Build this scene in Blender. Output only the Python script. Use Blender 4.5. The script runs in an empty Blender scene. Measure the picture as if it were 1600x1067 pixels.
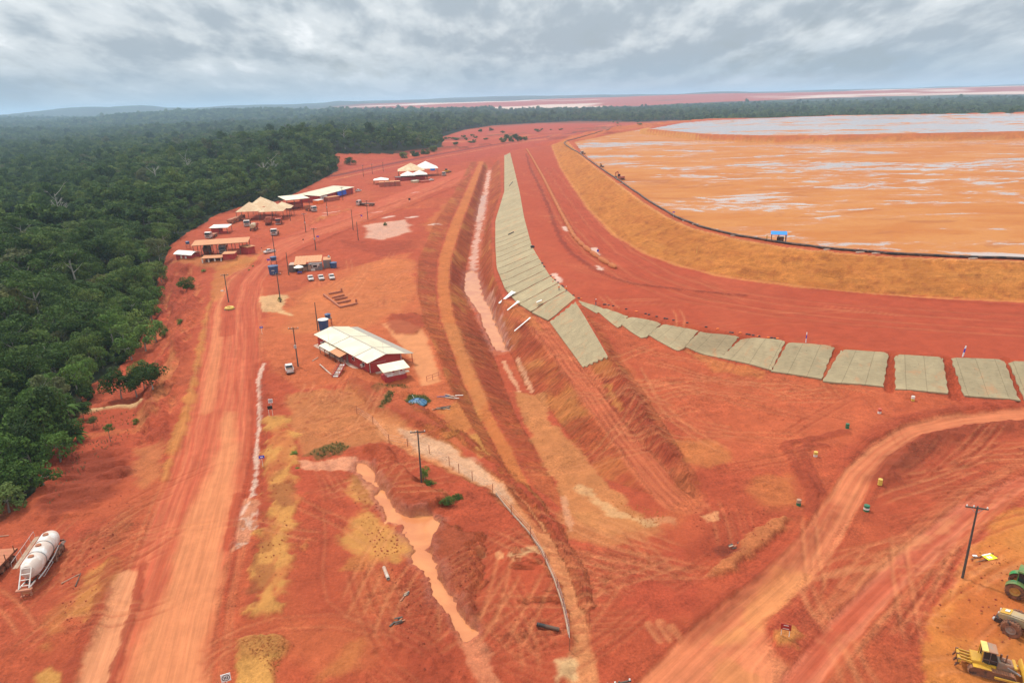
import bpy, bmesh, math, random
import numpy as np
from mathutils import Vector, Matrix
from mathutils.bvhtree import BVHTree
from mathutils.geometry import delaunay_2d_cdt

SC = bpy.context.scene
COL = SC.collection
R = math.radians
random.seed(7)

# ------------------------------------------------------------------ camera
FPX, CAMH, ROLL = 1100.0, 60.0, 0.027
PITCH = math.atan(375.0 / FPX)
cam_data = bpy.data.cameras.new('camera')
cam_data.sensor_width = 36.0
cam_data.lens = 36.0 * FPX / 1600.0
cam_data.clip_start = 0.5
cam_data.clip_end = 200000.0
cam = bpy.data.objects.new('camera', cam_data)
COL.objects.link(cam)
SC.camera = cam
_f = Vector((0, math.cos(PITCH), -math.sin(PITCH)))
_u = Vector((0, math.sin(PITCH), math.cos(PITCH)))
_r = Vector((1, 0, 0))
_R = math.cos(ROLL) * _r - math.sin(ROLL) * _u
_U = math.sin(ROLL) * _r + math.cos(ROLL) * _u
cam.matrix_world = Matrix(((_R.x, _U.x, -_f.x, 0), (_R.y, _U.y, -_f.y, 0), (_R.z, _U.z, -_f.z, CAMH), (0, 0, 0, 1)))

# ------------------------------------------------------------------ sky and sun
SUN_EL, SUN_AZ = 54.0, -44.0            # degrees; azimuth measured from +Y towards +X
SUN_STRENGTH, SUN_ANGLE = 2.9, 2.0
sun_data = bpy.data.lights.new('sun', 'SUN')
sun_data.energy = SUN_STRENGTH
sun_data.angle = R(SUN_ANGLE)
sun_data.color = (1.0, 0.95, 0.87)
sun = bpy.data.objects.new('sun', sun_data)
COL.objects.link(sun)
_sd = Vector((math.sin(R(SUN_AZ)) * math.cos(R(SUN_EL)), math.cos(R(SUN_AZ)) * math.cos(R(SUN_EL)), math.sin(R(SUN_EL))))
sun.rotation_euler = (-_sd).to_track_quat('-Z', 'Y').to_euler()
sun.location = _sd * 300

world = bpy.data.worlds.new('World')
SC.world = world
world.use_nodes = True
wt = world.node_tree
wt.nodes.clear()

class NT:
    """small helper to write node trees"""
    def __init__(s, tree): s.t = tree
    def n(s, kind, **kw):
        nd = s.t.nodes.new(kind)
        ins = kw.pop('i', {})
        for k, v in kw.items(): setattr(nd, k, v)
        for k, v in ins.items():
            if isinstance(v, bpy.types.NodeSocket): s.t.links.new(v, nd.inputs[k])
            else: nd.inputs[k].default_value = v
        return nd
    def math(s, op, a, b=0.0, c=0.0, clamp=False):
        return s.n('ShaderNodeMath', operation=op, use_clamp=clamp, i={0: a, 1: b, 2: c}).outputs[0]
    def vmath(s, op, a, b=(0, 0, 0)):
        return s.n('ShaderNodeVectorMath', operation=op, i={0: a, 1: b}).outputs[0]
    def noise(s, vec, scale, detail=5, rough=.55, dist=0.0, lac=2.0):
        return s.n('ShaderNodeTexNoise', i={'Vector': vec, 'Scale': scale, 'Detail': detail, 'Roughness': rough, 'Distortion': dist, 'Lacunarity': lac}).outputs[0]
    def mix(s, f, a, b, bt='MIX'):
        nd = s.n('ShaderNodeMix', data_type='RGBA', blend_type=bt)
        for k, v in ((0, f), (6, a), (7, b)):
            if isinstance(v, bpy.types.NodeSocket): s.t.links.new(v, nd.inputs[k])
            else: nd.inputs[k].default_value = v
        return nd.outputs[2]
    def mapr(s, v, a, b, c=0.0, d=1.0, smooth=True):
        return s.n('ShaderNodeMapRange', interpolation_type='SMOOTHSTEP' if smooth else 'LINEAR', i={0: v, 1: a, 2: b, 3: c, 4: d}).outputs[0]
    def link(s, a, b): s.t.links.new(a, b)

def build_world():
    w = NT(wt)
    geo = w.n('ShaderNodeTexCoord').outputs['Generated']
    d = w.vmath('NORMALIZE', geo)
    sep = w.n('ShaderNodeSeparateXYZ', i={0: d})
    x, y, z = sep.outputs
    zc = w.math('MAXIMUM', z, 0.0)
    sky = w.n('ShaderNodeTexSky', sky_type='NISHITA', sun_disc=False, sun_elevation=R(SUN_EL), sun_rotation=R(SUN_AZ), air_density=1.0, dust_density=1.5, ozone_density=1.0)
    skyc = sky.outputs[0]
    # cloud deck: billows that shrink and flatten towards the horizon, brighter where their tops catch light
    inv = w.math('POWER', w.math('ADD', zc, 0.14), -.5)
    qx = w.math('MULTIPLY', x, inv); qz = w.math('MULTIPLY', w.math('MULTIPLY', y, inv), .35)
    lz = w.math('MULTIPLY', w.math('LOGARITHM', w.math('ADD', zc, .06), 2.718281828), .4)
    q = w.n('ShaderNodeCombineXYZ', i={0: qx, 1: lz, 2: qz}).outputs[0]
    def dens(v, off):
        v2 = w.vmath('ADD', v, off)
        a = w.noise(v2, 1.9, 8, .54, .1); b = w.noise(v2, 5.2, 7, .56, .1)
        return w.math('ADD', w.math('MULTIPLY', a, .58), w.math('MULTIPLY', b, .42))
    d0 = dens(q, (4.2, 1.3, 0.4)); d1 = dens(q, (4.2 - .02, 1.3 + .075, 0.4))
    edge = w.math('ADD', .5, w.math('MULTIPLY', w.math('SUBTRACT', d0, d1), 5.6))
    broad = w.mapr(w.noise(w.vmath('ADD', q, (9.0, 3.0, 1.0)), .8, 3, .5, .2), .36, .64)
    body = d0
    tone = w.math('ADD', w.math('MULTIPLY', edge, .62), w.math('MULTIPLY', broad, .38), clamp=True)
    # cloud colours (radiance): grey-blue bases to pale tops; an overcast sky brightens to the zenith
    up = w.mapr(z, 0.0, 0.9, 1.0, 2.2, smooth=False)
    base = w.mix(w.mapr(tone, .16, .60), (.385, .445, .495, 1), (.66, .705, .725, 1))
    base = w.mix(w.mapr(tone, .56, .84), base, (.90, .925, .935, 1))
    cloud = w.mix(1.0, base, w.n('ShaderNodeCombineXYZ', i={0: up, 1: up, 2: up}).outputs[0], 'MULTIPLY')
    # low band just over the horizon: blue-grey distance
    low = w.mapr(z, 0.012, 0.075, 1.0, 0.0)
    cloud = w.mix(w.math('MULTIPLY', low, .6), cloud, (.335, .44, .535, 1))
    cover = w.mapr(body, .36, .47, .72, .98)
    bg1 = w.n('ShaderNodeBackground', i={0: skyc, 1: .07})
    bg2 = w.n('ShaderNodeBackground', i={0: cloud, 1: 1.0})
    ms = w.n('ShaderNodeMixShader', i={0: cover})
    w.link(bg1.outputs[0], ms.inputs[1]); w.link(bg2.outputs[0], ms.inputs[2])
    out = w.n('ShaderNodeOutputWorld')
    w.link(ms.outputs[0], out.inputs[0])
build_world()

SC.view_settings.view_transform = 'Standard'
SC.view_settings.look = 'None'
SC.view_settings.gamma = 1.0
SC.view_settings.exposure = 0.0
SC.view_settings.use_curve_mapping = False
SC.render.engine = 'CYCLES'
cy = SC.cycles
cy.use_denoising = True
cy.max_bounces = 5
cy.diffuse_bounces = 2
cy.glossy_bounces = 2
cy.transmission_bounces = 2
cy.volume_bounces = 1
cy.transparent_max_bounces = 6
cy.caustics_reflective = cy.caustics_refractive = False
cy.sample_clamp_indirect = 4.0

# ------------------------------------------------------------------ pixel <-> place
def ray(px, py):
    x, y = (px - 800.0) / FPX, -(py - 533.0) / FPX
    d = _f + x * _R + y * _U
    return d
def P(px, py, z=0.0):
    d = ray(px, py); t = (z - CAMH) / d.z
    return Vector((d.x * t, d.y * t, z))
def srgb(r, g, b):
    f = lambda c: ((c / 255.0 + .055) / 1.055) ** 2.4 if c > 10 else c / 255.0 / 12.92
    return (f(r), f(g), f(b))
def pix(v):
    """place -> pixel of the photograph (used only to measure lengths while building)"""
    q = Vector(v) - Vector((0, 0, CAMH)); k = q.dot(_f)
    return (800 + FPX * q.dot(_R) / k, 533 - FPX * q.dot(_U) / k)

# ------------------------------------------------------------------ numpy noise
def _hash(ix, iy, seed):
    h = (ix.astype(np.int64) * 374761393 + iy.astype(np.int64) * 668265263 + seed * 974634777) & 0xffffffff
    h = ((h ^ (h >> 13)) * 1274126177) & 0xffffffff
    h = h ^ (h >> 16)
    return (h & 0xffff) / 65535.0
def vnoise(x, y, seed=0):
    ix, iy = np.floor(x), np.floor(y)
    fx, fy = x - ix, y - iy
    fx = fx * fx * fx * (fx * (fx * 6 - 15) + 10); fy = fy * fy * fy * (fy * (fy * 6 - 15) + 10)
    a = _hash(ix, iy, seed); b = _hash(ix + 1, iy, seed); c = _hash(ix, iy + 1, seed); d = _hash(ix + 1, iy + 1, seed)
    return (a + (b - a) * fx) * (1 - fy) + (c + (d - c) * fx) * fy
def fbm(x, y, seed=0, octv=4, gain=.5):
    s = 0; a = 1.0; t = 0
    for o in range(octv):
        s = s + a * (vnoise(x * 2 ** o + 17.3 * o, y * 2 ** o - 9.1 * o, seed + o) - .5); t += a; a *= gain
    return s / t * 2.0          # about -1..1
def sstep(a, b, v):
    t = np.clip((v - a) / (b - a), 0, 1); return t * t * (3 - 2 * t)
# ------------------------------------------------------------------ materials
MATS = {}
def mat(name, color, rough=.75, metal=0.0, var=.12, scale=1.2, bump=0.0, bscale=4.0, dirt=None, dirt_amt=.0, spec=.35, dscale=.9, coord='Object'):
    """procedural painted/rough surface: base colour broken by noise, optional dust blotches and bump"""
    if name in MATS: return MATS[name]
    m = bpy.data.materials.new(name); m.use_nodes = True
    t = m.node_tree; t.nodes.clear(); w = NT(t)
    tc = w.n('ShaderNodeTexCoord').outputs[coord]
    info = w.n('ShaderNodeObjectInfo')
    off = w.n('ShaderNodeCombineXYZ', i={0: w.math('MULTIPLY', info.outputs['Random'], 37.0), 1: 0.0, 2: 0.0}).outputs[0]
    v = w.vmath('ADD', tc, off)
    n = w.noise(v, scale, 5, .6)
    k = w.mapr(n, .3, .7, 1 - var, 1 + var, smooth=False)
    kk = w.n('ShaderNodeCombineXYZ', i={0: k, 1: k, 2: k}).outputs[0]
    c = w.mix(1.0, (*color, 1), kk, 'MULTIPLY')
    if dirt:
        n2 = w.noise(v, dscale, 6, .65, .4)
        c = w.mix(w.mapr(n2, .5 - dirt_amt * .5, .62 - dirt_amt * .2, 0, min(1, dirt_amt * 1.6)), c, (*dirt, 1))
    b = w.n('ShaderNodeBsdfPrincipled', i={'Base Color': c, 'Roughness': rough, 'Metallic': metal, 'Specular IOR Level': spec})
    if bump:
        bn = w.n('ShaderNodeBump', i={'Strength': .6, 'Distance': bump, 'Height': w.noise(v, bscale, 5, .6)})
        w.link(bn.outputs[0], b.inputs['Normal'])
    o = w.n('ShaderNodeOutputMaterial'); w.link(b.outputs[0], o.inputs[0])
    MATS[name] = m
    return m

# ------------------------------------------------------------------ object helpers
def tag(o, label=None, cat=None, group=None, kind=None):
    if label: o['label'] = label
    if cat: o['category'] = cat
    if group: o['group'] = group
    if kind: o['kind'] = kind
    return o
def link_mesh(name, me, parent=None, smooth=False):
    o = bpy.data.objects.new(name, me); COL.objects.link(o)
    if parent: o.parent = parent
    if smooth: me.polygons.foreach_set('use_smooth', [True] * len(me.polygons))
    return o
def np_mesh(name, verts, faces, m=None):
    """verts (n,3); faces (k,4) or (k,3)"""
    me = bpy.data.meshes.new(name)
    verts = np.asarray(verts, np.float32); faces = np.asarray(faces, np.int32)
    me.vertices.add(len(verts)); me.vertices.foreach_set('co', verts.ravel())
    k = faces.shape[1]
    me.loops.add(faces.size); me.loops.foreach_set('vertex_index', faces.ravel())
    me.polygons.add(len(faces))
    me.polygons.foreach_set('loop_start', np.arange(0, faces.size, k, dtype=np.int32))
    me.update(calc_edges=True); me.validate()
    if m: me.materials.append(m)
    return me

# ------------------------------------------------------------------ far relief
def relief(x, y):
    """broad relief: yard level 0, forest valley on the left, rolling plateau far away"""
    x = np.asarray(x, float); y = np.asarray(y, float)
    s = -190 - x - .22 * np.maximum(0, y - 850)
    z = -17 * sstep(0, 230, s) - 9 * sstep(300, 1500, s) * (1 - sstep(3500, 5500, y))
    z = z + 21 * np.exp(-(((x + 330) / 170) ** 2 + ((y - 930) / 260) ** 2))
    z = z + fbm(x / 420, y / 420, 3, 3) * 7 * sstep(60, 400, s) 
    far = sstep(2300, 7500, y)
    plate = sstep(-.42, -.12, x / np.maximum(y, 1))
    z = z + far * (fbm(x / 1900, y / 1400, 11, 4) * 46 + 24)
    z = z + 34 * sstep(3600, 5600, y) * plate
    z = z + sstep(6000, 11000, y) * (fbm(x / 2600, y / 2600, 23, 3) * 46 + 24)
    left = 1 - sstep(-.36, -.18, x / np.maximum(y, 1))
    z = z + left * (88 * np.exp(-((y - 8200) / 1500) ** 2) * (.45 + .55 * sstep(-.4, .4, fbm(x / 900, x * 0 + 3, 29, 3))) + 30 * np.exp(-((y - 4700) / 600) ** 2) * sstep(-.5, .3, fbm(x / 700, x * 0 + 7, 31, 3)) + 20 * np.exp(-((y - 2500) / 380) ** 2) * sstep(-.4, .4, fbm(x / 500, x * 0 + 5, 37, 3)))
    return z
def rz(x, y): return float(relief(np.array([x]), np.array([y]))[0])

# ------------------------------------------------------------------ break lines of the earthworks: (px, py, height)
ZT, ZC, ZR = 5.5, 12.0, 11.3
def zl(z, *pts): return [(a, b, z) for a, b in pts]
BL = []
A_ = zl(ZT, (797, 238), (803, 262), (812, 300), (819, 340), (831, 385), (858, 430), (900, 466), (960, 480), (1030, 497), (1100, 512), (1180, 526), (1260, 537), (1330, 544), (1400, 551), (1480, 557), (1560, 561), (1660, 566))
D_ = [(788, 243, -.5), (788, 300, -.5), (774, 346, -.5), (774, 385, -.5), (776, 420, -.5), (790, 455, -.5), (815, 482, -.5), (857, 503, -.6), (911, 575, -.8), (960, 640, -.8), (1010, 700, -.6), (1060, 760, -.3), (1085, 778, -.2)]
RG = [(900, 467.5, 5.45), (912, 488, 4.9), (952, 556, 3.0), (985, 605, 1.6), (1030, 680, 1.2), (1080, 752, .4)]              # ridge right of the track
B_ = [(908, 480, 4.9), (930, 488, 4.0), (966, 509, 2.6), (1008, 528, 1.4), (1058, 545, .5), (1110, 556, 0), (1165, 571, 0), (1215, 583, 0), (1290, 597, 0), (1380, 607, 0), (1480, 617, 0), (1590, 627, 0), (1660, 632, 0)]
RF = [(940, 510, 3.3), (968, 560, 1.5), (1010, 620, 0), (1060, 700, 0), (1100, 760, 0)]
C_ = [(779, 245, -.7), (781, 300, -.7), (766, 346, -.7), (765, 385, -.7), (769, 430, -.7), (785, 470, -.7), (822, 497, -.7), (868, 562, -.9), (918, 632, -.9), (978, 712, -.7), (1025, 775, -.3), (1050, 802, -.2)]
BRT = [(769, 262, -6), (765, 300, -6.2), (762, 340, -6.4), (754, 390, -6.6), (750, 430, -6.8), (760, 470, -6.8), (782, 520, -6.4), (800, 555, -6), (822, 605, -5), (858, 640, -3.6), (900, 695, -2.8), (938, 745, -2), (990, 800, -.6)]
BLT = [(760, 262, -6), (752, 300, -6.2), (743, 340, -6.4), (732, 390, -6.6), (724, 430, -6.8), (730, 470, -6.8), (754, 520, -6.4), (770, 555, -6), (788, 605, -5), (806, 650, -3.6), (836, 700, -2.8), (868, 755, -2), (915, 820, -.6)]
RB = [(757, 252, -2), (741, 300, -2), (722, 350, -2), (706, 405, -2), (702, 450, -2), (711, 500, -2), (728, 550, -2), (750, 600, -2), (772, 650, -1.8), (800, 705, -1.5), (832, 762, -1), (875, 830, -.3)]
LB = [(746, 252, -2), (726, 300, -2), (702, 350, -2), (684, 405, -2), (681, 450, -2), (688, 500, -2), (706, 550, -2), (724, 600, -2), (746, 650, -1.8), (776, 705, -1.5), (808, 762, -1), (850, 830, -.3)]
LC = [(735, 252, 0), (708, 300, 0), (676, 350, 0), (652, 405, 0), (650, 450, 0), (662, 500, -.1), (682, 550, -.2), (700, 600, -.2), (728, 650, -.1), (762, 705, 0), (796, 768, 0), (838, 832, 0)]
BL += [A_, D_, RG, B_, RF, C_, BRT, BLT, RB, LB, LC]
E_ = zl(ZT, (862, 226), (876, 260), (896, 290), (921, 325), (960, 365), (1010, 395), (1060, 413), (1120, 428), (1180, 438), (1260, 448), (1350, 457), (1450, 463), (1560, 468), (1680, 474))
F_ = zl(ZC, (884, 218), (902, 238), (927, 259), (962, 285), (1002, 315), (1042, 340), (1082, 357), (1142, 372), (1222, 386), (1312, 396), (1402, 402), (1502, 406), (1620, 409), (1720, 413))
FI = zl(ZC, (896, 218.5), (911, 238), (938, 259), (974, 283), (1014, 311), (1056, 336), (1096, 352), (1156, 366), (1236, 379), (1316, 388), (1404, 394.5), (1502, 399), (1620, 402.5), (1720, 406))
BL += [E_, F_, FI]
TP = []          # loose points (x, y, z) in the plan
# left bank, pit and forest edge
BL += [[(240, 650, -.8), (262, 590, -.5), (272, 540, -.4), (300, 480, -.3), (312, 445, -.6)],
       [(208, 650, -4), (228, 600, -5), (243, 545, -6), (240, 490, -7), (240, 445, -6.5), (258, 410, -4.5)],
       [(60, 705, -4), (105, 655, -6), (140, 625, -6), (160, 585, -7), (196, 520, -8.5), (225, 465, -9), (238, 425, -8)],
       [(40, 780, -2.5), (130, 705, -2.5), (215, 675, -2.4)],
       [(0, 900, -1.5), (70, 880, -1.2), (140, 840, -1), (205, 745, -.8)]]
for q in ((170, 600, -6), (200, 625, -5.5), (150, 640, -4.5), (0, 800, -3), (-120, 900, -3), (-200, 1060, -2), (0, 1067, -.6), (120, 960, -.4),
          (265, 385, -2.5), (300, 362, -1.5), (340, 342, -1), (390, 322, -.8), (470, 291, -.5), (530, 262, -.3), (600, 248, 0), (690, 235, 0), (285, 402, -.4), (360, 350, -.2),
          (0, 640, -9), (0, 520, -13), (100, 430, -15), (170, 380, -13), (250, 330, -10), (400, 270, -4),
          (420, 520, 0), (500, 450, 0), (560, 420, 0), (600, 480, 0), (420, 640, 0), (340, 640, 0), (300, 760, 0), (460, 400, 0), (640, 300, 0), (550, 330, 0), (700, 270, 0), (640, 250, 0),
          (300, 960, 0), (450, 960, 0), (520, 800, 0), (620, 900, 0), (760, 860, 0), (700, 1000, 0), (900, 960, 0), (1000, 900, 0), (1100, 850, 0), (1200, 800, 0),
          (1300, 720, 0), (1200, 660, 0), (1120, 620, 0), (1400, 660, 0), (1580, 680, 0), (1500, 760, 0), (1400, 860, 0), (1300, 980, 0), (1100, 1040, 0), (1590, 900, .3), (1500, 1000, .3), (1450, 900, .2)):
    v = P(q[0], q[1], q[2]); TP.append((v.x, v.y, q[2]))
def dam_world():
    """the far side of the dam, given in the plan"""
    c = P(884, 218, ZC)
    crest = [(c.x + 10, c.y + 14)] + [tuple(P(a, b, z)[:2]) for a, b, z in ((925, 208, 12.5), (1000, 195, 14.5), (1100, 187, 17.5), (1300, 178.5, 19.5), (1600, 174.5, 19.5), (1800, 172, 19.5))]
    return crest
CREST_FAR = dam_world()
n_ = len(CREST_FAR)
for i, (x, y) in enumerate(CREST_FAR):
    j0, j1 = max(0, i - 1), min(n_ - 1, i + 1)
    tx, ty = CREST_FAR[j1][0] - CREST_FAR[j0][0], CREST_FAR[j1][1] - CREST_FAR[j0][1]
    L = math.hypot(tx, ty); nx, ny = -ty / L, tx / L          # outwards (left / back)
    zc = ZC + 7.5 * min(1, i / 3)
    TP += [(x, y, zc), (x + nx * 34, y + ny * 34, .5), (x - nx * 9, y - ny * 9, zc - .1)]
    if i >= 2: TP.append((x - nx * 26, y - ny * 26, ZR + 6.0 if i >= 3 else ZR))
# inner dike across the pond
DK = [(1010, 207.5), (1100, 211.5), (1200, 211.5), (1300, 210.5), (1400, 209), (1500, 207), (1600, 205), (1800, 202)]
DIKE_H = [1.5, 5.5, 7.2, 7.4, 7.4, 7.4, 7.4, 7.4]
for (a, b), h in zip(DK, DIKE_H):
    v = P(a, b, ZR + h)
    TP += [(v.x, v.y, ZR + h), (v.x, v.y + 7, ZR + h), (v.x - 1, v.y - 12, ZR), (v.x, v.y + 16, ZR + min(h, 6.0))]
for q in ((900, 224), (960, 262), (1010, 296), (1060, 330), (1160, 362), (1300, 382), (1500, 394), (1620, 398), (1100, 240), (1200, 300), (1400, 250), (1600, 300), (1000, 230), (1300, 225), (1600, 222)):
    v = P(q[0], q[1], ZR); TP.append((v.x, v.y, ZR))
# frame of the near ground: joins the broad relief
for x in range(-1500, 1701, 200): TP.append((x, 2000, rz(x, 2000)))
for y in range(200, 2000, 150):
    TP.append((-1500, y, rz(-1500, y))); TP.append((1700, y, 0.0))
for y in (250, 350, 450, 600, 750, 900, 1100, 1300, 1600):
    for x in (-240, -330, -450, -700, -1000):
        if x < -185 - max(0, y - 900) * .3: TP.append((x, y, rz(x, y)))
for x in range(-160, 200, 40): TP.append((x, 20, 0.0))
for y in (20, 60, 100): TP += [(-200, y, -3), (260, y, 0)]
for x, y in ((-150, 1100), (-60, 1050), (20, 1250), (-200, 1500), (100, 1600), (300, 1750), (800, 1800), (-20, 1000), (30, 1050)): TP.append((x, y, 0.5))

def build_tin():
    pts, edges = [], []
    for l in BL:
        o = len(pts)
        for a, b, z in l:
            v = P(a, b, z); pts.append((v.x, v.y, z))
        edges += [(o + k, o + k + 1) for k in range(len(l) - 1)]
    pts += TP
    v2 = [Vector((p[0], p[1])) for p in pts]
    ov, oe, of, vi, ei, fi = delaunay_2d_cdt(v2, edges, [], 0, 1e-3)
    out = []
    for k, v in enumerate(ov):
        if vi[k]: out.append((v.x, v.y, pts[vi[k][0]][2]))
        else:
            best = None
            for a, b in edges:                      # where two lines cross: the height on the nearest line
                pa, pb = Vector(pts[a][:2]), Vector(pts[b][:2]); d = pb - pa
                t = max(0, min(1, (v - pa).dot(d) / max(d.length_squared, 1e-9)))
                dd = (pa + d * t - v).length
                if best is None or dd < best[0]: best = (dd, pts[a][2] * (1 - t) + pts[b][2] * t)
            out.append((v.x, v.y, best[1]))
    tris = []
    for f in of:
        for k in range(1, len(f) - 1): tris.append((f[0], f[k], f[k + 1]))
    return np.array(out), tris
TV, TT = build_tin()
TIN = BVHTree.FromPolygons([Vector(v) for v in TV], TT)
def G(px, py):
    """the point of the bare earthworks seen at a pixel"""
    d = ray(px, py).normalized()
    h = TIN.ray_cast(Vector((0, 0, CAMH)), d, 5000)
    if h[0] is not None: return h[0]
    return P(px, py, 0)
def GZ(x, y):
    h = TIN.ray_cast(Vector((x, y, 400)), Vector((0, 0, -1)), 900)
    return h[0].z if h[0] is not None else rz(x, y)

# ------------------------------------------------------------------ ground sheet: rows spread with distance
ys = [24.0]
while ys[-1] < 90000:
    y = ys[-1]
    ys.append(y + max(.34, .34 * (y / 105.0) ** 1.55 if y < 2500 else y * .018))
ys = np.array(ys); NR = len(ys); NCOL = 860
us = np.linspace(-1.0, 1.0, NCOL)
us = np.sign(us) * (np.abs(us) * .92 + .08 * np.abs(us) ** 3)
GX = us[None, :] * (ys[:, None] * .86 + 42.0); GY = np.repeat(ys[:, None], NCOL, 1)
GZZ = relief(GX, GY)
x0f, y0f = GX.ravel(), GY.ravel(); zf = GZZ.ravel()
done = np.zeros(zf.shape, bool)
def raster_tin():
    for a, b, c in TT:
        pa, pb, pc = TV[a], TV[b], TV[c]
        y_lo, y_hi = min(pa[1], pb[1], pc[1]), max(pa[1], pb[1], pc[1])
        i0, i1 = np.searchsorted(ys, y_lo) , np.searchsorted(ys, y_hi) + 1
        i0 = max(0, i0 - 1); i1 = min(NR, i1)
        if i1 <= i0: continue
        den = (pb[1] - pc[1]) * (pa[0] - pc[0]) + (pc[0] - pb[0]) * (pa[1] - pc[1])
        if abs(den) < 1e-9: continue
        x_lo, x_hi = min(pa[0], pb[0], pc[0]), max(pa[0], pb[0], pc[0])
        wd = ys[i0:i1] * .86 + 42
        lo = min((x_lo / wd).min(), (x_lo / wd).max()); hi = max((x_hi / wd).max(), (x_hi / wd).min())
        j0 = max(0, np.searchsorted(us, lo) - 1); j1 = min(NCOL, np.searchsorted(us, hi) + 1)
        if j1 <= j0: continue
        X, Y = GX[i0:i1, j0:j1], GY[i0:i1, j0:j1]
        l1 = ((pb[1] - pc[1]) * (X - pc[0]) + (pc[0] - pb[0]) * (Y - pc[1])) / den
        l2 = ((pc[1] - pa[1]) * (X - pc[0]) + (pa[0] - pc[0]) * (Y - pc[1])) / den
        l3 = 1 - l1 - l2
        m = (l1 > -1e-6) & (l2 > -1e-6) & (l3 > -1e-6)
        GZZ[i0:i1, j0:j1][m] = (l1 * pa[2] + l2 * pb[2] + l3 * pc[2])[m]
raster_tin()
X, Y, Z = GX, GY, GZZ
def W(pts): return np.array([tuple(G(a, b)[:2]) for a, b in pts])
def sub(poly, pad):
    lo, hi = poly.min(0) - pad, poly.max(0) + pad
    i0, i1 = np.searchsorted(ys, lo[1]), np.searchsorted(ys, hi[1])
    if i1 <= i0: return None
    wd = ys[i0:i1] * .86 + 42
    j0 = np.searchsorted(us, (lo[0] / wd).min()); j1 = np.searchsorted(us, (hi[0] / wd).max())
    if j1 <= j0: return None
    return slice(i0, i1), slice(j0, j1)
def seg_dist(x, y, line, closed=False):
    """distance to a polyline, arc length and signed side of the nearest place"""
    best = np.full(x.shape, 1e18); arc = np.zeros(x.shape); side = np.zeros(x.shape)
    n = len(line); s0 = 0.0
    for k in range(n if closed else n - 1):
        a, b = line[k], line[(k + 1) % n]
        dx, dy = b - a; L2 = dx * dx + dy * dy
        if L2 < 1e-12: continue
        t = np.clip(((x - a[0]) * dx + (y - a[1]) * dy) / L2, 0, 1)
        ex, ey = x - a[0] - t * dx, y - a[1] - t * dy
        d = ex * ex + ey * ey
        m = d < best
        best[m] = d[m]; arc[m] = (s0 + t * math.sqrt(L2))[m]; side[m] = np.sign(dx * ey - dy * ex)[m]
        s0 += math.sqrt(L2)
    return np.sqrt(best), arc, side
def inside(x, y, poly):
    r = np.zeros(x.shape, bool); n = len(poly)
    for k in range(n):
        a, b = poly[k], poly[(k + 1) % n]
        if a[1] == b[1]: continue
        c = ((a[1] > y) != (b[1] > y)) & (x < (b[0] - a[0]) * (y - a[1]) / (b[1] - a[1]) + a[0])
        r ^= c
    return r
def poly_mask(poly, soft=1.0, rag=1.0, rscale=.25, seed=0, pad=0.0):
    soft *= .5; rag *= .75
    """(slices, weight) of a ragged, soft-edged patch of ground"""
    s = sub(poly, soft * 2 + rag * 2 + pad)
    if s is None: return None
    x, y = X[s], Y[s]
    d, _, _ = seg_dist(x, y, poly, True)
    d = np.where(inside(x, y, poly), d, -d) + pad
    d = d + fbm(x * rscale, y * rscale, seed + 50, 4, .6) * rag * 1.6
    return s, sstep(-soft, soft, d)
def line_mask(line, w, soft=1.0, rag=.5, rscale=.3, seed=0):
    soft *= .55; rag *= .75
    s = sub(line, w + soft * 2 + rag * 2)
    if s is None: return None
    x, y = X[s], Y[s]
    d, arc, side = seg_dist(x, y, line)
    dd = d + fbm(x * rscale, y * rscale, seed + 80, 4, .6) * rag * 1.6
    return s, 1 - sstep(w - soft, w + soft, dd), d, arc, side
# ------------------------------------------------------------------ soil colours (albedo)
GAIN = .655
def soil(r, g, b): return np.array([c * GAIN for c in srgb(r, g, b)])
S = dict(red=soil(191, 86, 56), dark=soil(164, 70, 46), brown=soil(158, 88, 52), road=soil(205, 99, 69), light=soil(230, 148, 98), pink=soil(230, 166, 126),
         terrace=soil(184, 80, 52), ochre=soil(208, 138, 72), yellow=soil(214, 152, 80), orange=soil(208, 110, 67), tan=soil(208, 134, 80), slope=soil(204, 126, 60),
         peach=soil(240, 165, 112), cream=soil(232, 188, 134), mud=soil(214, 146, 80), bench=soil(208, 122, 66), green=soil(74, 84, 40), forest=soil(44, 52, 28), purple=soil(128, 62, 56),
         rill=soil(178, 86, 50), pale=soil(240, 200, 176), farred=soil(186, 84, 60))
C = np.zeros(X.shape + (3,)); C[:] = S['red']
WET = np.zeros(X.shape)
GRAIN = np.zeros(X.shape + (3,))
def grain(s, across, lengthwise, w):
    m = w > GRAIN[s][..., 2]
    g = GRAIN[s]; g[m] = np.stack([across, lengthwise, w], -1)[m]; GRAIN[s] = g
base_n = fbm(X / 26, Y / 26, 1, 5, .55)
w_ = sstep(-.1, .5, base_n)[..., None]
C = C * (1 - w_ * .36) + S['orange'] * w_ * .36
w_ = sstep(.05, .6, fbm(X / 11 + 40, Y / 17, 5, 5, .6))[..., None]
C = C * (1 - w_ * .28) + S['dark'] * w_ * .28
def paint(m, col, a=1.0):
    if m is None: return
    s, w = m[0], m[1]
    ww = (w * a)[..., None]
    C[s] = C[s] * (1 - ww) + (S[col] if isinstance(col, str) else col) * ww
def lift(m, h):
    if m is None: return
    Z[m[0]] += m[1] * h
def wet(m, a=1.0):
    if m is None: return
    WET[m[0]] = np.maximum(WET[m[0]], m[1] * a)
def patch(px, col, a=1.0, soft=1.0, rag=1.0, rscale=.25, h=0.0, pad=0.0, seed=0, wetness=0.0):
    m = poly_mask(W(px), soft, rag, rscale, seed, pad)
    paint(m, col, a)
    if h: lift(m, h)
    if wetness: wet(m, wetness)
    return m
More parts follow.
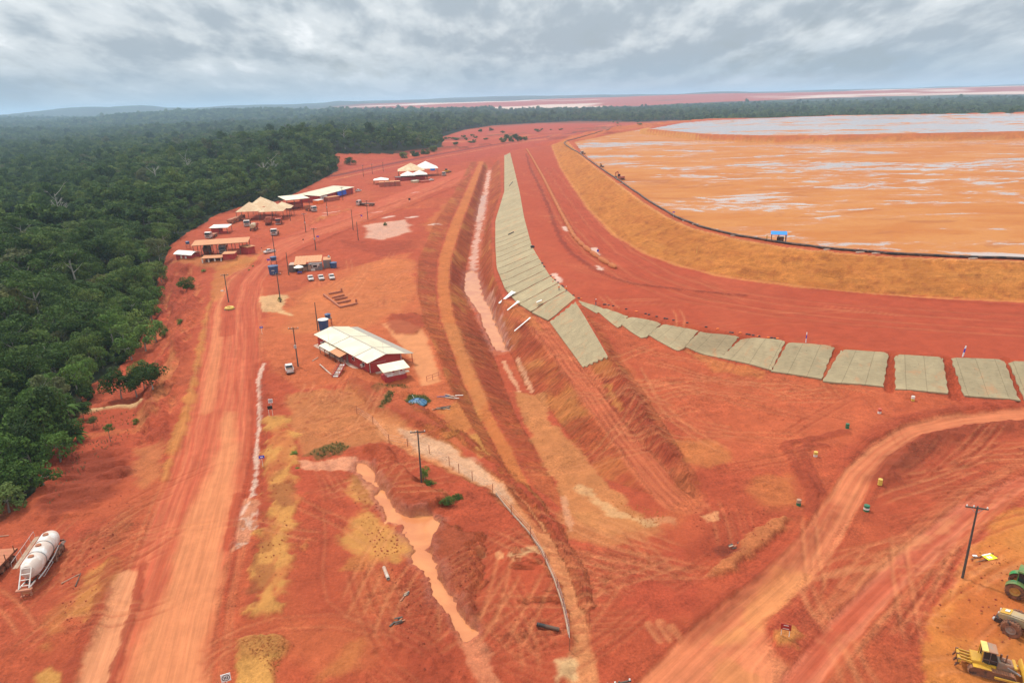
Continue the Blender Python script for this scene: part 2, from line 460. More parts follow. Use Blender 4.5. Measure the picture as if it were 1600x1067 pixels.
def stripe(px, col, w, a=1.0, soft=.6, rag=.4, rscale=.3, h=0.0, seed=0, wetness=0.0):
    m = line_mask(W(px), w, soft, rag, rscale, seed)
    paint(m, col, a)
    if h: lift(m, h)
    if wetness: wet(m, wetness)
    return m
def windrow(px, h, w, rough=.5, col=None, a=.6, seed=3):
    """a bank of pushed-up soil along a line"""
    l = W(px); s = sub(l, w * 3)
    if s is None: return
    d, arc, side = seg_dist(X[s], Y[s], l)
    k = np.exp(-(d / w) ** 2) * (1 + rough * fbm(X[s] * .7, Y[s] * .7, seed, 3))
    Z[s] += k * h
    if col is not None: paint((s, np.clip(k * 1.3, 0, 1)), col, a)
def tracks(px, offs, col, w=.35, a=.45, depth=-.06, seed=0, gw=0):
    """wheel tracks beside a line at the given offsets"""
    l = W(px); mx = max(max(abs(o) for o in offs), gw) + 2
    s = sub(l, mx)
    if s is None: return
    d, arc, side = seg_dist(X[s], Y[s], l)
    if gw: grain(s, d * side * .8, arc * .025, (1 - sstep(gw - 1, gw + 1, d)) * .5)
    sd = d * side + fbm(arc * .05, arc * 0 + seed, 9, 2) * .8
    for o in offs:
        ww = max(w, .0)
        k = np.exp(-((sd - o) / ww) ** 2) * (.55 + .45 * sstep(-.3, .3, fbm(arc * .08 + o * 3, arc * 0 + o, 31, 3)))
        paint((s, k), col, a)
        Z[s] += k * depth

FOREST_EDGE = [(-60, 860), (10, 812), (58, 770), (62, 715), (108, 660), (142, 596), (200, 535), (232, 480), (246, 425), (266, 384), (300, 362), (340, 340), (395, 322), (440, 312), (470, 296), (528, 266), (522, 250), (600, 244), (660, 240), (692, 230), (690, 215), (725, 203), (770, 196), (840, 192), (900, 189), (1000, 190.5), (1060, 187.5)]
fe = [tuple(P(a, b, 0 if a > 420 else -3)[:2]) for a, b in FOREST_EDGE]
fe += [(x - 12, y + 70) for x, y in CREST_FAR[3:]]
FOREST = np.array([(-260, 70)] + fe + [(1800, 1900), (2600, 3300), (1500, 3600), (0, 3900), (-900, 4400), (-2500, 6500), (-7500, 8500), (-4500, 3000)], float)

# far country
far_forest = sstep(1500, 2600, Y)
paint((slice(None), far_forest), 'forest')
m = inside(X, Y, FOREST).astype(float)
paint((slice(None), m), 'forest')
k = sstep(.3, .7, fbm(X / 160, Y / 160, 61, 4) + .25) * sstep(2500, 3500, Y)
paint((slice(None), k), soil(66, 84, 48), .8)
# open-cast pits and bright ponds on the plateau far behind the dam
yy = Y + fbm(X / 700, Y / 300, 71, 3) * 260
pl = sstep(-.30, -.12, X / Y)
k = sstep(4300, 4500, yy) * (1 - sstep(6900, 7300, yy)) * pl
paint((slice(None), k * sstep(-.75, -.45, fbm(X / 900, Y / 500, 73, 3))), 'farred')
k2 = k * sstep(.05, .2, fbm(X / 1300, Y / 420, 75, 3)) * (1 - sstep(6200, 6600, yy))
paint((slice(None), k2), 'pale'); WET[:] = np.maximum(WET, k2 * .5)

# red clearing between forest and dam
patch([(690, 262), (560, 275), (532, 262), (600, 246), (690, 232), (700, 212), (760, 200), (840, 193), (1000, 192), (1010, 196), (880, 216), (800, 235)], soil(186, 80, 56), .9, 8, 8, .03)
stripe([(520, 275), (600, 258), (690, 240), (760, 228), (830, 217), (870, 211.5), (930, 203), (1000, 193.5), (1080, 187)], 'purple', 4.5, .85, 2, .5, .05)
stripe([(520, 271), (600, 254), (690, 237), (760, 225.5), (830, 215), (870, 209.7), (930, 201), (1000, 192)], 'orange', 1.6, .9, 1, .3, .05)
stripe([(520, 281), (600, 263), (690, 245), (760, 232), (830, 220), (870, 214)], 'light', 1.6, .6, 1, .3, .05)
for q, c, r in (((700, 222), 'pale', 6), ((727, 220), 'pale', 4), ((745, 213), 'forest', 0), ((640, 243), 'cream', 5), ((790, 205), 'orange', 9)):
    if r: stripe([(q[0] - r * 1.4, q[1]), (q[0] + r * 1.4, q[1] - .6)], c, r * .6, .8, 2, 2, .1)

# scrubby, broken ground on the far clearing
rf = random.Random(8)
for k in range(46):
    qx = rf.uniform(640, 1000); qy = 235 - (qx - 640) * .105 + rf.uniform(-12, 6); r_ = rf.uniform(6, 26)
    stripe([(qx - r_, qy + r_ * .06), (qx, qy + rf.uniform(-1.2, 1.2)), (qx + r_, qy - r_ * .06)], rf.choice([soil(128, 66, 50), soil(152, 66, 48), soil(206, 108, 70), soil(96, 84, 50), soil(216, 128, 84)]), rf.uniform(3, 12), rf.uniform(.35, .8), 4, 6, .06, h=rf.uniform(-.5, 2.0))
# yard
patch([(425, 470), (520, 425), (640, 395), (652, 440), (672, 520), (700, 590), (745, 660), (765, 710), (700, 690), (610, 640), (545, 600), (470, 610), (425, 580), (410, 520)], 'orange', .85, 3, 3, .1)
patch([(455, 620), (545, 600), (610, 640), (640, 680), (560, 700), (470, 715), (450, 660)], 'tan', .7, 2, 3, .12)
patch([(545, 520), (600, 498), (640, 470), (650, 410), (600, 400), (540, 430), (470, 460), (440, 520)], soil(216, 126, 74), .6, 4, 4, .08)
patch([(404, 463), (452, 459), (440, 480), (457, 493), (412, 486)], 'cream', .75, 1, 1.2)
patch([(598, 505), (625, 500), (662, 514), (690, 596), (660, 602), (642, 560)], soil(226, 148, 98), .95, 1.2, .6)
patch([(602, 503), (612, 491), (640, 489), (662, 495), (666, 512), (648, 524), (618, 520)], 'dark', .8, 1.5, 1.5, .5, h=.35)
patch([(572, 352), (632, 343), (640, 362), (600, 374), (566, 372)], 'pink', .7, 3, 4, .1, wetness=.7)
patch([(536, 376), (640, 376), (642, 392), (600, 400), (545, 386)], 'dark', .6, 3, 3, .1)
patch([(680, 368), (692, 345), (720, 310), (730, 300), (690, 322), (660, 352)], 'bench', .5, 3, 3, .1)
for q in (((606, 339), 5), ((642, 339), 7), ((680, 350), 6), ((648, 300), 5), ((590, 330), 5), ((520, 331), 9), ((510, 336), 6)):
    stripe([(q[0][0] - q[1], q[0][1] + 1), (q[0][0] + q[1], q[0][1] - 1)], 'pale', 1.5, .8, 1, 1.5, .3, wetness=.8)
patch([(420, 330), (470, 305), (530, 310), (560, 325), (500, 355), (440, 372), (400, 372), (380, 350)], soil(206, 98, 62), .6, 4, 4, .1)
for i in range(26):        # rows of small spoil heaps behind the road
    a = random.uniform(0, 1); b = random.uniform(0, 1)
    qx, qy = 495 + 75 * a, 347 - 22 * a + (b - .5) * 12
    v = G(qx, qy); s = sub(np.array([[v.x, v.y]]), 5)
    if s: 
        k = np.exp(-((X[s] - v.x) ** 2 + (Y[s] - v.y) ** 2) / 3.5); Z[s] += k * .9; paint((s, k), 'tan', .8)

# haul road
patch([(100, 1110), (150, 1000), (190, 920), (225, 840), (255, 760), (285, 680), (305, 600), (322, 520), (335, 462), (352, 430), (385, 402), (430, 376), (480, 353), (540, 331), (600, 309), (650, 291), (700, 274), (735, 262), (738, 270), (712, 286), (660, 307), (610, 326), (560, 346), (500, 366), (458, 388), (428, 410), (408, 440), (400, 480), (402, 520), (406, 560), (405, 600), (400, 660), (394, 720), (378, 800), (345, 900), (330, 960), (316, 1110)], 'road', .97, .7, .6, .2, h=-.3)
ROADC = [(225, 1100), (262, 960), (300, 840), (335, 720), (352, 620), (364, 540), (366, 480), (378, 440), (408, 408), (445, 383), (500, 360), (570, 338), (640, 309), (710, 281)]
RO_ = np.arange(-7.5, 8, .8)
tracks(ROADC, RO_ + np.sin(RO_ * 5) * .2, 'light', .28, .3, -.03)
tracks(ROADC, (-6.4, -5.1, -2.2, 1.6, 3.1, 6.2), 'terrace', .5, .6, -.07, 4, gw=8)
patch([(190, 1110), (225, 990), (262, 890), (300, 790), (340, 700), (352, 640), (365, 640), (372, 720), (352, 840), (332, 930), (322, 1000), (312, 1110)], 'light', .72, 2.4, 1.2, .1)
stripe([(322, 640), (336, 560), (344, 480), (362, 440), (395, 412)], 'light', 1.5, .5, 1, .5, .1)
stripe([(395, 640), (392, 540), (384, 480), (396, 440), (428, 404)], 'terrace', 1.2, .5, 1, .5, .1)
stripe([(355, 520), (357, 470), (368, 440), (400, 408)], 'terrace', 2.2, .8, 1, .5, .1)
patch([(104, 1110), (145, 1000), (168, 920), (182, 890), (216, 888), (206, 960), (186, 1020), (160, 1110)], soil(230, 152, 106), .9, .8, .8)
stripe([(222, 880), (212, 940), (190, 1010), (170, 1067), (160, 1110)], 'dark', .55, .8, .3, .4, .8, h=.22)
stripe([(440, 372), (520, 350), (600, 322), (680, 294), (716, 276)], 'dark', .9, .55, .6, .5, .3, h=.35)
stripe([(430, 412), (470, 390), (560, 352), (640, 322), (712, 291)], 'dark', .9, .6, .6, .5, .3, h=.3)
# washed-out gully right of the road, braiding at its lower end
GUL = [(412, 566), (403, 590), (405, 620), (406, 650), (402, 680), (400, 700), (401, 725), (399, 745), (393, 770)]
stripe(GUL, 'terrace', 1.7, .8, .8, .5, .3, h=-.35)
stripe(GUL, 'pale', .4, .8, .35, .5, .9)
patch([(382, 772), (404, 785), (396, 815), (404, 822), (393, 838), (386, 850), (360, 864), (368, 812)], 'pink', .5, .5, .9, .6)
bl = W([(388, 770), (370, 860)])
s = sub(np.vstack([bl, bl + 5, bl - 5]), 1)
mm = poly_mask(W([(382, 772), (404, 785), (396, 815), (404, 822), (393, 838), (386, 850), (360, 864), (368, 812)]), .8, .6, .5)
if mm:
    k = 1 - np.abs(fbm(X[mm[0]] * .55 + Y[mm[0]] * .15, Y[mm[0]] * .3, 91, 3)) * 7
    paint((mm[0], np.clip(k, 0, 1) * mm[1]), 'pale', .8); Z[mm[0]] -= np.clip(k, 0, 1) * mm[1] * .12
stripe([(372, 770), (366, 800), (358, 850)], 'terrace', .9, .8, .4, .4, .5)
stripe([(412, 600), (415, 680), (416, 760), (412, 830), (402, 900), (388, 960)], 'dark', 1.0, .55, .7, .6, .5, h=.15)
# median
patch([(418, 650), (440, 655), (462, 690), (466, 725), (460, 755), (465, 800), (458, 860), (455, 915), (440, 955), (400, 968), (388, 950), (395, 900), (410, 850), (412, 800), (416, 700)], 'yellow', .84, 1.6, 2.6, .3, h=.35)
patch([(420, 762), (460, 752), (462, 790), (440, 795), (425, 780)], 'brown', .75, .8, 1.2, .5)
patch([(400, 885), (428, 882), (432, 905), (412, 925), (395, 950), (392, 920)], 'brown', .7, .8, 1.2, .5)
patch([(415, 800), (425, 800), (424, 850), (412, 880), (408, 850)], 'brown', .5, .8, 1.2, .5)
patch([(372, 1000), (398, 990), (435, 995), (453, 1010), (445, 1025), (425, 1036), (428, 1110), (360, 1110)], 'yellow', .95, .8, .8, .4, h=.45)
patch([(368, 1002), (440, 998), (450, 1012), (430, 1030), (372, 1036)], 'brown', .4, .8, 1.2, .7, h=.3)
patch([(45, 1110), (60, 1052), (78, 1040), (100, 1050), (100, 1080), (90, 1110)], 'yellow', .9, .8, 1, .4)
for zone in ([(418, 650), (440, 655), (462, 690), (466, 725), (465, 800), (455, 915), (400, 968), (395, 900), (412, 800), (416, 700)],):
    mm = poly_mask(W(zone), 1, 1)
    if mm: q_ = sstep(.12, .4, fbm(X[mm[0]] * .22, Y[mm[0]] * .13, 141, 5, .65)) * mm[1]; paint((mm[0], q_), 'brown', .6); paint((mm[0], sstep(.2, .5, fbm(X[mm[0]] * .3 + 7, Y[mm[0]] * .1, 143, 4)) * mm[1]), 'red', .5)
# plot between median and ditch
patch([(470, 770), (560, 745), (600, 880), (640, 960), (700, 1110), (440, 1110), (470, 960), (465, 850)], soil(190, 86, 56), .75, 3, 2, .1)
patch([(535, 742), (568, 734), (600, 800), (625, 830), (637, 858), (605, 880), (592, 890), (575, 870), (540, 858), (535, 840), (548, 810), (560, 780)], 'yellow', .8, 2.2, 3.2, .25)
patch([(540, 742), (562, 740), (585, 790), (570, 800), (556, 770)], 'brown', .45, 1, 1.5, .5)
patch([(530, 890), (560, 862), (590, 872), (575, 890)], 'ochre', .5, 1.2, 1, .4)
patch([(560, 890), (600, 890), (625, 950), (560, 970), (545, 930)], 'orange', .5, 2, 2, .2)
patch([(440, 965), (560, 955), (600, 1000), (560, 1060), (480, 1067)], 'orange', .5, 3, 3, .15)
patch([(610, 880), (650, 870), (690, 960), (715, 1020), (700, 1110), (640, 1110), (625, 980)], 'dark', .6, 2, 2, .3)
patch([(545, 1000), (575, 990), (560, 1040), (500, 1060)], 'ochre', .35, 2, 1.5, .2)
for l in ([(325, 1003), (380, 975), (430, 960), (520, 955), (600, 972)], [(322, 1022), (380, 992), (440, 975), (520, 974), (590, 990)], [(600, 990), (540, 970), (505, 940), (500, 900), (505, 800)], [(318, 1045), (350, 1015), (385, 1000)]):
    tracks(l, (-.45, .45), 'dark', .3, .55, -.06)
    tracks(l, (0,), 'light', .25, .25, .02)
for i in range(4): stripe([(508 + i * 7, 806), (511 + i * 7, 818)], 'dark', .3, .6, .3, .2)
patch([(472, 722), (515, 718), (556, 713), (576, 724), (566, 737), (475, 734)], soil(232, 150, 104), .85, .6, .8, .4, wetness=.45)
stripe([(731, 990), (742, 1020), (756, 1050), (770, 1090)], soil(222, 132, 88), 1.3, .8, .6, .8, .4, wetness=.3)
stripe([(566, 728), (580, 752), (600, 780), (622, 812)], soil(228, 142, 94), 1.6, .8, .6, .8, .4, wetness=.4)
# brown scrubby mound beside the ditch and the mound under the pole
patch([(575, 705), (600, 702), (640, 745), (700, 780), (680, 800), (640, 803), (622, 790), (600, 755)], soil(180, 82, 50), .7, 1.5, 1.5, .4, h=1.3)
patch([(690, 815), (745, 840), (740, 900), (735, 975), (700, 905), (672, 862), (670, 850)], soil(156, 78, 50), .7, 1.5, 1.5, .4, h=1.0)
patch([(620, 800), (640, 805), (680, 800), (675, 792), (640, 785)], 'dark', .5, 1, 1, .5)
patch([(755, 860), (830, 850), (870, 920), (880, 975), (800, 965), (745, 905)], soil(200, 88, 56), .6, 2, 1.5, .3)
# scraper heaps: ridged soil
mm = poly_mask(W([(800, 855), (838, 862), (868, 930), (878, 975), (820, 965), (800, 900)]), 1, .8, .4)
if mm:
    s = mm[0]; k = np.maximum(0, fbm(X[s] * .12 + 4, Y[s] * .85, 95, 2)) * mm[1]
    Z[s] += k * 1.1; paint((s, np.clip(k * 1.6, 0, 1)), 'dark', .5)
for q in ((752, 862), (780, 864), (812, 862), (806, 868)): stripe([q, (q[0] + 1, q[1] + 6)], 'peach', .6, .9, .3, .3)
stripe([(800, 868), (830, 858), (850, 856)], 'cream', .6, .8, .5, .6, .6)
# pale lane along the fence
patch([(570, 650), (612, 662), (640, 668), (700, 690), (740, 720), (795, 755), (840, 800), (860, 828), (874, 852), (901, 900), (914, 950), (924, 1000), (932, 1050), (938, 1110), (885, 1110), (890, 1030), (896, 1000), (888, 965), (872, 920), (850, 870), (825, 830), (790, 790), (760, 760), (700, 735), (650, 712), (600, 690)], soil(226, 146, 94), .9, 1.0, .7, .3, h=-.2)
patch([(625, 668), (690, 688), (745, 722), (790, 760), (800, 785), (760, 755), (700, 728), (650, 705)], soil(228, 178, 140), .8, 1.2, 1.0, .3)
patch([(868, 1032), (890, 1020), (905, 1035), (900, 1055), (872, 1058)], 'cream', .85, 1, 1, .4)
patch([(838, 858), (850, 850), (850, 866), (838, 864)], 'cream', .7, .6, .6, .5)
stripe([(650, 640), (700, 668), (745, 700), (796, 742), (845, 795), (880, 850), (906, 900), (918, 945)], 'dark', .7, .6, .6, .5, .5, h=.4)
patch([(745, 620), (735, 690), (752, 716), (770, 715), (762, 690), (752, 650)], 'yellow', .7, 1.2, 1.2, .4)
patch([(690, 640), (735, 628), (740, 680), (700, 672)], 'ochre', .5, 1.5, 1.5, .4)
patch([(545, 592), (600, 612), (660, 640), (720, 680), (700, 684), (640, 660), (580, 640), (550, 612)], 'dark', .55, 1.5, 1.2, .4, h=.9)
windrow([(556, 582), (590, 606), (625, 616)], 1.0, 2.2)
# grass wisps
patch([(480, 712), (500, 700), (530, 690), (552, 700), (530, 712), (495, 716)], 'green', .65, 1, 1.5, .6)
patch([(590, 640), (606, 620), (617, 617), (612, 632), (600, 644)], 'green', .75, .7, .8, .6)
patch([(632, 630), (640, 619), (665, 617), (672, 628), (655, 634)], soil(60, 92, 40), .9, .5, .6, .6)
patch([(580, 612), (600, 605), (628, 598), (640, 606), (615, 610), (590, 618)], 'green', .4, .8, 1, .6)
# ditch trench: slopes with rills
TRC = W([(765, 258), (758, 300), (752, 340), (743, 390), (737, 430), (745, 470), (768, 520), (785, 555), (805, 605), (832, 645), (868, 698), (903, 750), (955, 812)])
s = sub(TRC, 34)
d, arc, side = seg_dist(X[s], Y[s], TRC)
zone = (1 - sstep(21, 27, d)) * (1 - sstep(19, 27, d)) * sstep(1.5, 4.0, d)
slope_w = np.zeros(d.shape)
gy, gx = np.gradient(Z[s], ys[s[0]], axis=0), np.gradient(Z[s], axis=1) / np.maximum(np.gradient(X[s], axis=1), 1e-6)
slope_w = sstep(.12, .35, np.hypot(gx, gy)) * (1 - sstep(22, 28, d))
MATZ = np.array([tuple(P(*q)[:2]) for q in A_ + B_[::-1] + [(952, 556, 3.0), (911, 575, -.8), (857, 503, -.6), (815, 482, -.5), (790, 455, -.5), (775, 420, -.5), (774, 346, -.5), (788, 300, -.5), (788, 243, -.5)]])
slope_w = slope_w * ~inside(X[s], Y[s], MATZ)
rl = fbm(arc * .62 + d * .18 * side, d * .06 * side, 41, 3, .6)
Z[s] += slope_w * rl * .42
paint((s, slope_w), 'rill', .8)
paint((s, slope_w * sstep(.0, .6, rl)), 'brown', .75)
paint((s, slope_w * sstep(.1, .6, -rl)), 'bench', .5)
paint((s, slope_w * sstep(.1, .5, fbm(arc * .07, d * .15 * side, 47, 3))), 'ochre', .5)
paint((s, slope_w * sstep(.0, .4, fbm(arc * .05 + 9, d * .1 * side, 48, 3))), 'dark', .55)
patch([(749, 252), (728, 300), (704, 350), (686, 405), (683, 450), (690, 500), (708, 550), (726, 600), (750, 655), (780, 710), (806, 755), (828, 758), (798, 702), (770, 648), (748, 598), (727, 548), (710, 500), (701, 450), (704, 405), (720, 350), (739, 300), (755, 252)], 'bench', .85, .8, .6, .3)
patch([(690, 500), (712, 505), (735, 560), (760, 630), (745, 640), (715, 570)], 'tan', .5, 1.5, 1.5, .2)
patch([(760, 262), (752, 300), (743, 340), (733, 390), (727, 430), (732, 470), (756, 520), (772, 555), (796, 550), (780, 520), (757, 470), (748, 430), (752, 390), (760, 340), (764, 300), (768, 262)], soil(214, 128, 92), .45, 1.2, 2.2, .25)
patch([(780, 470), (768, 500), (800, 552), (815, 540), (800, 500)], 'tan', .35, 1.5, 1.5, .3)
patch([(806, 612), (848, 616), (860, 640), (852, 650), (900, 695), (945, 750), (1000, 805), (1020, 822), (950, 838), (900, 812), (862, 745), (832, 690), (810, 640)], 'tan', .85, 1.0, 1.0, .3)
for ln in ([(765, 266), (759, 296), (753, 335), (745, 372), (741, 400), (737, 424)], [(758, 470), (774, 505), (790, 545)]): stripe(ln, soil(232, 168, 138), 1.5, .8, .8, 2.2, .35, h=-.15, wetness=.6)
stripe([(787, 565), (800, 590), (812, 612)], 'pink', .5, .8, .4, .5, .6)
stripe([(808, 560), (822, 592), (832, 612)], 'pink', .5, .8, .4, .5, .6)
patch([(880, 800), (960, 800), (1040, 818), (1010, 840), (940, 850), (890, 840)], 'tan', .7, 2, 2, .2)
stripe([(905, 760), (960, 800), (1010, 816), (1045, 812)], 'cream', 1.0, .5, .8, 1, .5)
stripe([(880, 776), (884, 800), (893, 830)], 'pink', .5, .6, .4, .5, .6)
grain(s, arc * .55 + d * .42, d * side * .10, slope_w)
# track between trench and bank
TRK = [(797, 475), (840, 502), (890, 565), (940, 632), (995, 704), (1042, 762), (1068, 785)]
stripe(TRK, soil(216, 116, 76), 3.4, .9, .8, .4, .3)
tracks(TRK, (-2.4, -1.2, .2, 1.4, 2.6), 'dark', .28, .7, -.1, gw=3.4)
patch([(782, 468), (800, 470), (840, 500), (850, 520), (830, 510), (800, 490)], 'bench', .6, 1, 1, .4)
patch([(935, 585), (965, 590), (1010, 650), (1050, 720), (1085, 765), (1060, 760), (1010, 700), (960, 640)], soil(172, 76, 48), .8, 1.2, 1.2, .4)
patch([(945, 600), (956, 600), (972, 640), (968, 645)], 'ochre', .7, .8, 1, .5)
patch([(1045, 730), (1070, 745), (1085, 765), (1060, 765)], 'brown', .6, 1, 1, .5)
stripe([(955, 560), (990, 620), (1030, 690), (1045, 720)], 'dark', .5, .6, .5, .7, .8)
stripe([(968, 555), (1010, 620), (1050, 690)], 'orange', 1.2, .6, .8, .8, .4)
stripe([(1085, 700), (1065, 760), (1090, 775), (1060, 800), (1040, 818)], 'orange', 1.6, .5, 1, .8, .3)
# flat below the mats
patch([(940, 490), (1000, 530), (1100, 560), (1250, 592), (1400, 612), (1400, 650), (1300, 700), (1200, 740), (1100, 720), (1010, 620)], soil(208, 104, 66), .6, 5, 4, .06)
patch([(1070, 547), (1200, 580), (1200, 596), (1120, 580)], 'ochre', .4, 1.5, 1.5, .2)
patch([(1065, 690), (1120, 690), (1140, 715), (1110, 730), (1070, 720)], 'ochre', .4, 2, 2, .2)
patch([(1180, 740), (1240, 745), (1250, 790), (1200, 800), (1170, 770)], 'ochre', .3, 3, 3, .15)
for k in range(7): tracks([(1005, 575 + k * 5), (1030 + k * 2, 620 + k * 5), (1090, 655 + k * 4), (1140, 668 + k * 3)], (0,), 'dark' if k % 2 else 'light', .3, .35, -.04, k)
for l in ([(1265, 806), (1268, 770), (1248, 735), (1228, 700), (1232, 692), (1260, 688), (1320, 675)], [(1282, 770), (1265, 735), (1252, 705), (1262, 697), (1288, 696)]):
    stripe(l, 'dark', .95, .7, .5, .4, .5, h=.28)
patch([(1090, 790), (1180, 795), (1260, 800), (1200, 850), (1140, 880), (1085, 860), (1100, 820)], 'dark', .5, 2.5, 2, .3)
patch([(1100, 900), (1180, 830), (1225, 805), (1235, 812), (1190, 860), (1130, 905)], 'tan', .55, 1, 1, .4, h=.7)
patch([(1130, 880), (1110, 860), (1140, 850), (1160, 862)], soil(120, 60, 44), .6, .8, 1, .5)
patch([(960, 880), (1060, 860), (1100, 910), (1080, 960), (1000, 985), (960, 950)], soil(186, 78, 54), .6, 3, 2, .2)
patch([(1097, 806), (1122, 800), (1124, 814), (1105, 816)], 'peach', .8, .6, .6, .5)
for k in range(7): stripe([(1005 + k * 9, 972 + (k % 3) * 4), (1022 + k * 8, 1000 - k)], 'light' if k % 2 else 'dark', .5, .5, .4, .3)
# roads on the right
patch([(1680, 628), (1600, 636), (1500, 645), (1420, 662), (1362, 690), (1322, 730), (1290, 780), (1250, 840), (1200, 890), (1150, 930), (1080, 985), (990, 1070), (950, 1110), (1215, 1110), (1240, 1045), (1212, 1010), (1194, 972), (1240, 930), (1275, 900), (1310, 850), (1340, 790), (1362, 748), (1392, 712), (1440, 682), (1520, 663), (1600, 657), (1680, 650)], soil(222, 130, 88), .97, .5, .35, .3, h=-.4)
patch([(1680, 700), (1610, 735), (1500, 785), (1420, 845), (1350, 910), (1290, 975), (1225, 1050), (1200, 1110), (1255, 1110), (1330, 1000), (1400, 930), (1470, 870), (1540, 800), (1620, 752), (1680, 730)], soil(216, 118, 86), .95, .6, .4, .3, h=-.3)
RD2 = [(1600, 647), (1510, 654), (1430, 671), (1376, 702), (1340, 740), (1312, 790), (1278, 850), (1235, 905), (1170, 960), (1090, 1030), (1030, 1090)]
tracks(RD2, (-2.6, -1.3, 0.1, 1.5, 2.7), 'terrace', .4, .4, -.04, 3, gw=4.5)
tracks(RD2, (-2.0, -.6, .8, 2.1), 'light', .4, .35, -.02, 5)
RD3 = [(1640, 728), (1540, 775), (1455, 845), (1380, 915), (1310, 985), (1240, 1065)]
tracks(RD3, (-.3, .5), 'terrace', .6, .75, -.06, 6, gw=5)
tracks(RD3, (-3, -2, 1.7, 3), 'light', .5, .35, -.02, 7)
patch([(1215, 888), (1268, 893), (1262, 915), (1225, 950), (1150, 1000), (1120, 1000), (1180, 930)], soil(232, 150, 92), .75, 1.5, 1.2, .3)
patch([(1395, 862), (1450, 830), (1500, 800), (1480, 830), (1430, 850)], 'light', .55, 1.2, 1, .4)
stripe([(1270, 905), (1330, 890), (1380, 885), (1395, 860)], 'light', .5, .5, .5, .6, .6)
for l in ([(1262, 905), (1280, 950), (1292, 965)], [(1245, 915), (1262, 950), (1283, 985)], [(1330, 1000), (1350, 1040), (1370, 1070)], [(1318, 1015), (1335, 1060), (1345, 1090)]): tracks(l, (-.8, .8), 'light', .4, .45, -.03)
patch([(1194, 972), (1240, 932), (1288, 985), (1230, 1038), (1212, 1015)], soil(184, 80, 54), .8, 1.2, .8, .4)
patch([(1208, 985), (1230, 978), (1256, 990), (1246, 1008), (1215, 1008)], 'ochre', .75, .7, .8, .5, h=.4)
patch([(1100, 1080), (1125, 1030), (1150, 1025), (1180, 1050), (1200, 1100)], 'tan', .6, 1.5, 1.2, .4)
patch([(1155, 1010), (1180, 1003), (1197, 1018), (1195, 1040), (1178, 1046), (1160, 1035)], soil(230, 136, 92), .9, .6, .5, .5)
windrow([(1376, 752), (1400, 722), (1450, 692), (1520, 675), (1620, 668)], 1.1, 2.6, .4, soil(150, 70, 46), .75)
patch([(1385, 735), (1430, 700), (1470, 690), (1440, 730), (1410, 742)], soil(146, 72, 48), .6, 1.2, 1, .4)
for k in range(0): stripe([(1378 + k * 2, 742 + k * 3), (1418, 745 + k * 2.5)], 'pink', .22, .55, .2, .3)
windrow([(1300, 790), (1268, 838), (1215, 888), (1150, 932), (1080, 985)], .6, 1.5, .6, 'dark', .5)
windrow([(1600, 630), (1500, 638), (1415, 655), (1352, 685)], .5, 1.5, .5, 'dark', .5)
patch([(1680, 780), (1600, 790), (1545, 818), (1522, 866), (1490, 910), (1455, 960), (1438, 1000), (1445, 1060), (1430, 1110), (1700, 1110)], soil(212, 128, 62), .9, 1.2, 1.2, .4, h=.25)
patch([(1680, 760), (1600, 800), (1575, 850), (1600, 880), (1680, 880)], 'ochre', .3, 2, 2, .2)
patch([(1500, 930), (1560, 900), (1600, 960), (1540, 1000), (1480, 990)], soil(190, 92, 50), .5, 2, 2, .3)
# terrace, slope and crest of the dam
AE = [(p[0], p[1]) for p in A_] + [(p[0], p[1]) for p in reversed(E_)]
m = poly_mask(np.array([tuple(P(a, b, ZT)[:2]) for a, b in AE]), 1.0, .5, .3)
paint(m, 'terrace', .95)
s = m[0]; k = sstep(-.1, .5, fbm(X[s] / 14, Y[s] / 30, 33, 5)) * m[1]; paint((s, k), soil(196, 94, 62), .4)
TER = [(845, 262), (870, 300), (905, 350), (950, 395), (1010, 432), (1090, 460), (1200, 478), (1330, 492), (1480, 502), (1620, 510)]
tracks(TER, (-9, -7.4, -4, -2.6, 3, 4.4, 6.0, 9, 10.4), 'dark', .5, .38, -.05, 8, gw=13)
tracks(TER, (-8.2, -3.3, 3.7, 9.7), 'light', .6, .22, -.02, 9)
TR2 = [(822, 240), (828, 262), (842, 290), (856, 320), (866, 350), (876, 375), (892, 395), (918, 415), (950, 432), (990, 444), (1060, 452), (1160, 462)]
stripe(TR2, soil(140, 58, 42), .95, .75, .7, .9, .5, h=.3)
stripe([(1190, 440), (1300, 455), (1420, 466), (1540, 474), (1640, 480)], 'dark', 1.0, .6, .8, .6, .3, h=.3)
for q in (((872, 436), 4), ((868, 430), 3), ((884, 357), 3), ((933, 396), 2), ((928, 390), 3), ((936, 418), 3)): stripe([(q[0][0] - q[1] * .5, q[0][1] - q[1]), (q[0][0] + q[1] * .5, q[0][1] + q[1])], 'pale', 1.0, .75, .8, .9, .4, wetness=.5)
FE = [tuple(P(p[0], p[1], p[2])[:2]) for p in F_] + [tuple(P(p[0], p[1], p[2])[:2]) for p in reversed(E_)]
m = poly_mask(np.array(FE), .9, .5, .3)
paint(m, 'slope', .97)
s = m[0]
FL = np.array([tuple(P(p[0], p[1], p[2])[:2]) for p in F_])
d, arc, side = seg_dist(X[s], Y[s], FL)
paint((s, m[1] * sstep(.0, .5, fbm(arc * .09, d * .3, 35, 4, .6))), soil(186, 104, 50), .55)
paint((s, m[1] * sstep(.1, .6, fbm(arc * .03, d * .12, 37, 4))), soil(210, 136, 68), .6)
paint((s, m[1] * sstep(.15, .5, fbm(arc * .5, d * .5, 39, 3))), soil(160, 84, 44), .5)
Z[s] += m[1] * fbm(arc * .35, d * .2, 36, 3) * .14
grain(s, d * .5 + arc * .04, arc * .05, m[1] * .45)
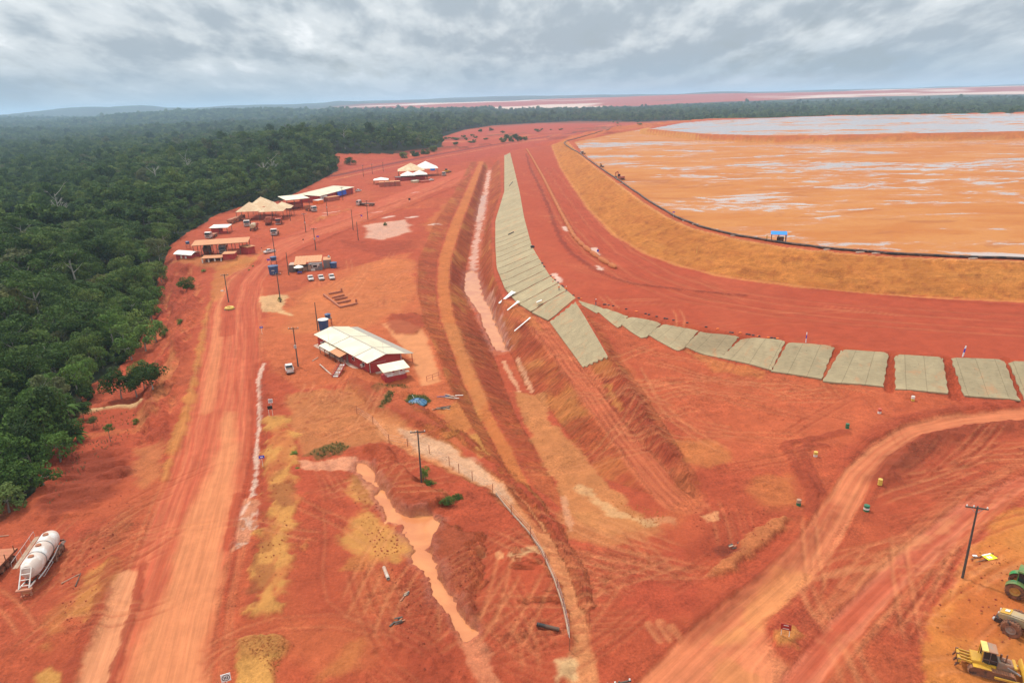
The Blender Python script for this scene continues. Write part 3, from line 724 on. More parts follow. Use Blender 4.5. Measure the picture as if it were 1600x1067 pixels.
stripe([(p[0], p[1] + 1.5) for p in E_], soil(222, 150, 80), .9, .6, .8, .8, .3)
CRS = [(890, 218), (906, 238), (932, 259), (968, 284), (1008, 313), (1049, 338), (1089, 354.5), (1149, 369), (1229, 382), (1314, 392), (1403, 398), (1502, 402.5), (1620, 406)]
m = line_mask(np.array([tuple(P(a, b, ZC)[:2]) for a, b in CRS]), 2.6, .5, .3)
paint(m, soil(196, 96, 60), .95)
m = line_mask(np.array([tuple(P(p[0], p[1], ZC)[:2]) for p in F_]), .6, .3, .2); paint(m, soil(226, 152, 92), .9); lift(m, .25)
# outer flank of the far dam, inner dike
m = line_mask(np.array(CREST_FAR), 22, 5, 4, .05); paint(m, soil(206, 112, 62), .85)
m = line_mask(np.array(CREST_FAR), 3, 1.5, 1, .05); paint(m, soil(190, 92, 58), .9)
dk = np.array([tuple(P(a, b, ZR + h)[:2]) for (a, b), h in zip(DK, DIKE_H)])
m = line_mask(dk, 17, 3, 1, .05); paint(m, soil(204, 120, 62), .95)
m = line_mask(dk + np.array([0, 4]), 4, 1.5, 1, .05); paint(m, soil(196, 104, 62), .95)
# left bank and yard with the trailers
patch([(262, 700), (285, 640), (305, 560), (322, 480), (330, 470), (318, 540), (300, 640), (280, 700), (250, 770)], 'ochre', .7, 1.2, 1.0, .3, h=.3)
patch([(205, 680), (240, 640), (262, 590), (275, 530), (262, 560), (235, 620), (210, 660)], 'tan', .6, 1.5, 1.5, .3)
patch([(250, 690), (215, 700), (200, 740), (225, 760), (250, 740)], 'tan', .5, 2, 2, .3)
patch([(120, 610), (160, 590), (188, 598), (178, 625), (140, 640)], soil(206, 98, 66), .9, 1.5, 1.5, .3)
stripe([(118, 648), (150, 642), (185, 636), (218, 631)], 'cream', 1.2, .85, .8, .8, .4, h=.5)
stripe([(95, 692), (130, 682), (170, 676), (212, 672)], 'orange', 1.6, .7, 1, 1, .4)
patch([(55, 790), (60, 735), (110, 700), (200, 700), (210, 740), (150, 800), (60, 830)], soil(150, 68, 46), .8, 5, 6, .12)
mm = poly_mask(W([(60, 790), (70, 735), (120, 700), (200, 700), (205, 740), (150, 800), (60, 820)]), 2, 1, .3)
if mm: Z[mm[0]] += mm[1] * fbm(X[mm[0]] * .1, Y[mm[0]] * .45, 97, 4) * 1.9
patch([(238, 440), (262, 400), (300, 410), (290, 450), (262, 490), (240, 500)], soil(160, 70, 46), .7, 2, 2, .3)
mm = poly_mask(W([(205, 690), (240, 560), (250, 440), (300, 410), (320, 460), (290, 560), (255, 690)]), 3, 1, .3)
if mm:
    s = mm[0]; k = fbm(X[s] * .35 + Y[s] * .12, Y[s] * .1, 99, 4, .6); Z[s] += mm[1] * k * 2.5
    grain(s, Y[s] * .35 + X[s] * .12, X[s] * .06, mm[1] * .8); paint((s, mm[1] * sstep(.0, .5, k)), 'dark', .6); paint((s, mm[1] * sstep(.1, .5, -k)), soil(226, 138, 88), .5)
patch([(180, 868), (165, 930), (140, 965), (110, 960), (130, 910), (150, 880)], 'ochre', .75, 1.6, 1.4, .4)
patch([(70, 960), (110, 930), (100, 980), (70, 1010)], 'ochre', .5, 1.6, 1.4, .4)
stripe([(178, 870), (160, 940), (130, 1010), (105, 1067)], 'dark', .9, .6, .6, .7, .6, h=.25)
patch([(210, 800), (185, 850), (175, 872), (150, 870), (190, 800)], 'brown', .45, 1.5, 1.4, .5)
patch([(-60, 1110), (-60, 780), (40, 790), (120, 850), (60, 1000), (40, 1110)], soil(190, 90, 58), .5, 3, 2, .2)
# huts area
patch([(268, 410), (300, 398), (390, 398), (400, 404), (350, 420), (300, 414)], 'tan', .6, 2, 2, .2)
patch([(335, 420), (390, 400), (420, 385), (400, 402), (360, 428), (340, 470), (330, 470)], 'ochre', .5, 1.5, 1, .2)

# ------------------------------------------------------------------ criss-cross of older wheel and crawler tracks
rt = random.Random(77)
def wander(zone, n, ang, spread, L, seed=0, cols=('dark', 'light'), a=(.2, .45), gauge=.95):
    zw = W(zone); lo, hi = zw.min(0), zw.max(0)
    for k in range(n):
        for _ in range(20):
            x, y = rt.uniform(lo[0], hi[0]), rt.uniform(lo[1], hi[1])
            if inside(np.array([x]), np.array([y]), zw)[0]: break
        th = ang + rt.gauss(0, spread); bend = rt.gauss(0, .05); l = L * rt.uniform(.4, 1.2); p = [(x, y)]
        for i in range(7): x += math.cos(th) * l / 7; y += math.sin(th) * l / 7; th += bend; p.append((x, y))
        line = np.array(p); s = sub(line, 2.5)
        if s is None: continue
        d, arc, side = seg_dist(X[s], Y[s], line); sd = d * side
        fade = sstep(0, l * .2, arc) * (1 - sstep(l * .75, l, arc)); al = rt.uniform(*a); c = rt.choice(cols)
        for o in (-gauge, gauge):
            kk = np.exp(-((sd - o) / .3) ** 2) * fade
            paint((s, kk), c, al); Z[s] -= kk * .09
            kr = (np.exp(-((sd - o - .5) / .2) ** 2) + np.exp(-((sd - o + .5) / .2) ** 2)) * fade
            Z[s] += kr * .07; paint((s, np.clip(kr, 0, 1)), 'light' if c == 'dark' else 'dark', al * .35)
wander([(470, 770), (560, 750), (630, 900), (700, 1060), (430, 1060), (465, 900)], 22, 1.3, .7, 26)
wander([(440, 480), (520, 430), (640, 400), (665, 520), (600, 500), (560, 500), (470, 560)], 34, 1.1, .9, 34)
wander([(450, 610), (545, 600), (640, 690), (560, 700), (470, 700)], 16, 1.2, .9, 20)
wander([(960, 510), (1100, 560), (1400, 615), (1350, 680), (1200, 760), (1100, 740), (1000, 620)], 46, 2.6, .7, 30)
wander([(960, 860), (1080, 860), (1200, 820), (1100, 940), (1000, 1000), (940, 960)], 26, 2.4, .8, 22)
wander([(1230, 920), (1340, 820), (1420, 780), (1440, 830), (1300, 970)], 7, .8, .5, 22)
wander([(1300, 1060), (1440, 900), (1520, 830), (1460, 960), (1420, 1060)], 10, .9, .25, 26)
wander([(1460, 960), (1540, 840), (1600, 810), (1600, 1060), (1450, 1060)], 9, 2.2, .8, 14)
wander([(1400, 700), (1600, 690), (1600, 720), (1480, 770), (1380, 840), (1340, 800)], 18, .35, .4, 26)
wander([(400, 360), (480, 320), (560, 320), (600, 300), (640, 295), (560, 335), (480, 372)], 26, .9, .8, 50)
wander([(0, 900), (110, 860), (200, 760), (180, 860), (60, 1060), (0, 1060)], 22, 1.2, .5, 22)
wander([(850, 250), (900, 320), (1000, 420), (1250, 470), (1600, 500), (1600, 545), (1200, 515), (960, 470), (860, 400), (830, 300)], 40, 2.4, .5, 60, a=(.12, .3))
wander([(660, 960), (880, 1000), (880, 1060), (700, 1060)], 14, 1.6, .8, 16)

# ------------------------------------------------------------------ general roughness of bulldozed ground
near = 1 - sstep(500, 1100, Y)
flatroad = np.zeros(X.shape)
for poly in ([(100, 1110), (225, 840), (305, 600), (335, 462), (430, 376), (600, 309), (735, 262), (712, 286), (560, 346), (428, 410), (402, 520), (400, 660), (345, 900), (316, 1110)],
             [(1600, 636), (1420, 662), (1322, 730), (1250, 840), (1080, 985), (950, 1110), (1215, 1110), (1194, 972), (1340, 790), (1440, 682), (1600, 657)],
             [(1610, 735), (1420, 845), (1290, 975), (1200, 1110), (1255, 1110), (1400, 930), (1620, 752)],
             [(598, 505), (625, 500), (662, 514), (690, 596), (660, 602), (642, 560)]):
    m = poly_mask(W(poly), 1, .5)
    if m: flatroad[m[0]] = np.maximum(flatroad[m[0]], m[1])
m = poly_mask(np.array([tuple(P(a, b, ZT)[:2]) for a, b in AE]), 1.0, .5, .3); flatroad[m[0]] = np.maximum(flatroad[m[0]], m[1] * .85)
calm = 1 - .85 * flatroad
m = poly_mask(MATZ, 1, .1); calm[m[0]] *= 1 - .97 * m[1]
for px in ([(418, 650), (466, 700), (465, 800), (455, 915), (400, 968), (412, 800)], [(540, 740), (600, 800), (637, 858), (590, 890), (540, 858)], [(1450, 960), (1540, 820), (1680, 780), (1680, 1110), (1440, 1060)]):
    m = poly_mask(W(px), 1, .5)
    if m: flatroad[m[0]] = np.maximum(flatroad[m[0]], m[1] * .6)
rgh = .35 + .65 * sstep(-.2, .4, fbm(X / 20, Y / 20, 55, 3))
Z += near * calm * rgh * (fbm(X / 5.0, Y / 5.0, 51, 4, .6) * .5 + np.abs(fbm(X / 1.7, Y / 1.7, 53, 3)) * .34 * (1 - sstep(160, 300, Y)))
clod = sstep(.35, .62, fbm(X / .9, Y / .9, 57, 2)) * sstep(.05, .45, fbm(X / 13, Y / 13, 58, 3)) * calm * (1 - sstep(140, 220, Y))
Z += clod * .22
paint((slice(None), clod), 'dark', .55)
fine = fbm(X / 2.2, Y / 2.2, 59, 4, .65)
C *= (1 + .16 * fine * (1 - sstep(900, 2000, Y)))[..., None]

# the bed of the reservoir and of the upper pond lies under its sheet of silt
RES = [tuple(P(a, b, ZR)[:2]) for a, b in ((897, 222), (912, 241), (938, 261), (975, 285.5), (1015, 313.5), (1057, 338.5), (1097, 354.5), (1157, 368.5), (1237, 381), (1317, 390), (1405, 396.5), (1503, 401), (1620, 404.5), (1760, 409))]
RES += [(dk[-1][0] + 60, dk[-1][1] - 10)] + [(q[0], q[1] - 10) for q in dk[::-1]] + [(CREST_FAR[2][0] + 28, CREST_FAR[2][1] - 22), (CREST_FAR[1][0] + 30, CREST_FAR[1][1] - 22)]
m = poly_mask(np.array(RES), .8, .5, .2, 4, 0.0); Z[m[0]] = Z[m[0]] * (1 - m[1]) + (ZR - .25) * m[1]
paint(m, 'mud', .9)
UP = [(q[0], q[1] + 13) for q in dk[0:]] + [(CREST_FAR[k][0] + 20, CREST_FAR[k][1] - 22) for k in (6, 5, 4, 3)] + [(CREST_FAR[2][0] + 60, CREST_FAR[2][1] - 40)]
m = poly_mask(np.array(UP), 2.5, 6, .02, 4, -5.0); Z[m[0]] = Z[m[0]] * (1 - m[1]) + (ZR + 5.8) * m[1]
s = m[0]; rim = sub(np.array(UP), 14)
d, _, _ = seg_dist(X[rim], Y[rim], np.array(UP), True); hold = (1 - sstep(5, 9, np.where(inside(X[rim], Y[rim], np.array(UP)), np.maximum(d - 9, 0) * .0 + d, d)))
Z[rim] = np.where((hold > .5) & (Z[rim] < ZR + 6.7) & (Y[rim] > dk[0][1] * 0), np.maximum(Z[rim], ZR + 6.6), Z[rim])
# gullies between the mats of the right-hand slope
for a, b in (((943, 478), (931, 490)), ((983, 489), (966, 510)), ((1034, 500.5), (1007, 528)), ((1092, 512.5), (1063, 546)), ((1157, 523), (1140, 548)), ((1229.5, 533), (1222, 556)), ((1309, 542), (1290, 580)), ((1394, 551), (1389, 608)), ((1480, 557.5), (1494, 618)), ((1573, 562), (1598, 628))):
    l = np.array([tuple(P(a[0], a[1], ZT)[:2]), tuple(P(b[0], b[1], .4)[:2])])
    m = line_mask(l, .9 if a[0] > 1300 else .5, .5, .5, .8); paint(m, soil(186, 82, 52), .95); lift(m, -.5 if a[0] > 1300 else -.3)

# standing water lies in shallow basins
def basin(px, z_of, depth=.45, pad=.2, soft=.8, rag=1.1):
    poly = W(px)
    pad -= .55 if z_of < -2 else .1
    mw = poly_mask(poly, 1.6, 1.5, .35, 5, 1.0); paint(mw, soil(178, 88, 56), .6); wet(mw, .45)
    m = poly_mask(poly, soft, rag, .35, 5, pad)
    if m is None: return
    s, w = m
    Z[s] = Z[s] * (1 - w) + (z_of - depth) * w
    paint(m, 'peach', .6)
PONDS = {
 'ditch_puddle': ([(562, 722), (574, 724), (592, 756), (624, 808), (645, 806), (672, 805), (694, 813), (686, 830), (666, 856), (680, 884), (700, 922), (736, 990), (727, 996), (692, 942), (660, 892), (645, 862), (641, 838), (616, 812), (580, 748), (566, 734)], -.25),
 'trench_pool': ([(727, 424), (736, 420), (746, 425), (752, 445), (756, 462), (770, 482), (778, 505), (788, 525), (797, 545), (772, 546), (760, 520), (744, 480), (731, 465), (724, 450)], -7.2),
 'upper_trench_pool': ([(752, 304), (760, 303), (757, 330), (749, 348), (742, 345)], -6.75),
}
for nm, (px, z) in PONDS.items(): basin(px, z)

verts = np.stack([X, Y, Z], -1).reshape(-1, 3)
idx = np.arange(NR * NCOL).reshape(NR, NCOL)
faces = np.stack([idx[:-1, :-1], idx[:-1, 1:], idx[1:, 1:], idx[1:, :-1]], -1).reshape(-1, 4)

def soil_material():
    m = bpy.data.materials.new('laterite_soil'); m.use_nodes = True
    t = m.node_tree; t.nodes.clear(); w = NT(t)
    at = w.n('ShaderNodeAttribute', attribute_name='soil')
    pos = w.n('ShaderNodeNewGeometry').outputs['Position']
    sm = w.math('SUBTRACT', 1.0, w.math('MULTIPLY', w.n('ShaderNodeAttribute', attribute_name='packed').outputs['Fac'], .78))
    n1 = w.noise(pos, .45, 6, .65, .3); n2 = w.noise(pos, 2.6, 5, .7); n3 = w.noise(pos, .06, 4, .6)
    k = w.math('ADD', w.math('ADD', w.mapr(n1, .25, .75, -.22, .22, False), w.mapr(n2, .25, .75, -.36, .36, False)), w.mapr(n3, .3, .7, -.10, .10, False))
    amp = w.mapr(w.noise(pos, .07, 3, .6), .36, .64, .45, 1.25)
    k = w.math('MULTIPLY', w.math('MULTIPLY', k, sm), amp)
    gsep = w.n('ShaderNodeSeparateXYZ', i={0: w.n('ShaderNodeAttribute', attribute_name='grain').outputs['Vector']})
    gv = w.n('ShaderNodeCombineXYZ', i={0: gsep.outputs[0], 1: gsep.outputs[1], 2: 0.0}).outputs[0]
    g1 = w.noise(gv, 2.4, 4, .68, .15)
    k = w.math('ADD', k, w.math('MULTIPLY', w.mapr(g1, .28, .72, -.42, .36, False), gsep.outputs[2]))
    k = w.math('ADD', k, 1.0)
    c = w.mix(1.0, at.outputs['Color'], w.n('ShaderNodeCombineXYZ', i={0: k, 1: k, 2: k}).outputs[0], 'MULTIPLY')
    # specks of darker clods and pale grit
    vo = w.n('ShaderNodeTexVoronoi', i={'Vector': pos, 'Scale': 1.1, 'Randomness': 1.0})
    sp = w.mapr(vo.outputs['Distance'], .10, .17, 1, 0)
    gate = w.mapr(w.noise(pos, .11, 4, .6), .52, .66, 0, 1)
    c = w.mix(w.math('MULTIPLY', w.math('MULTIPLY', w.math('MULTIPLY', sp, gate), sm), .6), c, (.085, .022, .012, 1))
    wetn = at.outputs['Alpha']
    rough = w.mapr(wetn, 0, 1, .92, .25, False)
    b = w.n('ShaderNodeBsdfPrincipled', i={'Base Color': c, 'Roughness': rough, 'Specular IOR Level': w.mapr(wetn, 0, 1, .12, .6, False)})
    bh = w.math('ADD', w.math('ADD', w.noise(pos, .9, 6, .7), w.math('MULTIPLY', w.math('MULTIPLY', g1, gsep.outputs[2]), 1.3)), w.math('MULTIPLY', w.noise(pos, 5.0, 4, .6), .35))
    bn = w.n('ShaderNodeBump', i={'Strength': w.math('MULTIPLY', sm, .7), 'Distance': .6, 'Height': bh})
    w.link(bn.outputs[0], b.inputs['Normal'])
    o = w.n('ShaderNodeOutputMaterial'); w.link(b.outputs[0], o.inputs[0])
    return m
SOIL = soil_material()
gm = np_mesh('ground', verts, faces, SOIL)
ca = gm.color_attributes.new('soil', 'FLOAT_COLOR', 'POINT')
ca.data.foreach_set('color', np.concatenate([np.clip(C, .003, .9), WET[..., None]], -1).astype(np.float32).reshape(-1))
pk = gm.attributes.new('packed', 'FLOAT', 'POINT'); pk.data.foreach_set('value', flatroad.astype(np.float32).ravel())
ga = gm.attributes.new('grain', 'FLOAT_VECTOR', 'POINT'); ga.data.foreach_set('vector', GRAIN.astype(np.float32).ravel())
ground = link_mesh('ground', gm, smooth=True)
tag(ground, kind='structure')
def HZ(x, y):
    """height of the finished ground"""
    i = np.searchsorted(ys, y) - 1; i = min(max(i, 0), NR - 2)
    fy = (y - ys[i]) / (ys[i + 1] - ys[i])
    r = []
    for k in (i, i + 1):
        u = x / (ys[k] * .86 + 42); j = min(max(np.searchsorted(us, u) - 1, 0), NCOL - 2)
        fx = (u - us[j]) / (us[j + 1] - us[j]); r.append(Z[k, j] * (1 - fx) + Z[k, j + 1] * fx)
    return float(r[0] * (1 - fy) + r[1] * fy)

# ------------------------------------------------------------------ muddy water
def water_material(name, col, col2, rough=.12):
    m = bpy.data.materials.new(name); m.use_nodes = True
    t = m.node_tree; t.nodes.clear(); w = NT(t)
    pos = w.n('ShaderNodeNewGeometry').outputs['Position']
    n = w.noise(pos, .18, 4, .6, .5)
    c = w.mix(w.mapr(n, .35, .65), (*col, 1), (*col2, 1))
    b = w.n('ShaderNodeBsdfPrincipled', i={'Base Color': c, 'Roughness': rough, 'IOR': 1.33})
    bn = w.n('ShaderNodeBump', i={'Strength': .12, 'Distance': .05, 'Height': w.noise(pos, 1.6, 3, .5)})
    w.link(bn.outputs[0], b.inputs['Normal'])
    o = w.n('ShaderNodeOutputMaterial'); w.link(b.outputs[0], o.inputs[0])
    return m
MUDW = water_material('muddy_water', soil(240, 158, 100), soil(226, 140, 90))
def sheet(name, poly, z, m, grow=1.0):
    p = np.array(poly); c = p.mean(0)
    bm = bmesh.new()
    vs = [bm.verts.new((q[0], q[1], z)) for q in p]
    f = bm.faces.new(vs)
    if f.normal.z < 0: f.normal_flip()
    bmesh.ops.triangulate(bm, faces=bm.faces[:])
    me = bpy.data.meshes.new(name); bm.to_mesh(me); bm.free(); me.materials.append(m)
    return link_mesh(name, me)
def offset_poly(poly, r):
    p = np.array(poly); n = len(p); area = 0
    for k in range(n): area += p[k][0] * p[(k + 1) % n][1] - p[(k + 1) % n][0] * p[k][1]
    sgn = 1 if area > 0 else -1; out = []
    for k in range(n):
        t = p[(k + 1) % n] - p[k - 1]; L = np.hypot(*t) + 1e-9
        out.append(p[k] + np.array([t[1], -t[0]]) / L * r * sgn)
    return np.array(out)
for nm, (px, z) in PONDS.items():
    tag(sheet('muddy_water', offset_poly(W(px), 3.6), z, MUDW), kind='structure')

# reservoir: wet silt with films of water
def silt_material(name='reservoir_silt', lo=.524, foam=.75):
    m = bpy.data.materials.new(name); m.use_nodes = True
    t = m.node_tree; t.nodes.clear(); w = NT(t)
    pos = w.n('ShaderNodeNewGeometry').outputs['Position']
    st = w.n('ShaderNodeMapping', i={0: pos, 2: (0, 0, R(-8)), 3: (.55, 1.0, 1)}).outputs[0]
    a = w.noise(st, .016, 6, .6, .9); bq = w.noise(st, .07, 6, .65, 1.2); cq = w.noise(st, .4, 5, .65)
    film = w.math('ADD', w.math('ADD', w.math('MULTIPLY', a, .48), w.math('MULTIPLY', bq, .38)), w.math('MULTIPLY', cq, .14))
    sy = w.n('ShaderNodeSeparateXYZ', i={0: pos}).outputs[1]
    bias = w.mapr(sy, 250, 480, -.035, .0, False)
    film = w.math('ADD', film, bias)
    wetm = w.mapr(film, lo, lo + .025)
    damp = w.mapr(film, lo - .06, lo + .025)
    n = w.noise(st, .05, 5, .6, .4); n2 = w.noise(st, .9, 5, .65)
    base = w.mix(w.mapr(n, .35, .65), (*soil(206, 126, 60), 1), (*soil(216, 144, 78), 1))
    base = w.mix(w.mapr(n2, .3, .75, 0, .35), base, (*soil(188, 108, 60), 1))
    stk = w.mapr(w.noise(w.vmath('ADD', st, (50, 9, 0)), .035, 6, .62, 1.2), .57, .66)
    base = w.mix(w.math('MULTIPLY', stk, .55), base, (*soil(178, 104, 58), 1))
    base = w.mix(w.math('MULTIPLY', damp, .5), base, (*soil(212, 152, 118), 1))
    base = w.mix(w.math('MULTIPLY', wetm, .75), base, (*soil(214, 190, 178), 1))
    b = w.n('ShaderNodeBsdfPrincipled', i={'Base Color': base, 'Roughness': w.mapr(wetm, 0, 1, .85, .10, False), 'Specular IOR Level': w.mapr(wetm, 0, 1, .15, .55, False)})
    bn = w.n('ShaderNodeBump', i={'Strength': w.mapr(wetm, 0, 1, .5, .02, False), 'Distance': .25, 'Height': w.noise(pos, .8, 5, .6)})
    w.link(bn.outputs[0], b.inputs['Normal'])
    o = w.n('ShaderNodeOutputMaterial'); w.link(b.outputs[0], o.inputs[0])
    return m
tag(sheet('reservoir_silt', RES, ZR + .12, silt_material()), kind='structure')
PONDW = water_material('pond_water', soil(216, 176, 160), soil(206, 150, 126), .09)
tag(sheet('pond_water', UP, ZR + 6.3, silt_material('pond_silt', .455, .57)), kind='structure')
# ------------------------------------------------------------------ mesh builder
class MB:
    def __init__(s): s.v = []; s.f = []; s.m = []; s.cur = 0
    def add(s, vs, fs, M=None):
        o = len(s.v)
        for v in vs: s.v.append(tuple(M @ Vector(v)) if M is not None else tuple(v))
        for f in fs: s.f.append([o + k for k in f]); s.m.append(s.cur)
        return s
    def box(s, c, size, rot=None, M=None):
        x, y, z = (d / 2 for d in size)
        vs = [(-x, -y, -z), (x, -y, -z), (x, y, -z), (-x, y, -z), (-x, -y, z), (x, -y, z), (x, y, z), (-x, y, z)]
        fs = [(0, 3, 2, 1), (4, 5, 6, 7), (0, 1, 5, 4), (1, 2, 6, 5), (2, 3, 7, 6), (3, 0, 4, 7)]
        T = Matrix.Translation(c)
        if rot is not None: T = T @ (Matrix.Rotation(rot, 4, 'Z') if not isinstance(rot, Matrix) else rot)
        if M is not None: T = M @ T
        return s.add(vs, fs, T)
    def bar(s, a, b, w, h=None):
        a, b = Vector(a), Vector(b); d = b - a; L = d.length
        if L < 1e-6: return s
        q = d.to_track_quat('X', 'Z').to_matrix().to_4x4()
        return s.box((0, 0, 0), (L, w, h or w), M=Matrix.Translation((a + b) / 2) @ q)
    def tube(s, a, b, r0, r1=None, n=8, cap=True):
        a, b = Vector(a), Vector(b); d = b - a
        r1 = r0 if r1 is None else r1
        q = d.to_track_quat('Z', 'Y').to_matrix()
        vs = []
        for p, r in ((a, r0), (b, r1)):
            for k in range(n):
                t = 2 * math.pi * k / n; vs.append(p + q @ Vector((math.cos(t) * r, math.sin(t) * r, 0)))
        fs = [(k, (k + 1) % n, n + (k + 1) % n, n + k) for k in range(n)]
        if cap: fs += [tuple(range(n))[::-1], tuple(range(n, 2 * n))]
        return s.add(vs, fs)
    def path(s, pts, r, n=6, cap=True):
        pts = [Vector(p) for p in pts]; vs = []; m = len(pts)
        for i, p in enumerate(pts):
            d = pts[min(i + 1, m - 1)] - pts[max(i - 1, 0)]
            q = d.to_track_quat('Z', 'Y').to_matrix()
            rr = r[i] if isinstance(r, (list, tuple)) else r
            for k in range(n):
                t = 2 * math.pi * k / n; vs.append(p + q @ Vector((math.cos(t) * rr, math.sin(t) * rr, 0)))
        fs = [(i * n + k, i * n + (k + 1) % n, (i + 1) * n + (k + 1) % n, (i + 1) * n + k) for i in range(m - 1) for k in range(n)]
        if cap: fs += [tuple(range(n))[::-1], tuple(range((m - 1) * n, m * n))]
        return s.add(vs, fs)
    def lathe(s, prof, n=16, M=None, cap=True):
        """prof: (radius, z) from below to above"""
        vs = []; m = len(prof)
        for r, z in prof:
            for k in range(n):
                t = 2 * math.pi * k / n; vs.append((math.cos(t) * r, math.sin(t) * r, z))
        fs = [(i * n + k, i * n + (k + 1) % n, (i + 1) * n + (k + 1) % n, (i + 1) * n + k) for i in range(m - 1) for k in range(n)]
        if cap: fs += [tuple(range(n))[::-1], tuple(range((m - 1) * n, m * n))]
        return s.add(vs, fs, M)
    def prism(s, outline, y0, y1, M=None):
        """outline in (x, z), extruded along y"""
        n = len(outline)
        vs = [(x, y0, z) for x, z in outline] + [(x, y1, z) for x, z in outline]
        fs = [tuple(range(n)), tuple(range(n, 2 * n))[::-1]] + [(k, n + k, n + (k + 1) % n, (k + 1) % n) for k in range(n)]
        return s.add(vs, fs, M)
    def slab(s, quad, t):
        """a sheet through four corners, thickness t downwards"""
        q = [Vector(p) for p in quad]
        n = (q[1] - q[0]).cross(q[3] - q[0]).normalized()
        if n.z < 0: n = -n
        k = len(q)
        vs = q + [p - n * t for p in q]
        fs = [tuple(range(k)), tuple(range(k, 2 * k))[::-1]] + [(i, k + i, k + (i + 1) % k, (i + 1) % k) for i in range(k)]
        return s.add(vs, fs)
    def build(s, name, m, parent=None, bevel=0.0, smooth=False):
        me = bpy.data.meshes.new(name)
        me.from_pydata(s.v, [], s.f)
        bm = bmesh.new(); bm.from_mesh(me)
        bmesh.ops.recalc_face_normals(bm, faces=bm.faces[:])
        if bevel > 0:
            es = [e for e in bm.edges if e.is_manifold and e.calc_face_angle(0) > .5]
            bmesh.ops.bevel(bm, geom=es, offset=bevel, segments=2, affect='EDGES', clamp_overlap=True)
        bm.to_mesh(me); bm.free()
        for k in (m if isinstance(m, (list, tuple)) else [m]): me.materials.append(k)
        if smooth:
            me.polygons.foreach_set('use_smooth', [True] * len(me.polygons))
            try: me.set_sharp_from_angle(angle=R(35))
            except Exception: pass
        return link_mesh(name, me, parent)

def thing(name, label, cat, loc=(0, 0, 0), rz=0.0, group=None):
    o = bpy.data.objects.new(name, None); COL.objects.link(o)
    o.empty_display_size = .5
    o.location = loc; o.rotation_euler = (0, 0, rz)
    return tag(o, label, cat, group)
KIDS = {}
def copy_tree(o, parent=None, swap=None):
    c = o.copy(); COL.objects.link(c)
    if parent: c.parent = parent; c.matrix_parent_inverse = o.matrix_parent_inverse.copy()
    for ch in [k for k in ALL_CHILDREN(o)]: copy_tree(ch, c, swap)
    return c
def ALL_CHILDREN(o): return list(o.children)
def spot(px, py):
    g = G(px, py); return Vector((g.x, g.y, HZ(g.x, g.y)))
def heading(p, q):
    """plan angle from ground pixel p to ground pixel q"""
    a, b = G(*p), G(*q); return math.atan2(b.y - a.y, b.x - a.x)
def gdist(p, q):
    a, b = G(*p), G(*q); return math.hypot(b.x - a.x, b.y - a.y)

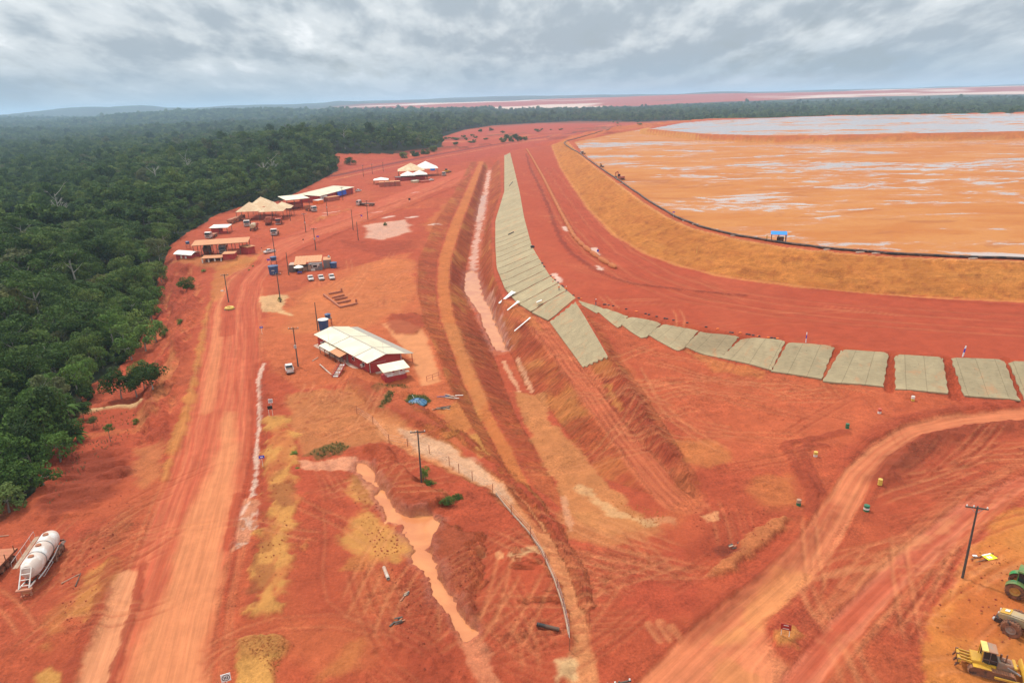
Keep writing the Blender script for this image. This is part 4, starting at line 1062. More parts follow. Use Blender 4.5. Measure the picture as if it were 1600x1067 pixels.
RD = (.30, .085, .045)
DUST = (.42, .16, .075)
M_ = dict(
 white=mat('white_paint', (.72, .72, .70), .35, var=.05, dirt=DUST, dirt_amt=.28, dscale=.7),
 whitev=mat('white_truck_paint', (.70, .70, .68), .35, var=.05, dirt=DUST, dirt_amt=.35, dscale=.9),
 glass=mat('dark_glass', (.018, .022, .026), .08, spec=.5, var=.02),
 tyre=mat('dusty_tyre', (.035, .028, .024), .85, var=.2, dirt=DUST, dirt_amt=.35, dscale=1.5),
 rim=mat('grey_rim', (.30, .27, .24), .5, dirt=DUST, dirt_amt=.4),
 black=mat('black_steel', (.03, .028, .027), .6, var=.15, dirt=DUST, dirt_amt=.3),
 red=mat('red_wall_paint', (.40, .030, .030), .7, var=.12, dirt=(.30, .09, .05), dirt_amt=.22, dscale=.6),
 redv=mat('red_truck_paint', (.48, .045, .03), .4, var=.08, dirt=DUST, dirt_amt=.35),
 redcon=mat('red_container_paint', (.36, .055, .04), .6, var=.1, dirt=DUST, dirt_amt=.35),
 cream=mat('cream_sheet_metal', (.74, .66, .50), .45, var=.06, scale=.5, dirt=(.55, .40, .24), dirt_amt=.18, dscale=.25),
 creamdirt=mat('dusty_canvas', (.66, .50, .31), .8, var=.1, scale=.4, dirt=(.52, .28, .14), dirt_amt=.32, dscale=.3),
 wcanvas=mat('white_canvas', (.76, .74, .68), .7, var=.05, dirt=(.6, .38, .22), dirt_amt=.2, dscale=.4),
 rust=mat('dusty_orange_roof', (.56, .25, .115), .8, var=.12, scale=.6, dirt=(.44, .17, .08), dirt_amt=.3, dscale=.3),
 tile=mat('clay_tile', (.58, .27, .13), .8, var=.12, scale=1.0, dirt=(.5, .2, .09), dirt_amt=.25),
 greymetal=mat('grey_roof_strip', (.30, .28, .25), .6, var=.15, dirt=(.4, .28, .18), dirt_amt=.3),
 grey=mat('grey_container_paint', (.17, .19, .20), .6, var=.1, dirt=DUST, dirt_amt=.25, dscale=.6),
 dgrey=mat('dark_grey_container_paint', (.075, .085, .09), .6, var=.12, dirt=DUST, dirt_amt=.2),
 blue=mat('blue_plastic', (.02, .075, .19), .45, var=.08, dirt=(.2, .14, .12), dirt_amt=.15),
 tarp=mat('blue_tarpaulin', (.012, .08, .45), .5, var=.12, scale=2),
 broof=mat('bright_blue_sheet', (.02, .22, .72), .45, var=.06),
 lid=mat('white_tank_lid', (.7, .68, .62), .6, var=.05, dirt=(.5, .3, .18), dirt_amt=.15),
 wood=mat('weathered_pole_wood', (.085, .07, .058), .85, var=.2, scale=3, bump=.01),
 plank=mat('grey_plank', (.34, .26, .19), .85, var=.2, dirt=DUST, dirt_amt=.3),
 conc=mat('pale_concrete', (.5, .45, .38), .85, var=.1, dirt=DUST, dirt_amt=.35),
 yellow=mat('machine_yellow', (.60, .34, .03), .45, var=.08, dirt=(.36, .15, .06), dirt_amt=.25),
 yelroof=mat('pale_yellow_cab_roof', (.74, .56, .16), .5, var=.06, dirt=(.5, .28, .12), dirt_amt=.2),
 green=mat('tractor_green', (.03, .22, .06), .45, var=.08, dirt=DUST, dirt_amt=.22),
 hub=mat('yellow_hub', (.62, .38, .06), .5, dirt=DUST, dirt_amt=.35),
 gdark=mat('dark_green_drum', (.015, .14, .07), .5, var=.1, dirt=DUST, dirt_amt=.12),
 drumw=mat('white_drum', (.72, .70, .64), .5, var=.06, dirt=DUST, dirt_amt=.2),
 drumy=mat('yellow_drum', (.66, .46, .08), .5, var=.06, dirt=DUST, dirt_amt=.2),
 drumr=mat('red_drum', (.55, .07, .05), .5, var=.06, dirt=DUST, dirt_amt=.2),
 signblue=mat('sign_blue', (.03, .05, .45), .5, var=.05),
 signwhite=mat('sign_white', (.76, .76, .74), .5, var=.04),
 signblack=mat('sign_black', (.02, .02, .02), .5, var=.04),
 signred=mat('sign_red', (.34, .03, .025), .5, var=.06),
 signyel=mat('sign_yellow', (.82, .78, .02), .5, var=.05),
 orange=mat('safety_orange', (.80, .18, .03), .7, var=.06),
 skin=mat('skin', (.30, .16, .10), .6, var=.05),
 trouser=mat('grey_blue_trousers', (.10, .12, .17), .8, var=.08),
 hat=mat('white_helmet', (.75, .75, .72), .4, var=.03),
 pvc=mat('white_plastic_sheet', (.78, .76, .72), .5, var=.05),
 pipe=mat('black_pipe', (.022, .02, .02), .5, var=.2, dirt=(.3, .14, .07), dirt_amt=.2, dscale=.4),
 galv=mat('galvanised_steel', (.42, .42, .41), .5, .2, var=.1, dirt=DUST, dirt_amt=.2),
 beige=mat('beige_tank_paint', (.52, .44, .27), .5, var=.08, dirt=DUST, dirt_amt=.3),
 bed=mat('rusty_bed', (.26, .09, .05), .8, var=.2, dirt=DUST, dirt_amt=.4),
 sand=mat('soil_filled_tube', tuple(soil(206, 122, 68)), .9, var=.14, scale=.6, bump=.05, dirt=tuple(soil(190, 98, 54)), dirt_amt=.3, dscale=.5),
 purple=mat('purple_sign_paint', (.18, .06, .42), .5, var=.05),
 brick=mat('red_brick_masonry', (.36, .12, .065), .9, var=.15, scale=2),
 bag=mat('dark_sack', (.05, .045, .05), .9, var=.15),
)

# ------------------------------------------------------------------ vehicles
def wheel(parent, x, y, r, w, side=1, rimm='rim', n=18):
    Mx = Matrix.Translation((x, y, r)) @ Matrix.Rotation(R(90) * side, 4, 'X')
    b = MB(); b.lathe([(r * .62, -w / 2), (r * .92, -w / 2), (r, -w * .32), (r, w * .32), (r * .92, w / 2), (r * .62, w / 2)], n, Mx, cap=False)
    b.lathe([(r * .62, w / 2), (r * .62, -w / 2)], n, Mx, cap=False)
    t = b.build('wheel', M_['tyre'], parent, smooth=True)
    b = MB(); b.lathe([(r * .61, -w * .3), (r * .61, w * .34), (r * .5, w * .36), (r * .46, w * .2), (r * .2, w * .2), (r * .17, w * .34), (.001, w * .34)], n, Mx, cap=True)
    b.build('rim', M_[rimm], t, smooth=True)
    return t
def pickup_mesh(root, paint='white'):
    """double-cab pickup, length along +X (front at +X)"""
    L, Wd = 5.25, 1.84
    b = MB()
    low = [(-2.6, .52), (-2.62, .95), (-2.58, 1.08), (1.02, 1.10), (1.35, 1.08), (2.35, .98), (2.6, .86), (2.63, .55), (2.45, .42), (-2.4, .42)]
    b.prism(low, -Wd / 2, Wd / 2)
    b.build('body', M_[paint], root, bevel=.06, smooth=True)
    b = MB(); b.prism([(-2.45, 1.085), (-2.45, 1.10), (-.72, 1.10), (-.72, 1.085)], -Wd / 2 + .12, Wd / 2 - .12); b.build('cargo_bed', M_['black'], root)
    b = MB()
    for y in (-Wd / 2 + .06, Wd / 2 - .06): b.box((-1.6, y, 1.16), (1.85, .08, .14))
    b.box((-2.55, 0, 1.12), (.07, Wd - .1, .2)); b.build('bed_rail', M_[paint], root, bevel=.015)
    cab = [(-.72, 1.09), (-.58, 1.66), (-.42, 1.76), (.55, 1.77), (.75, 1.70), (1.38, 1.07)]
    wi = .14
    b = MB(); n = len(cab)
    vs = [(x, -Wd / 2 + (wi if z > 1.3 else .02), z) for x, z in cab] + [(x, Wd / 2 - (wi if z > 1.3 else .02), z) for x, z in cab]
    b.add(vs, [tuple(range(n)), tuple(range(n, 2 * n))[::-1]] + [(k, n + k, n + (k + 1) % n, (k + 1) % n) for k in range(n)])
    b.build('cabin', M_[paint], root, bevel=.04, smooth=True)
    def glass(nm, q):
        b = MB(); b.slab(q, .015); b.build(nm, M_['glass'], root)
    hw = Wd / 2
    glass('windscreen', [(.83, -hw + .2, 1.66), (.83, hw - .2, 1.66), (1.36, hw - .1, 1.13), (1.36, -hw + .1, 1.13)])
    glass('rear_window', [(-.63, -hw + .22, 1.62), (-.63, hw - .22, 1.62), (-.755, hw - .16, 1.18), (-.755, -hw + .16, 1.18)])
    for sg in (-1, 1):
        y0, y1 = sg * (hw - .005), sg * (hw - .125)
        b = MB(); b.add([(-.5, y0 * .985, 1.2), (.12, y0 * .985, 1.2), (.12, y1, 1.65), (-.42, y1, 1.65)], [(0, 1, 2, 3)]); 
        b.add([(.2, y0 * .985, 1.2), (1.08, y0 * .985, 1.2), (.66, y1, 1.65), (.2, y1, 1.65)], [(0, 1, 2, 3)])
        b.build('side_window', M_['glass'], root)
        b = MB(); b.box((2.56, sg * .66, .84), (.14, .34, .16)); b.build('headlight', M_['rim'], root, bevel=.03)
        b = MB(); b.box((-2.62, sg * .8, .86), (.06, .14, .34)); b.build('tail_light', M_['drumr'], root, bevel=.015)
        b = MB(); b.box((1.0, sg * (hw + .1), 1.25), (.1, .2, .16)); b.build('mirror', M_['black'], root, bevel=.02)
    b = MB(); b.box((2.62, 0, .76), (.05, .9, .2)); b.build('grille', M_['black'], root)
    b = MB(); b.box((-2.68, 0, .56), (.14, 1.6, .16)); b.box((2.64, 0, .52), (.1, 1.7, .16)); b.build('bumper', M_['galv'], root, bevel=.02)
    for x in (-1.65, 1.6):
        for sg in (-1, 1): wheel(root, x, sg * (hw - .14), .38, .27, -sg)
def cab_mesh(root, paint, x0=1.6, w=2.45, h=2.75):
    """forward-control truck cab, front at +X"""
    b = MB(); o = [(x0 - 1.9, .75), (x0 - 1.9, h), (x0 - .45, h + .05), (x0 - .12, h - .15), (x0, 1.65), (x0 + .03, .6), (x0 - .3, .55)]
    b.prism(o, -w / 2, w / 2); b.build('cab', M_[paint], root, bevel=.07, smooth=True)
    b = MB(); b.slab([(x0 - .1, -w / 2 + .15, h - .2), (x0 - .1, w / 2 - .15, h - .2), (x0 + .012, w / 2 - .12, 1.68), (x0 + .012, -w / 2 + .12, 1.68)], .02)
    b.build('windscreen', M_['glass'], root)
    for sg in (-1, 1):
        b = MB(); b.box((x0 - .75, sg * (w / 2 + .004), 2.1), (.85, .012, .72)); b.build('side_window', M_['glass'], root)
        b = MB(); b.box((x0 + .04, sg * .9, .85), (.06, .42, .22)); b.build('headlight', M_['rim'], root)
        b = MB(); b.box((x0 - .05, sg * (w / 2 + .18), 2.0), (.1, .24, .5)); b.build('mirror', M_['black'], root)
    b = MB(); b.box((x0 + .035, 0, 1.2), (.04, 1.5, .55)); b.build('grille', M_['black'], root)
    b = MB(); b.box((x0 - .02, 0, .55), (.2, w, .32)); b.build('bumper', M_['galv'], root, bevel=.03)
def truck(root, paint='whitev', kind='tipper', body='bed', L=8.0):
    """rigid truck; front at +X, origin under its middle"""
    x0 = L / 2
    cab_mesh(root, paint, x0)
    b = MB()
    for y in (-.45, .45): b.box((-.6, y, .95), (L - 2.0, .12, .28))
    for x in (-L / 2 + .8, -1, 1): b.box((x, 0, .95), (.12, 1.0, .22))
    b.build('chassis', M_['black'], root)
    xb0, xb1 = -L / 2, x0 - 2.15; xc = (xb0 + xb1) / 2; lb = xb1 - xb0
    if kind == 'tipper':
        b = MB(); w = 2.5
        b.box((xc, 0, 1.28), (lb, w, .1)); b.box((xc, -w / 2, 1.95), (lb, .1, 1.3)); b.box((xc, w / 2, 1.95), (lb, .1, 1.3)); b.box((xb1, 0, 2.05), (.1, w, 1.5)); b.box((xb0, 0, 1.9), (.1, w, 1.2))
        for k in range(5):
            for sg in (-1, 1): b.box((xb0 + .3 + k * (lb - .6) / 4, sg * (w / 2 + .09), 1.95), (.12, .1, 1.3))
        b.build('tipper_body', M_[body], root)
    elif kind == 'tank':
        b = MB(); Mx = Matrix.Translation((xb0, 0, 2.05)) @ Matrix.Rotation(R(90), 4, 'Y')
        b.lathe([(.3, -.02), (.85, .1), (1.02, .3), (1.05, .6), (1.05, lb - .6), (1.02, lb - .3), (.85, lb - .1), (.3, lb)], 20, Mx); b.build('tank', M_[body], root, smooth=True)
        b = MB()
        for x in (xc - lb * .3, xc, xc + lb * .3): b.box((x, 0, 1.15), (.2, 1.7, .3))
        b.build('tank_saddle', M_['black'], root)
        b = MB(); b.lathe([(.3, 3.05), (.3, 3.22), (.01, 3.24)], 12, Matrix.Translation((xc, 0, 0))); b.build('hatch', M_['galv'], root)
    else:
        b = MB(); b.box((xc, 0, 1.25), (lb, 2.5, .14)); b.box((xb1, 0, 1.8), (.08, 2.4, 1.1)); b.build('flat_deck', M_[body], root)
    for x in (x0 - 1.35, xb0 + 1.1, xb0 + 2.35):
        for sg in (-1, 1): wheel(root, x, sg * 1.05, .52, .34, -sg)
# ------------------------------------------------------------------ geotextile mats on the dam slope
def mat_material():
    m = bpy.data.materials.new('geotextile'); m.use_nodes = True
    t = m.node_tree; t.nodes.clear(); w = NT(t)
    pos = w.n('ShaderNodeNewGeometry').outputs['Position']
    info = w.n('ShaderNodeObjectInfo').outputs['Random']
    uv = w.n('ShaderNodeAttribute', attribute_name='along').outputs['Vector']
    n1 = w.noise(pos, .35, 6, .65, .4)
    st = w.n('ShaderNodeMapping', i={0: uv, 3: (1.0, 9.0, 1)}).outputs[0]
    n2 = w.noise(st, .7, 5, .6)
    k = w.math('ADD', w.math('ADD', w.mapr(n1, .3, .7, .84, 1.12, False), w.mapr(n2, .3, .7, -.16, .14, False)), w.math('MULTIPLY', w.math('SUBTRACT', info, .5), .12))
    c = w.mix(1.0, (.34, .265, .155, 1), w.n('ShaderNodeCombineXYZ', i={0: k, 1: k, 2: k}).outputs[0], 'MULTIPLY')
    stn = w.mapr(w.noise(pos, .22, 6, .7, .6), .54, .68, 0, .7)
    c = w.mix(stn, c, (.42, .22, .11, 1))
    ux = w.n('ShaderNodeSeparateXYZ', i={0: uv}).outputs[0]
    fr = w.math('ABSOLUTE', w.math('SUBTRACT', w.math('FRACT', w.math('ADD', w.math('MULTIPLY', ux, .27), w.math('MULTIPLY', info, 3.0))), .5))
    c = w.mix(w.mapr(fr, .0, .035, .5, 0), c, (.13, .095, .05, 1))
    spk = w.mapr(w.noise(pos, 2.2, 3, .6), .66, .72, 0, .6)
    c = w.mix(spk, c, (.12, .095, .055, 1))
    b = w.n('ShaderNodeBsdfPrincipled', i={'Base Color': c, 'Roughness': .9, 'Specular IOR Level': .2})
    bn = w.n('ShaderNodeBump', i={'Strength': .5, 'Distance': .12, 'Height': w.math('ADD', n2, w.math('MULTIPLY', n1, .8))})
    w.link(bn.outputs[0], b.inputs['Normal'])
    o = w.n('ShaderNodeOutputMaterial'); w.link(b.outputs[0], o.inputs[0]); return m
GEO = mat_material()
def nth(n): return '%d%s' % (n, 'th' if 10 < n % 100 < 14 else {1: 'st', 2: 'nd', 3: 'rd'}.get(n % 10, 'th'))
def slope_mat(q, label, nu=10, nv=12, lift_=.16, group='geotextile mats on the dam slope'):
    """q: plan corners top-left, top-right, bottom-right, bottom-left; follows the ground"""
    tl, tr, br, bl = (np.array(p[:2], float) for p in q)
    vs, top = [], {}
    b = MB(); al = []
    for j in range(nv + 1):
        for i in range(nu + 1):
            u, v = i / nu, j / nv
            e = .05 * math.sin(j * 2.3 + tl[0]) * (1 if i in (0, nu) else 0)
            p = (tl * (1 - u) + tr * u) * (1 - v) + (bl * (1 - u) + br * u) * v + (tr - tl) * e * .3
            vs.append([p[0], p[1], HZ(p[0], p[1])]); al.append((u * np.hypot(*(tr - tl)), v * np.hypot(*(bl - tl)), 0))
    # cloth bridges the small hollows: smooth the heights, stay above the soil
    zz = np.array([v[2] for v in vs]).reshape(nv + 1, nu + 1); sm = zz.copy()
    for _ in range(3):
        pz = np.pad(sm, 1, mode='edge'); sm = (pz[1:-1, 1:-1] * 2 + pz[:-2, 1:-1] + pz[2:, 1:-1] + pz[1:-1, :-2] + pz[1:-1, 2:]) / 6
    zz = np.maximum(sm, zz) + lift_
    zz[1:-1, 1:-1] += np.random.RandomState(int(abs(tl[0] * 7)) % 999).uniform(-.02, .05, zz[1:-1, 1:-1].shape)
    n = (nv + 1) * (nu + 1)
    V = [(vs[k][0], vs[k][1], zz.ravel()[k]) for k in range(n)]
    F = [(j * (nu + 1) + i, (j + 1) * (nu + 1) + i, (j + 1) * (nu + 1) + i + 1, j * (nu + 1) + i + 1) for j in range(nv) for i in range(nu)]
    ring = [i for i in range(nu + 1)] + [(j * (nu + 1) + nu) for j in range(1, nv + 1)] + [nv * (nu + 1) + i for i in range(nu - 1, -1, -1)] + [j * (nu + 1) for j in range(nv - 1, 0, -1)]
    base = len(V)
    for r in ring: V.append((V[r][0], V[r][1], V[r][2] - .32)); al.append(al[r])
    k = len(ring)
    F += [(ring[a], ring[(a + 1) % k], base + (a + 1) % k, base + a) for a in range(k)]
    me = bpy.data.meshes.new('geotextile_mat'); me.from_pydata(V, [], F)
    bm = bmesh.new(); bm.from_mesh(me); bmesh.ops.recalc_face_normals(bm, faces=bm.faces[:]); bm.to_mesh(me); bm.free()
    a = me.attributes.new('along', 'FLOAT_VECTOR', 'POINT'); a.data.foreach_set('vector', np.array(al, np.float32).ravel())
    me.materials.append(GEO)
    me.polygons.foreach_set('use_smooth', [True] * len(me.polygons))
    try: me.set_sharp_from_angle(angle=R(45))
    except Exception: pass
    o = link_mesh('geotextile_mat', me)
    return tag(o, label, 'slope mat', group)
def pz(a, b, z): return tuple(P(a, b, z))[:2]
RIGHT = [((905, 469), (941, 478), (931, 488), (911, 481), 4.2, 'smallest wedge of the grey mats just right of the slope corner'),
 ((945, 479), (980, 488), (964, 508), (931, 490), 3.3, 'short grey mat, second right of the slope corner'),
 ((986, 490), (1031, 499.5), (1001, 526), (968, 511), 2.0, 'grey mat with a curved foot, third right of the slope corner'),
 ((1038, 501), (1089, 511.5), (1057, 545), (1013, 530), .9, 'grey mat with slanting sides, fourth right of the slope corner'),
 ((1096, 513), (1153, 522), (1122, 559), (1069, 547), .2, 'grey mat fifth right of the slope corner, joined low down to its neighbour'),
 ((1160, 524), (1225, 532), (1203, 580), (1126, 560.5), 0, 'grey mat sixth right of the slope corner, left of the blue-topped post'),
 ((1234, 534), (1301, 541), (1281, 594.5), (1207, 581.5), 0, 'grey mat under the slim blue-topped post on the terrace edge'),
 ((1317, 544), (1386, 550), (1377, 606), (1287, 597), 0, 'grey mat with dark seams between the two posts of the terrace edge'),
 ((1401, 552), (1471, 557), (1479, 616.5), (1402, 609.5), 0, 'clean upright grey mat left of the leaning white and blue post'),
 ((1489, 558), (1567, 561.5), (1591, 627), (1509, 620), 0, 'wide grey mat under the leaning white and blue post'),
 ((1580, 563), (1655, 566), (1668, 633), (1606, 629), 0, 'grey mat cut by the right edge of the photo')]
for tl, tr, br, bl, zb, lab in RIGHT:
    q_ = [np.array(pz(*tl, ZT)), np.array(pz(*tr, ZT)), np.array(pz(*br, zb)), np.array(pz(*bl, zb))]
    for i_, j_ in ((0, 1), (3, 2)):
        d_ = (q_[j_] - q_[i_]); d_ = d_ / np.hypot(*d_) * .32; q_[i_] = q_[i_] - d_; q_[j_] = q_[j_] + d_
    slope_mat(q_, lab)
# the big mat on the ridge and the column of strips beside the trench
slope_mat((pz(899, 471, 5.2), pz(950, 556, 3.0), pz(911, 574, -.7), pz(859, 504, -.5)), 'largest grey mat, lying alone over the ridge that runs down beside the dirt track', 14, 14)
AW = np.array([tuple(P(a, b, z)[:2]) for a, b, z in A_[:7]]); DW = np.array([tuple(P(a, b, z)[:2]) for a, b, z in D_[:8]])
def along(line, n):
    seg = np.hypot(*np.diff(line, axis=0).T); cum = np.concatenate([[0], np.cumsum(seg)]); t = np.linspace(0, cum[-1], n) if np.isscalar(n) else np.array(n) * cum[-1]
    return np.stack([np.interp(t, cum, line[:, k]) for k in (0, 1)], -1)
def line_at_y(line, y):
    o = np.argsort(line[:, 1]); return np.interp(y, line[o, 1], line[o, 0])
NS = 66
ta = along(AW, NS + 1); td = along(DW, NS + 1)
for k in range(NS):
    a0, a1 = ta[k], ta[k + 1]
    d_ = a1 - a0; L = np.hypot(*d_); gap = (.3 if k > 52 else .12 if k > 34 else .05) / L
    p0, p1 = a0 + d_ * gap, a1 - d_ * gap
    d0, d1 = td[k], td[k + 1]; e_ = d1 - d0; g2 = gap * L / max(np.hypot(*e_), .1)
    q = [d0 + e_ * g2, d1 - e_ * g2]
    # a foot point must lie left of and below its crest point
    slope_mat((p1, p0, q[0], q[1]), nth(NS - k) + ' strip of the grey mat column on the trench side, counted upwards from the corner', 3, 7, .14, 'grey mat strips of the trench-side column')

# ------------------------------------------------------------------ buildings
def frame(pa, pb):
    a, b = spot(*pa), spot(*pb)
    return a, math.atan2(b.y - a.y, b.x - a.x), math.hypot(b.x - a.x, b.y - a.y)
def posts(root, pts, h, r=.1, m='wood', name='post', z0=-.3):
    for x, y in pts:
        b = MB(); b.tube((x, y, z0), (x, y, h), r, r, 6); b.build(name, M_[m], root)

def main_building():
    c = spot(578, 585); ang = heading((578, 585), (500, 541))       # along the left wall, away from us
    L = gdist((578, 585), (498, 541)) + .5
    Wd = gdist((578, 585), (630, 574)) + .3
    z = min(c.z, HZ(c.x + math.cos(ang) * L, c.y + math.sin(ang) * L))
    t = thing('canteen_building', 'long red-walled building with a cream ribbed gable roof in the middle of the yard', 'building', (c.x, c.y, c.z - .25), ang)
    he, hr = 3.0, 3.95; sg = -1                                   # the building lies to the right of the wall line
    ov = .75
    w = MB()
    for (x0, y0, x1, y1) in ((0, 0, L, 0), (0, sg * Wd, L, sg * Wd)): w.box(((x0 + x1) / 2, y0, he / 2 - .3), (L, .18, he + .6))
    for x in (.09, L - .09):
        w.prism([(0, -.6), (sg * Wd, -.6), (sg * Wd, he), (sg * Wd / 2, hr - .1), (0, he)], -.09, .09, Matrix.Translation((x, 0, 0)) @ Matrix.Rotation(R(90), 4, 'Z'))
    w.build('wall', M_['red'], t)
    # roof: two slopes, each a row of metal panels with grey lap strips between
    e0, e1 = he - ov * (hr - he) / (Wd / 2), hr
    cuts = [-.7, L * .2, L * .62, L + .7]
    for side in (0, 1):
        ya, yb = (-sg * ov, sg * (Wd / 2 - .2)) if side == 0 else (sg * (Wd + ov), sg * (Wd / 2 + .2))
        for k in range(3):
            xa, xb = cuts[k] + (.28 if k else 0), cuts[k + 1] - (.28 if k < 2 else 0)
            b = MB(); b.slab([(xa, ya, e0 + .12), (xb, ya, e0 + .12), (xb, yb, e1 + .09), (xa, yb, e1 + .09)], .06)
            n = int((xb - xa) / .55)
            for j in range(n):
                x = xa + (j + .5) * (xb - xa) / n
                b.bar((x, ya, e0 + .135), (x, yb, e1 + .105), .05, .03)
            b.build('roof_panel', M_['cream'], t)
        for k in (1, 2):
            b = MB(); b.slab([(cuts[k] - .34, ya * .995, e0 + .08), (cuts[k] + .34, ya * .995, e0 + .08), (cuts[k] + .34, yb, e1 + .05), (cuts[k] - .34, yb, e1 + .05)], .05)
            b.build('roof_strip', M_['greymetal'], t)
    b = MB(); b.slab([(-.7, sg * (Wd / 2 - .32), hr + .07), (L + .7, sg * (Wd / 2 - .32), hr + .07), (L + .7, sg * (Wd / 2 + .32), hr + .07), (-.7, sg * (Wd / 2 + .32), hr + .07)], .05); b.build('ridge_cap', M_['greymetal'], t)
    # lean-to along the far side with its posts
    b = MB(); ya, yb = sg * (Wd + ov - .2), sg * (Wd + 3.2)
    b.slab([(-.6, ya, e0 + .02), (L + .5, ya, e0 + .02), (L + .5, yb, e0 - .45), (-.6, yb, e0 - .45)], .06); b.build('lean_to_roof', M_['greymetal'], t)
    posts(t, [(x, sg * (Wd + 3.0)) for x in np.linspace(0, L, 6)], e0 - .5, .09, 'redcon')
    # porch along the near wall
    px0, px1 = L * .36, L * .78
    for k, (xa, xb, m) in enumerate(((px0, L * .56, 'rust'), (L * .56 + .03, px1, 'cream'))):
        b = MB(); b.slab([(xa, -.0 * sg - sg * .12, he - .35), (xb, -sg * .12, he - .35), (xb, -sg * 2.6, he - .95), (xa, -sg * 2.6, he - .95)], .06); b.build('porch_roof', M_[m], t)
    posts(t, [(x, -sg * 2.45) for x in np.linspace(px0 + .2, px1 - .2, 5)], he - .95, .08, 'wood', 'porch_post')
    for x in np.linspace(px0 + 1, px1 - 1, 4):
        d = MB(); d.box((x, -sg * .12, 1.0), (.95, .08, 2.0)); dd = d.build('door', M_['grey'], t)
    for x in (2.6, L * .28, L * .86):
        d = MB(); d.box((x, -sg * .11, 1.7), (1.2, .06, .9)); f = d.build('window', M_['white'], t)
        d = MB(); d.box((x, -sg * .15, 1.7), (1.0, .04, .7)); d.build('pane', M_['glass'], f)
    for x, z_ in ((3.2, 1.2), (L - 3.0, 1.3)):
        d = MB(); d.box((x, -sg * .35, z_), (.9, .4, .65)); a = d.build('air_conditioner', M_['drumw'], t, bevel=.03)
        d = MB(); d.lathe([(.24, 0), (.24, .03), (.02, .04)], 12, Matrix.Translation((x, -sg * .56, z_)) @ Matrix.Rotation(R(90) * sg, 4, 'X')); d.build('fan_grille', M_['black'], a)
    for y in (sg * .12, sg * (Wd - .12)):
        d = MB(); d.tube((-.1, y, -.3), (-.1, y, he - .1), .06, .06, 6); d.build('downpipe', M_['drumw'], t)
    d = MB(); d.path([(-.12, sg * (.1 + Wd * k / 10), he - .3 - .5 * math.sin(math.pi * k / 10)) for k in range(6)], .025, 4); d.build('hanging_cable', M_['drumw'], t)
    for x, y, h in ((L * .66, -sg * 1.2, 6.6), (.6, sg * Wd * .5, 6.9)):
        d = MB(); d.tube((x, y, 2.2), (x, y, h), .035, .025, 5); d.build('antenna_mast', M_['galv'], t)
    b = MB(); b.box((L / 2, sg * (Wd / 2), -.2), (L + 2.4, Wd + 2.4, .3)); b.build('plinth', M_['conc'], t)
    return t, c, ang, L, Wd
MBD = main_building()

def guard_hut():
    a, ang, L = frame((602, 598), (636, 591))
    t = thing('guard_hut', 'small square hut, red below and white above, in front of the red building', 'hut', (a.x, a.y, a.z - .1), ang)
    W_ = 3.0
    b = MB(); b.box((L / 2, W_ / 2, .55), (L, W_, 1.3)); b.build('lower_wall', M_['red'], t)
    b = MB(); b.box((L / 2 + .25, W_ / 2, 2.0), (L - .9, W_ - .5, 1.6)); b.build('upper_wall', M_['white'], t)
    b = MB(); b.slab([(-.5, -.7, 2.85), (L + .7, -.7, 2.85), (L + .7, W_ + .6, 3.35), (-.5, W_ + .6, 3.35)], .08)
    for k in range(9): b.bar((-.4 + k * (L + 1) / 8, -.68, 2.875), (-.4 + k * (L + 1) / 8, W_ + .58, 3.375), .05, .03)
    b.build('roof', M_['cream'], t)
    for x in (L * .42, L * .78):
        b = MB(); b.box((x, .22, 2.25), (.5, .05, .42)); b.build('window', M_['red'], t)
    b = MB(); b.slab([(L * .95, .1, 1.6), (L + .9, .3, 1.45), (L + .9, 1.4, 1.45), (L * .95, 1.4, 1.6)], .05); b.build('side_shelf', M_['cream'], t)
guard_hut()

def stairs():
    a, ang, L = frame((524, 590), (541, 573))
    t = thing('stairs', 'outdoor flight of white steps with red stringers beside the red building', 'stairs', (a.x, a.y, a.z), ang)
    n = 7; ln = 5.2; hh = 1.3
    for k in range(n):
        b = MB(); b.box((.35 + k * ln / n, .0, .14 + k * hh / n), (.5, 1.3, .2)); b.build('step', M_['conc'] if k % 2 else M_['white'], t)
    for y in (-.75, .75):
        b = MB(); b.bar((0, y, .15), (ln, y, hh + .2), .12, .35); b.build('stringer', M_['red'], t)
        b = MB(); b.bar((0, y, 1.1), (ln, y, hh + 1.15), .06, .06)
        for k in range(4): b.tube((.3 + k * 1.5, y, .1), (.3 + k * 1.5, y, 1.12 + k * 1.5 * hh / ln), .04, .04, 5)
        b.build('handrail', M_['redcon'], t)
    b = MB(); 
    p = spot(500, 570)
    a2 = spot(500, 571); b2 = spot(518, 588)
    b.bar((a2.x, a2.y, a2.z + .1), (b2.x, b2.y, b2.z + .1), .22, .25)
    tag(b.build('kerb_strip', M_['conc']), 'pale kerb strip on the soil leading to the foot of the steps', 'kerb')
    b = MB(); a2 = spot(488, 563); b2 = spot(497, 559); b.bar((a2.x, a2.y, a2.z + .1), (b2.x, b2.y, b2.z + .1), .18, .2)
    tag(b.build('kerb_strip', M_['conc']), 'short pale kerb piece on the bank left of the red building', 'kerb')
stairs()

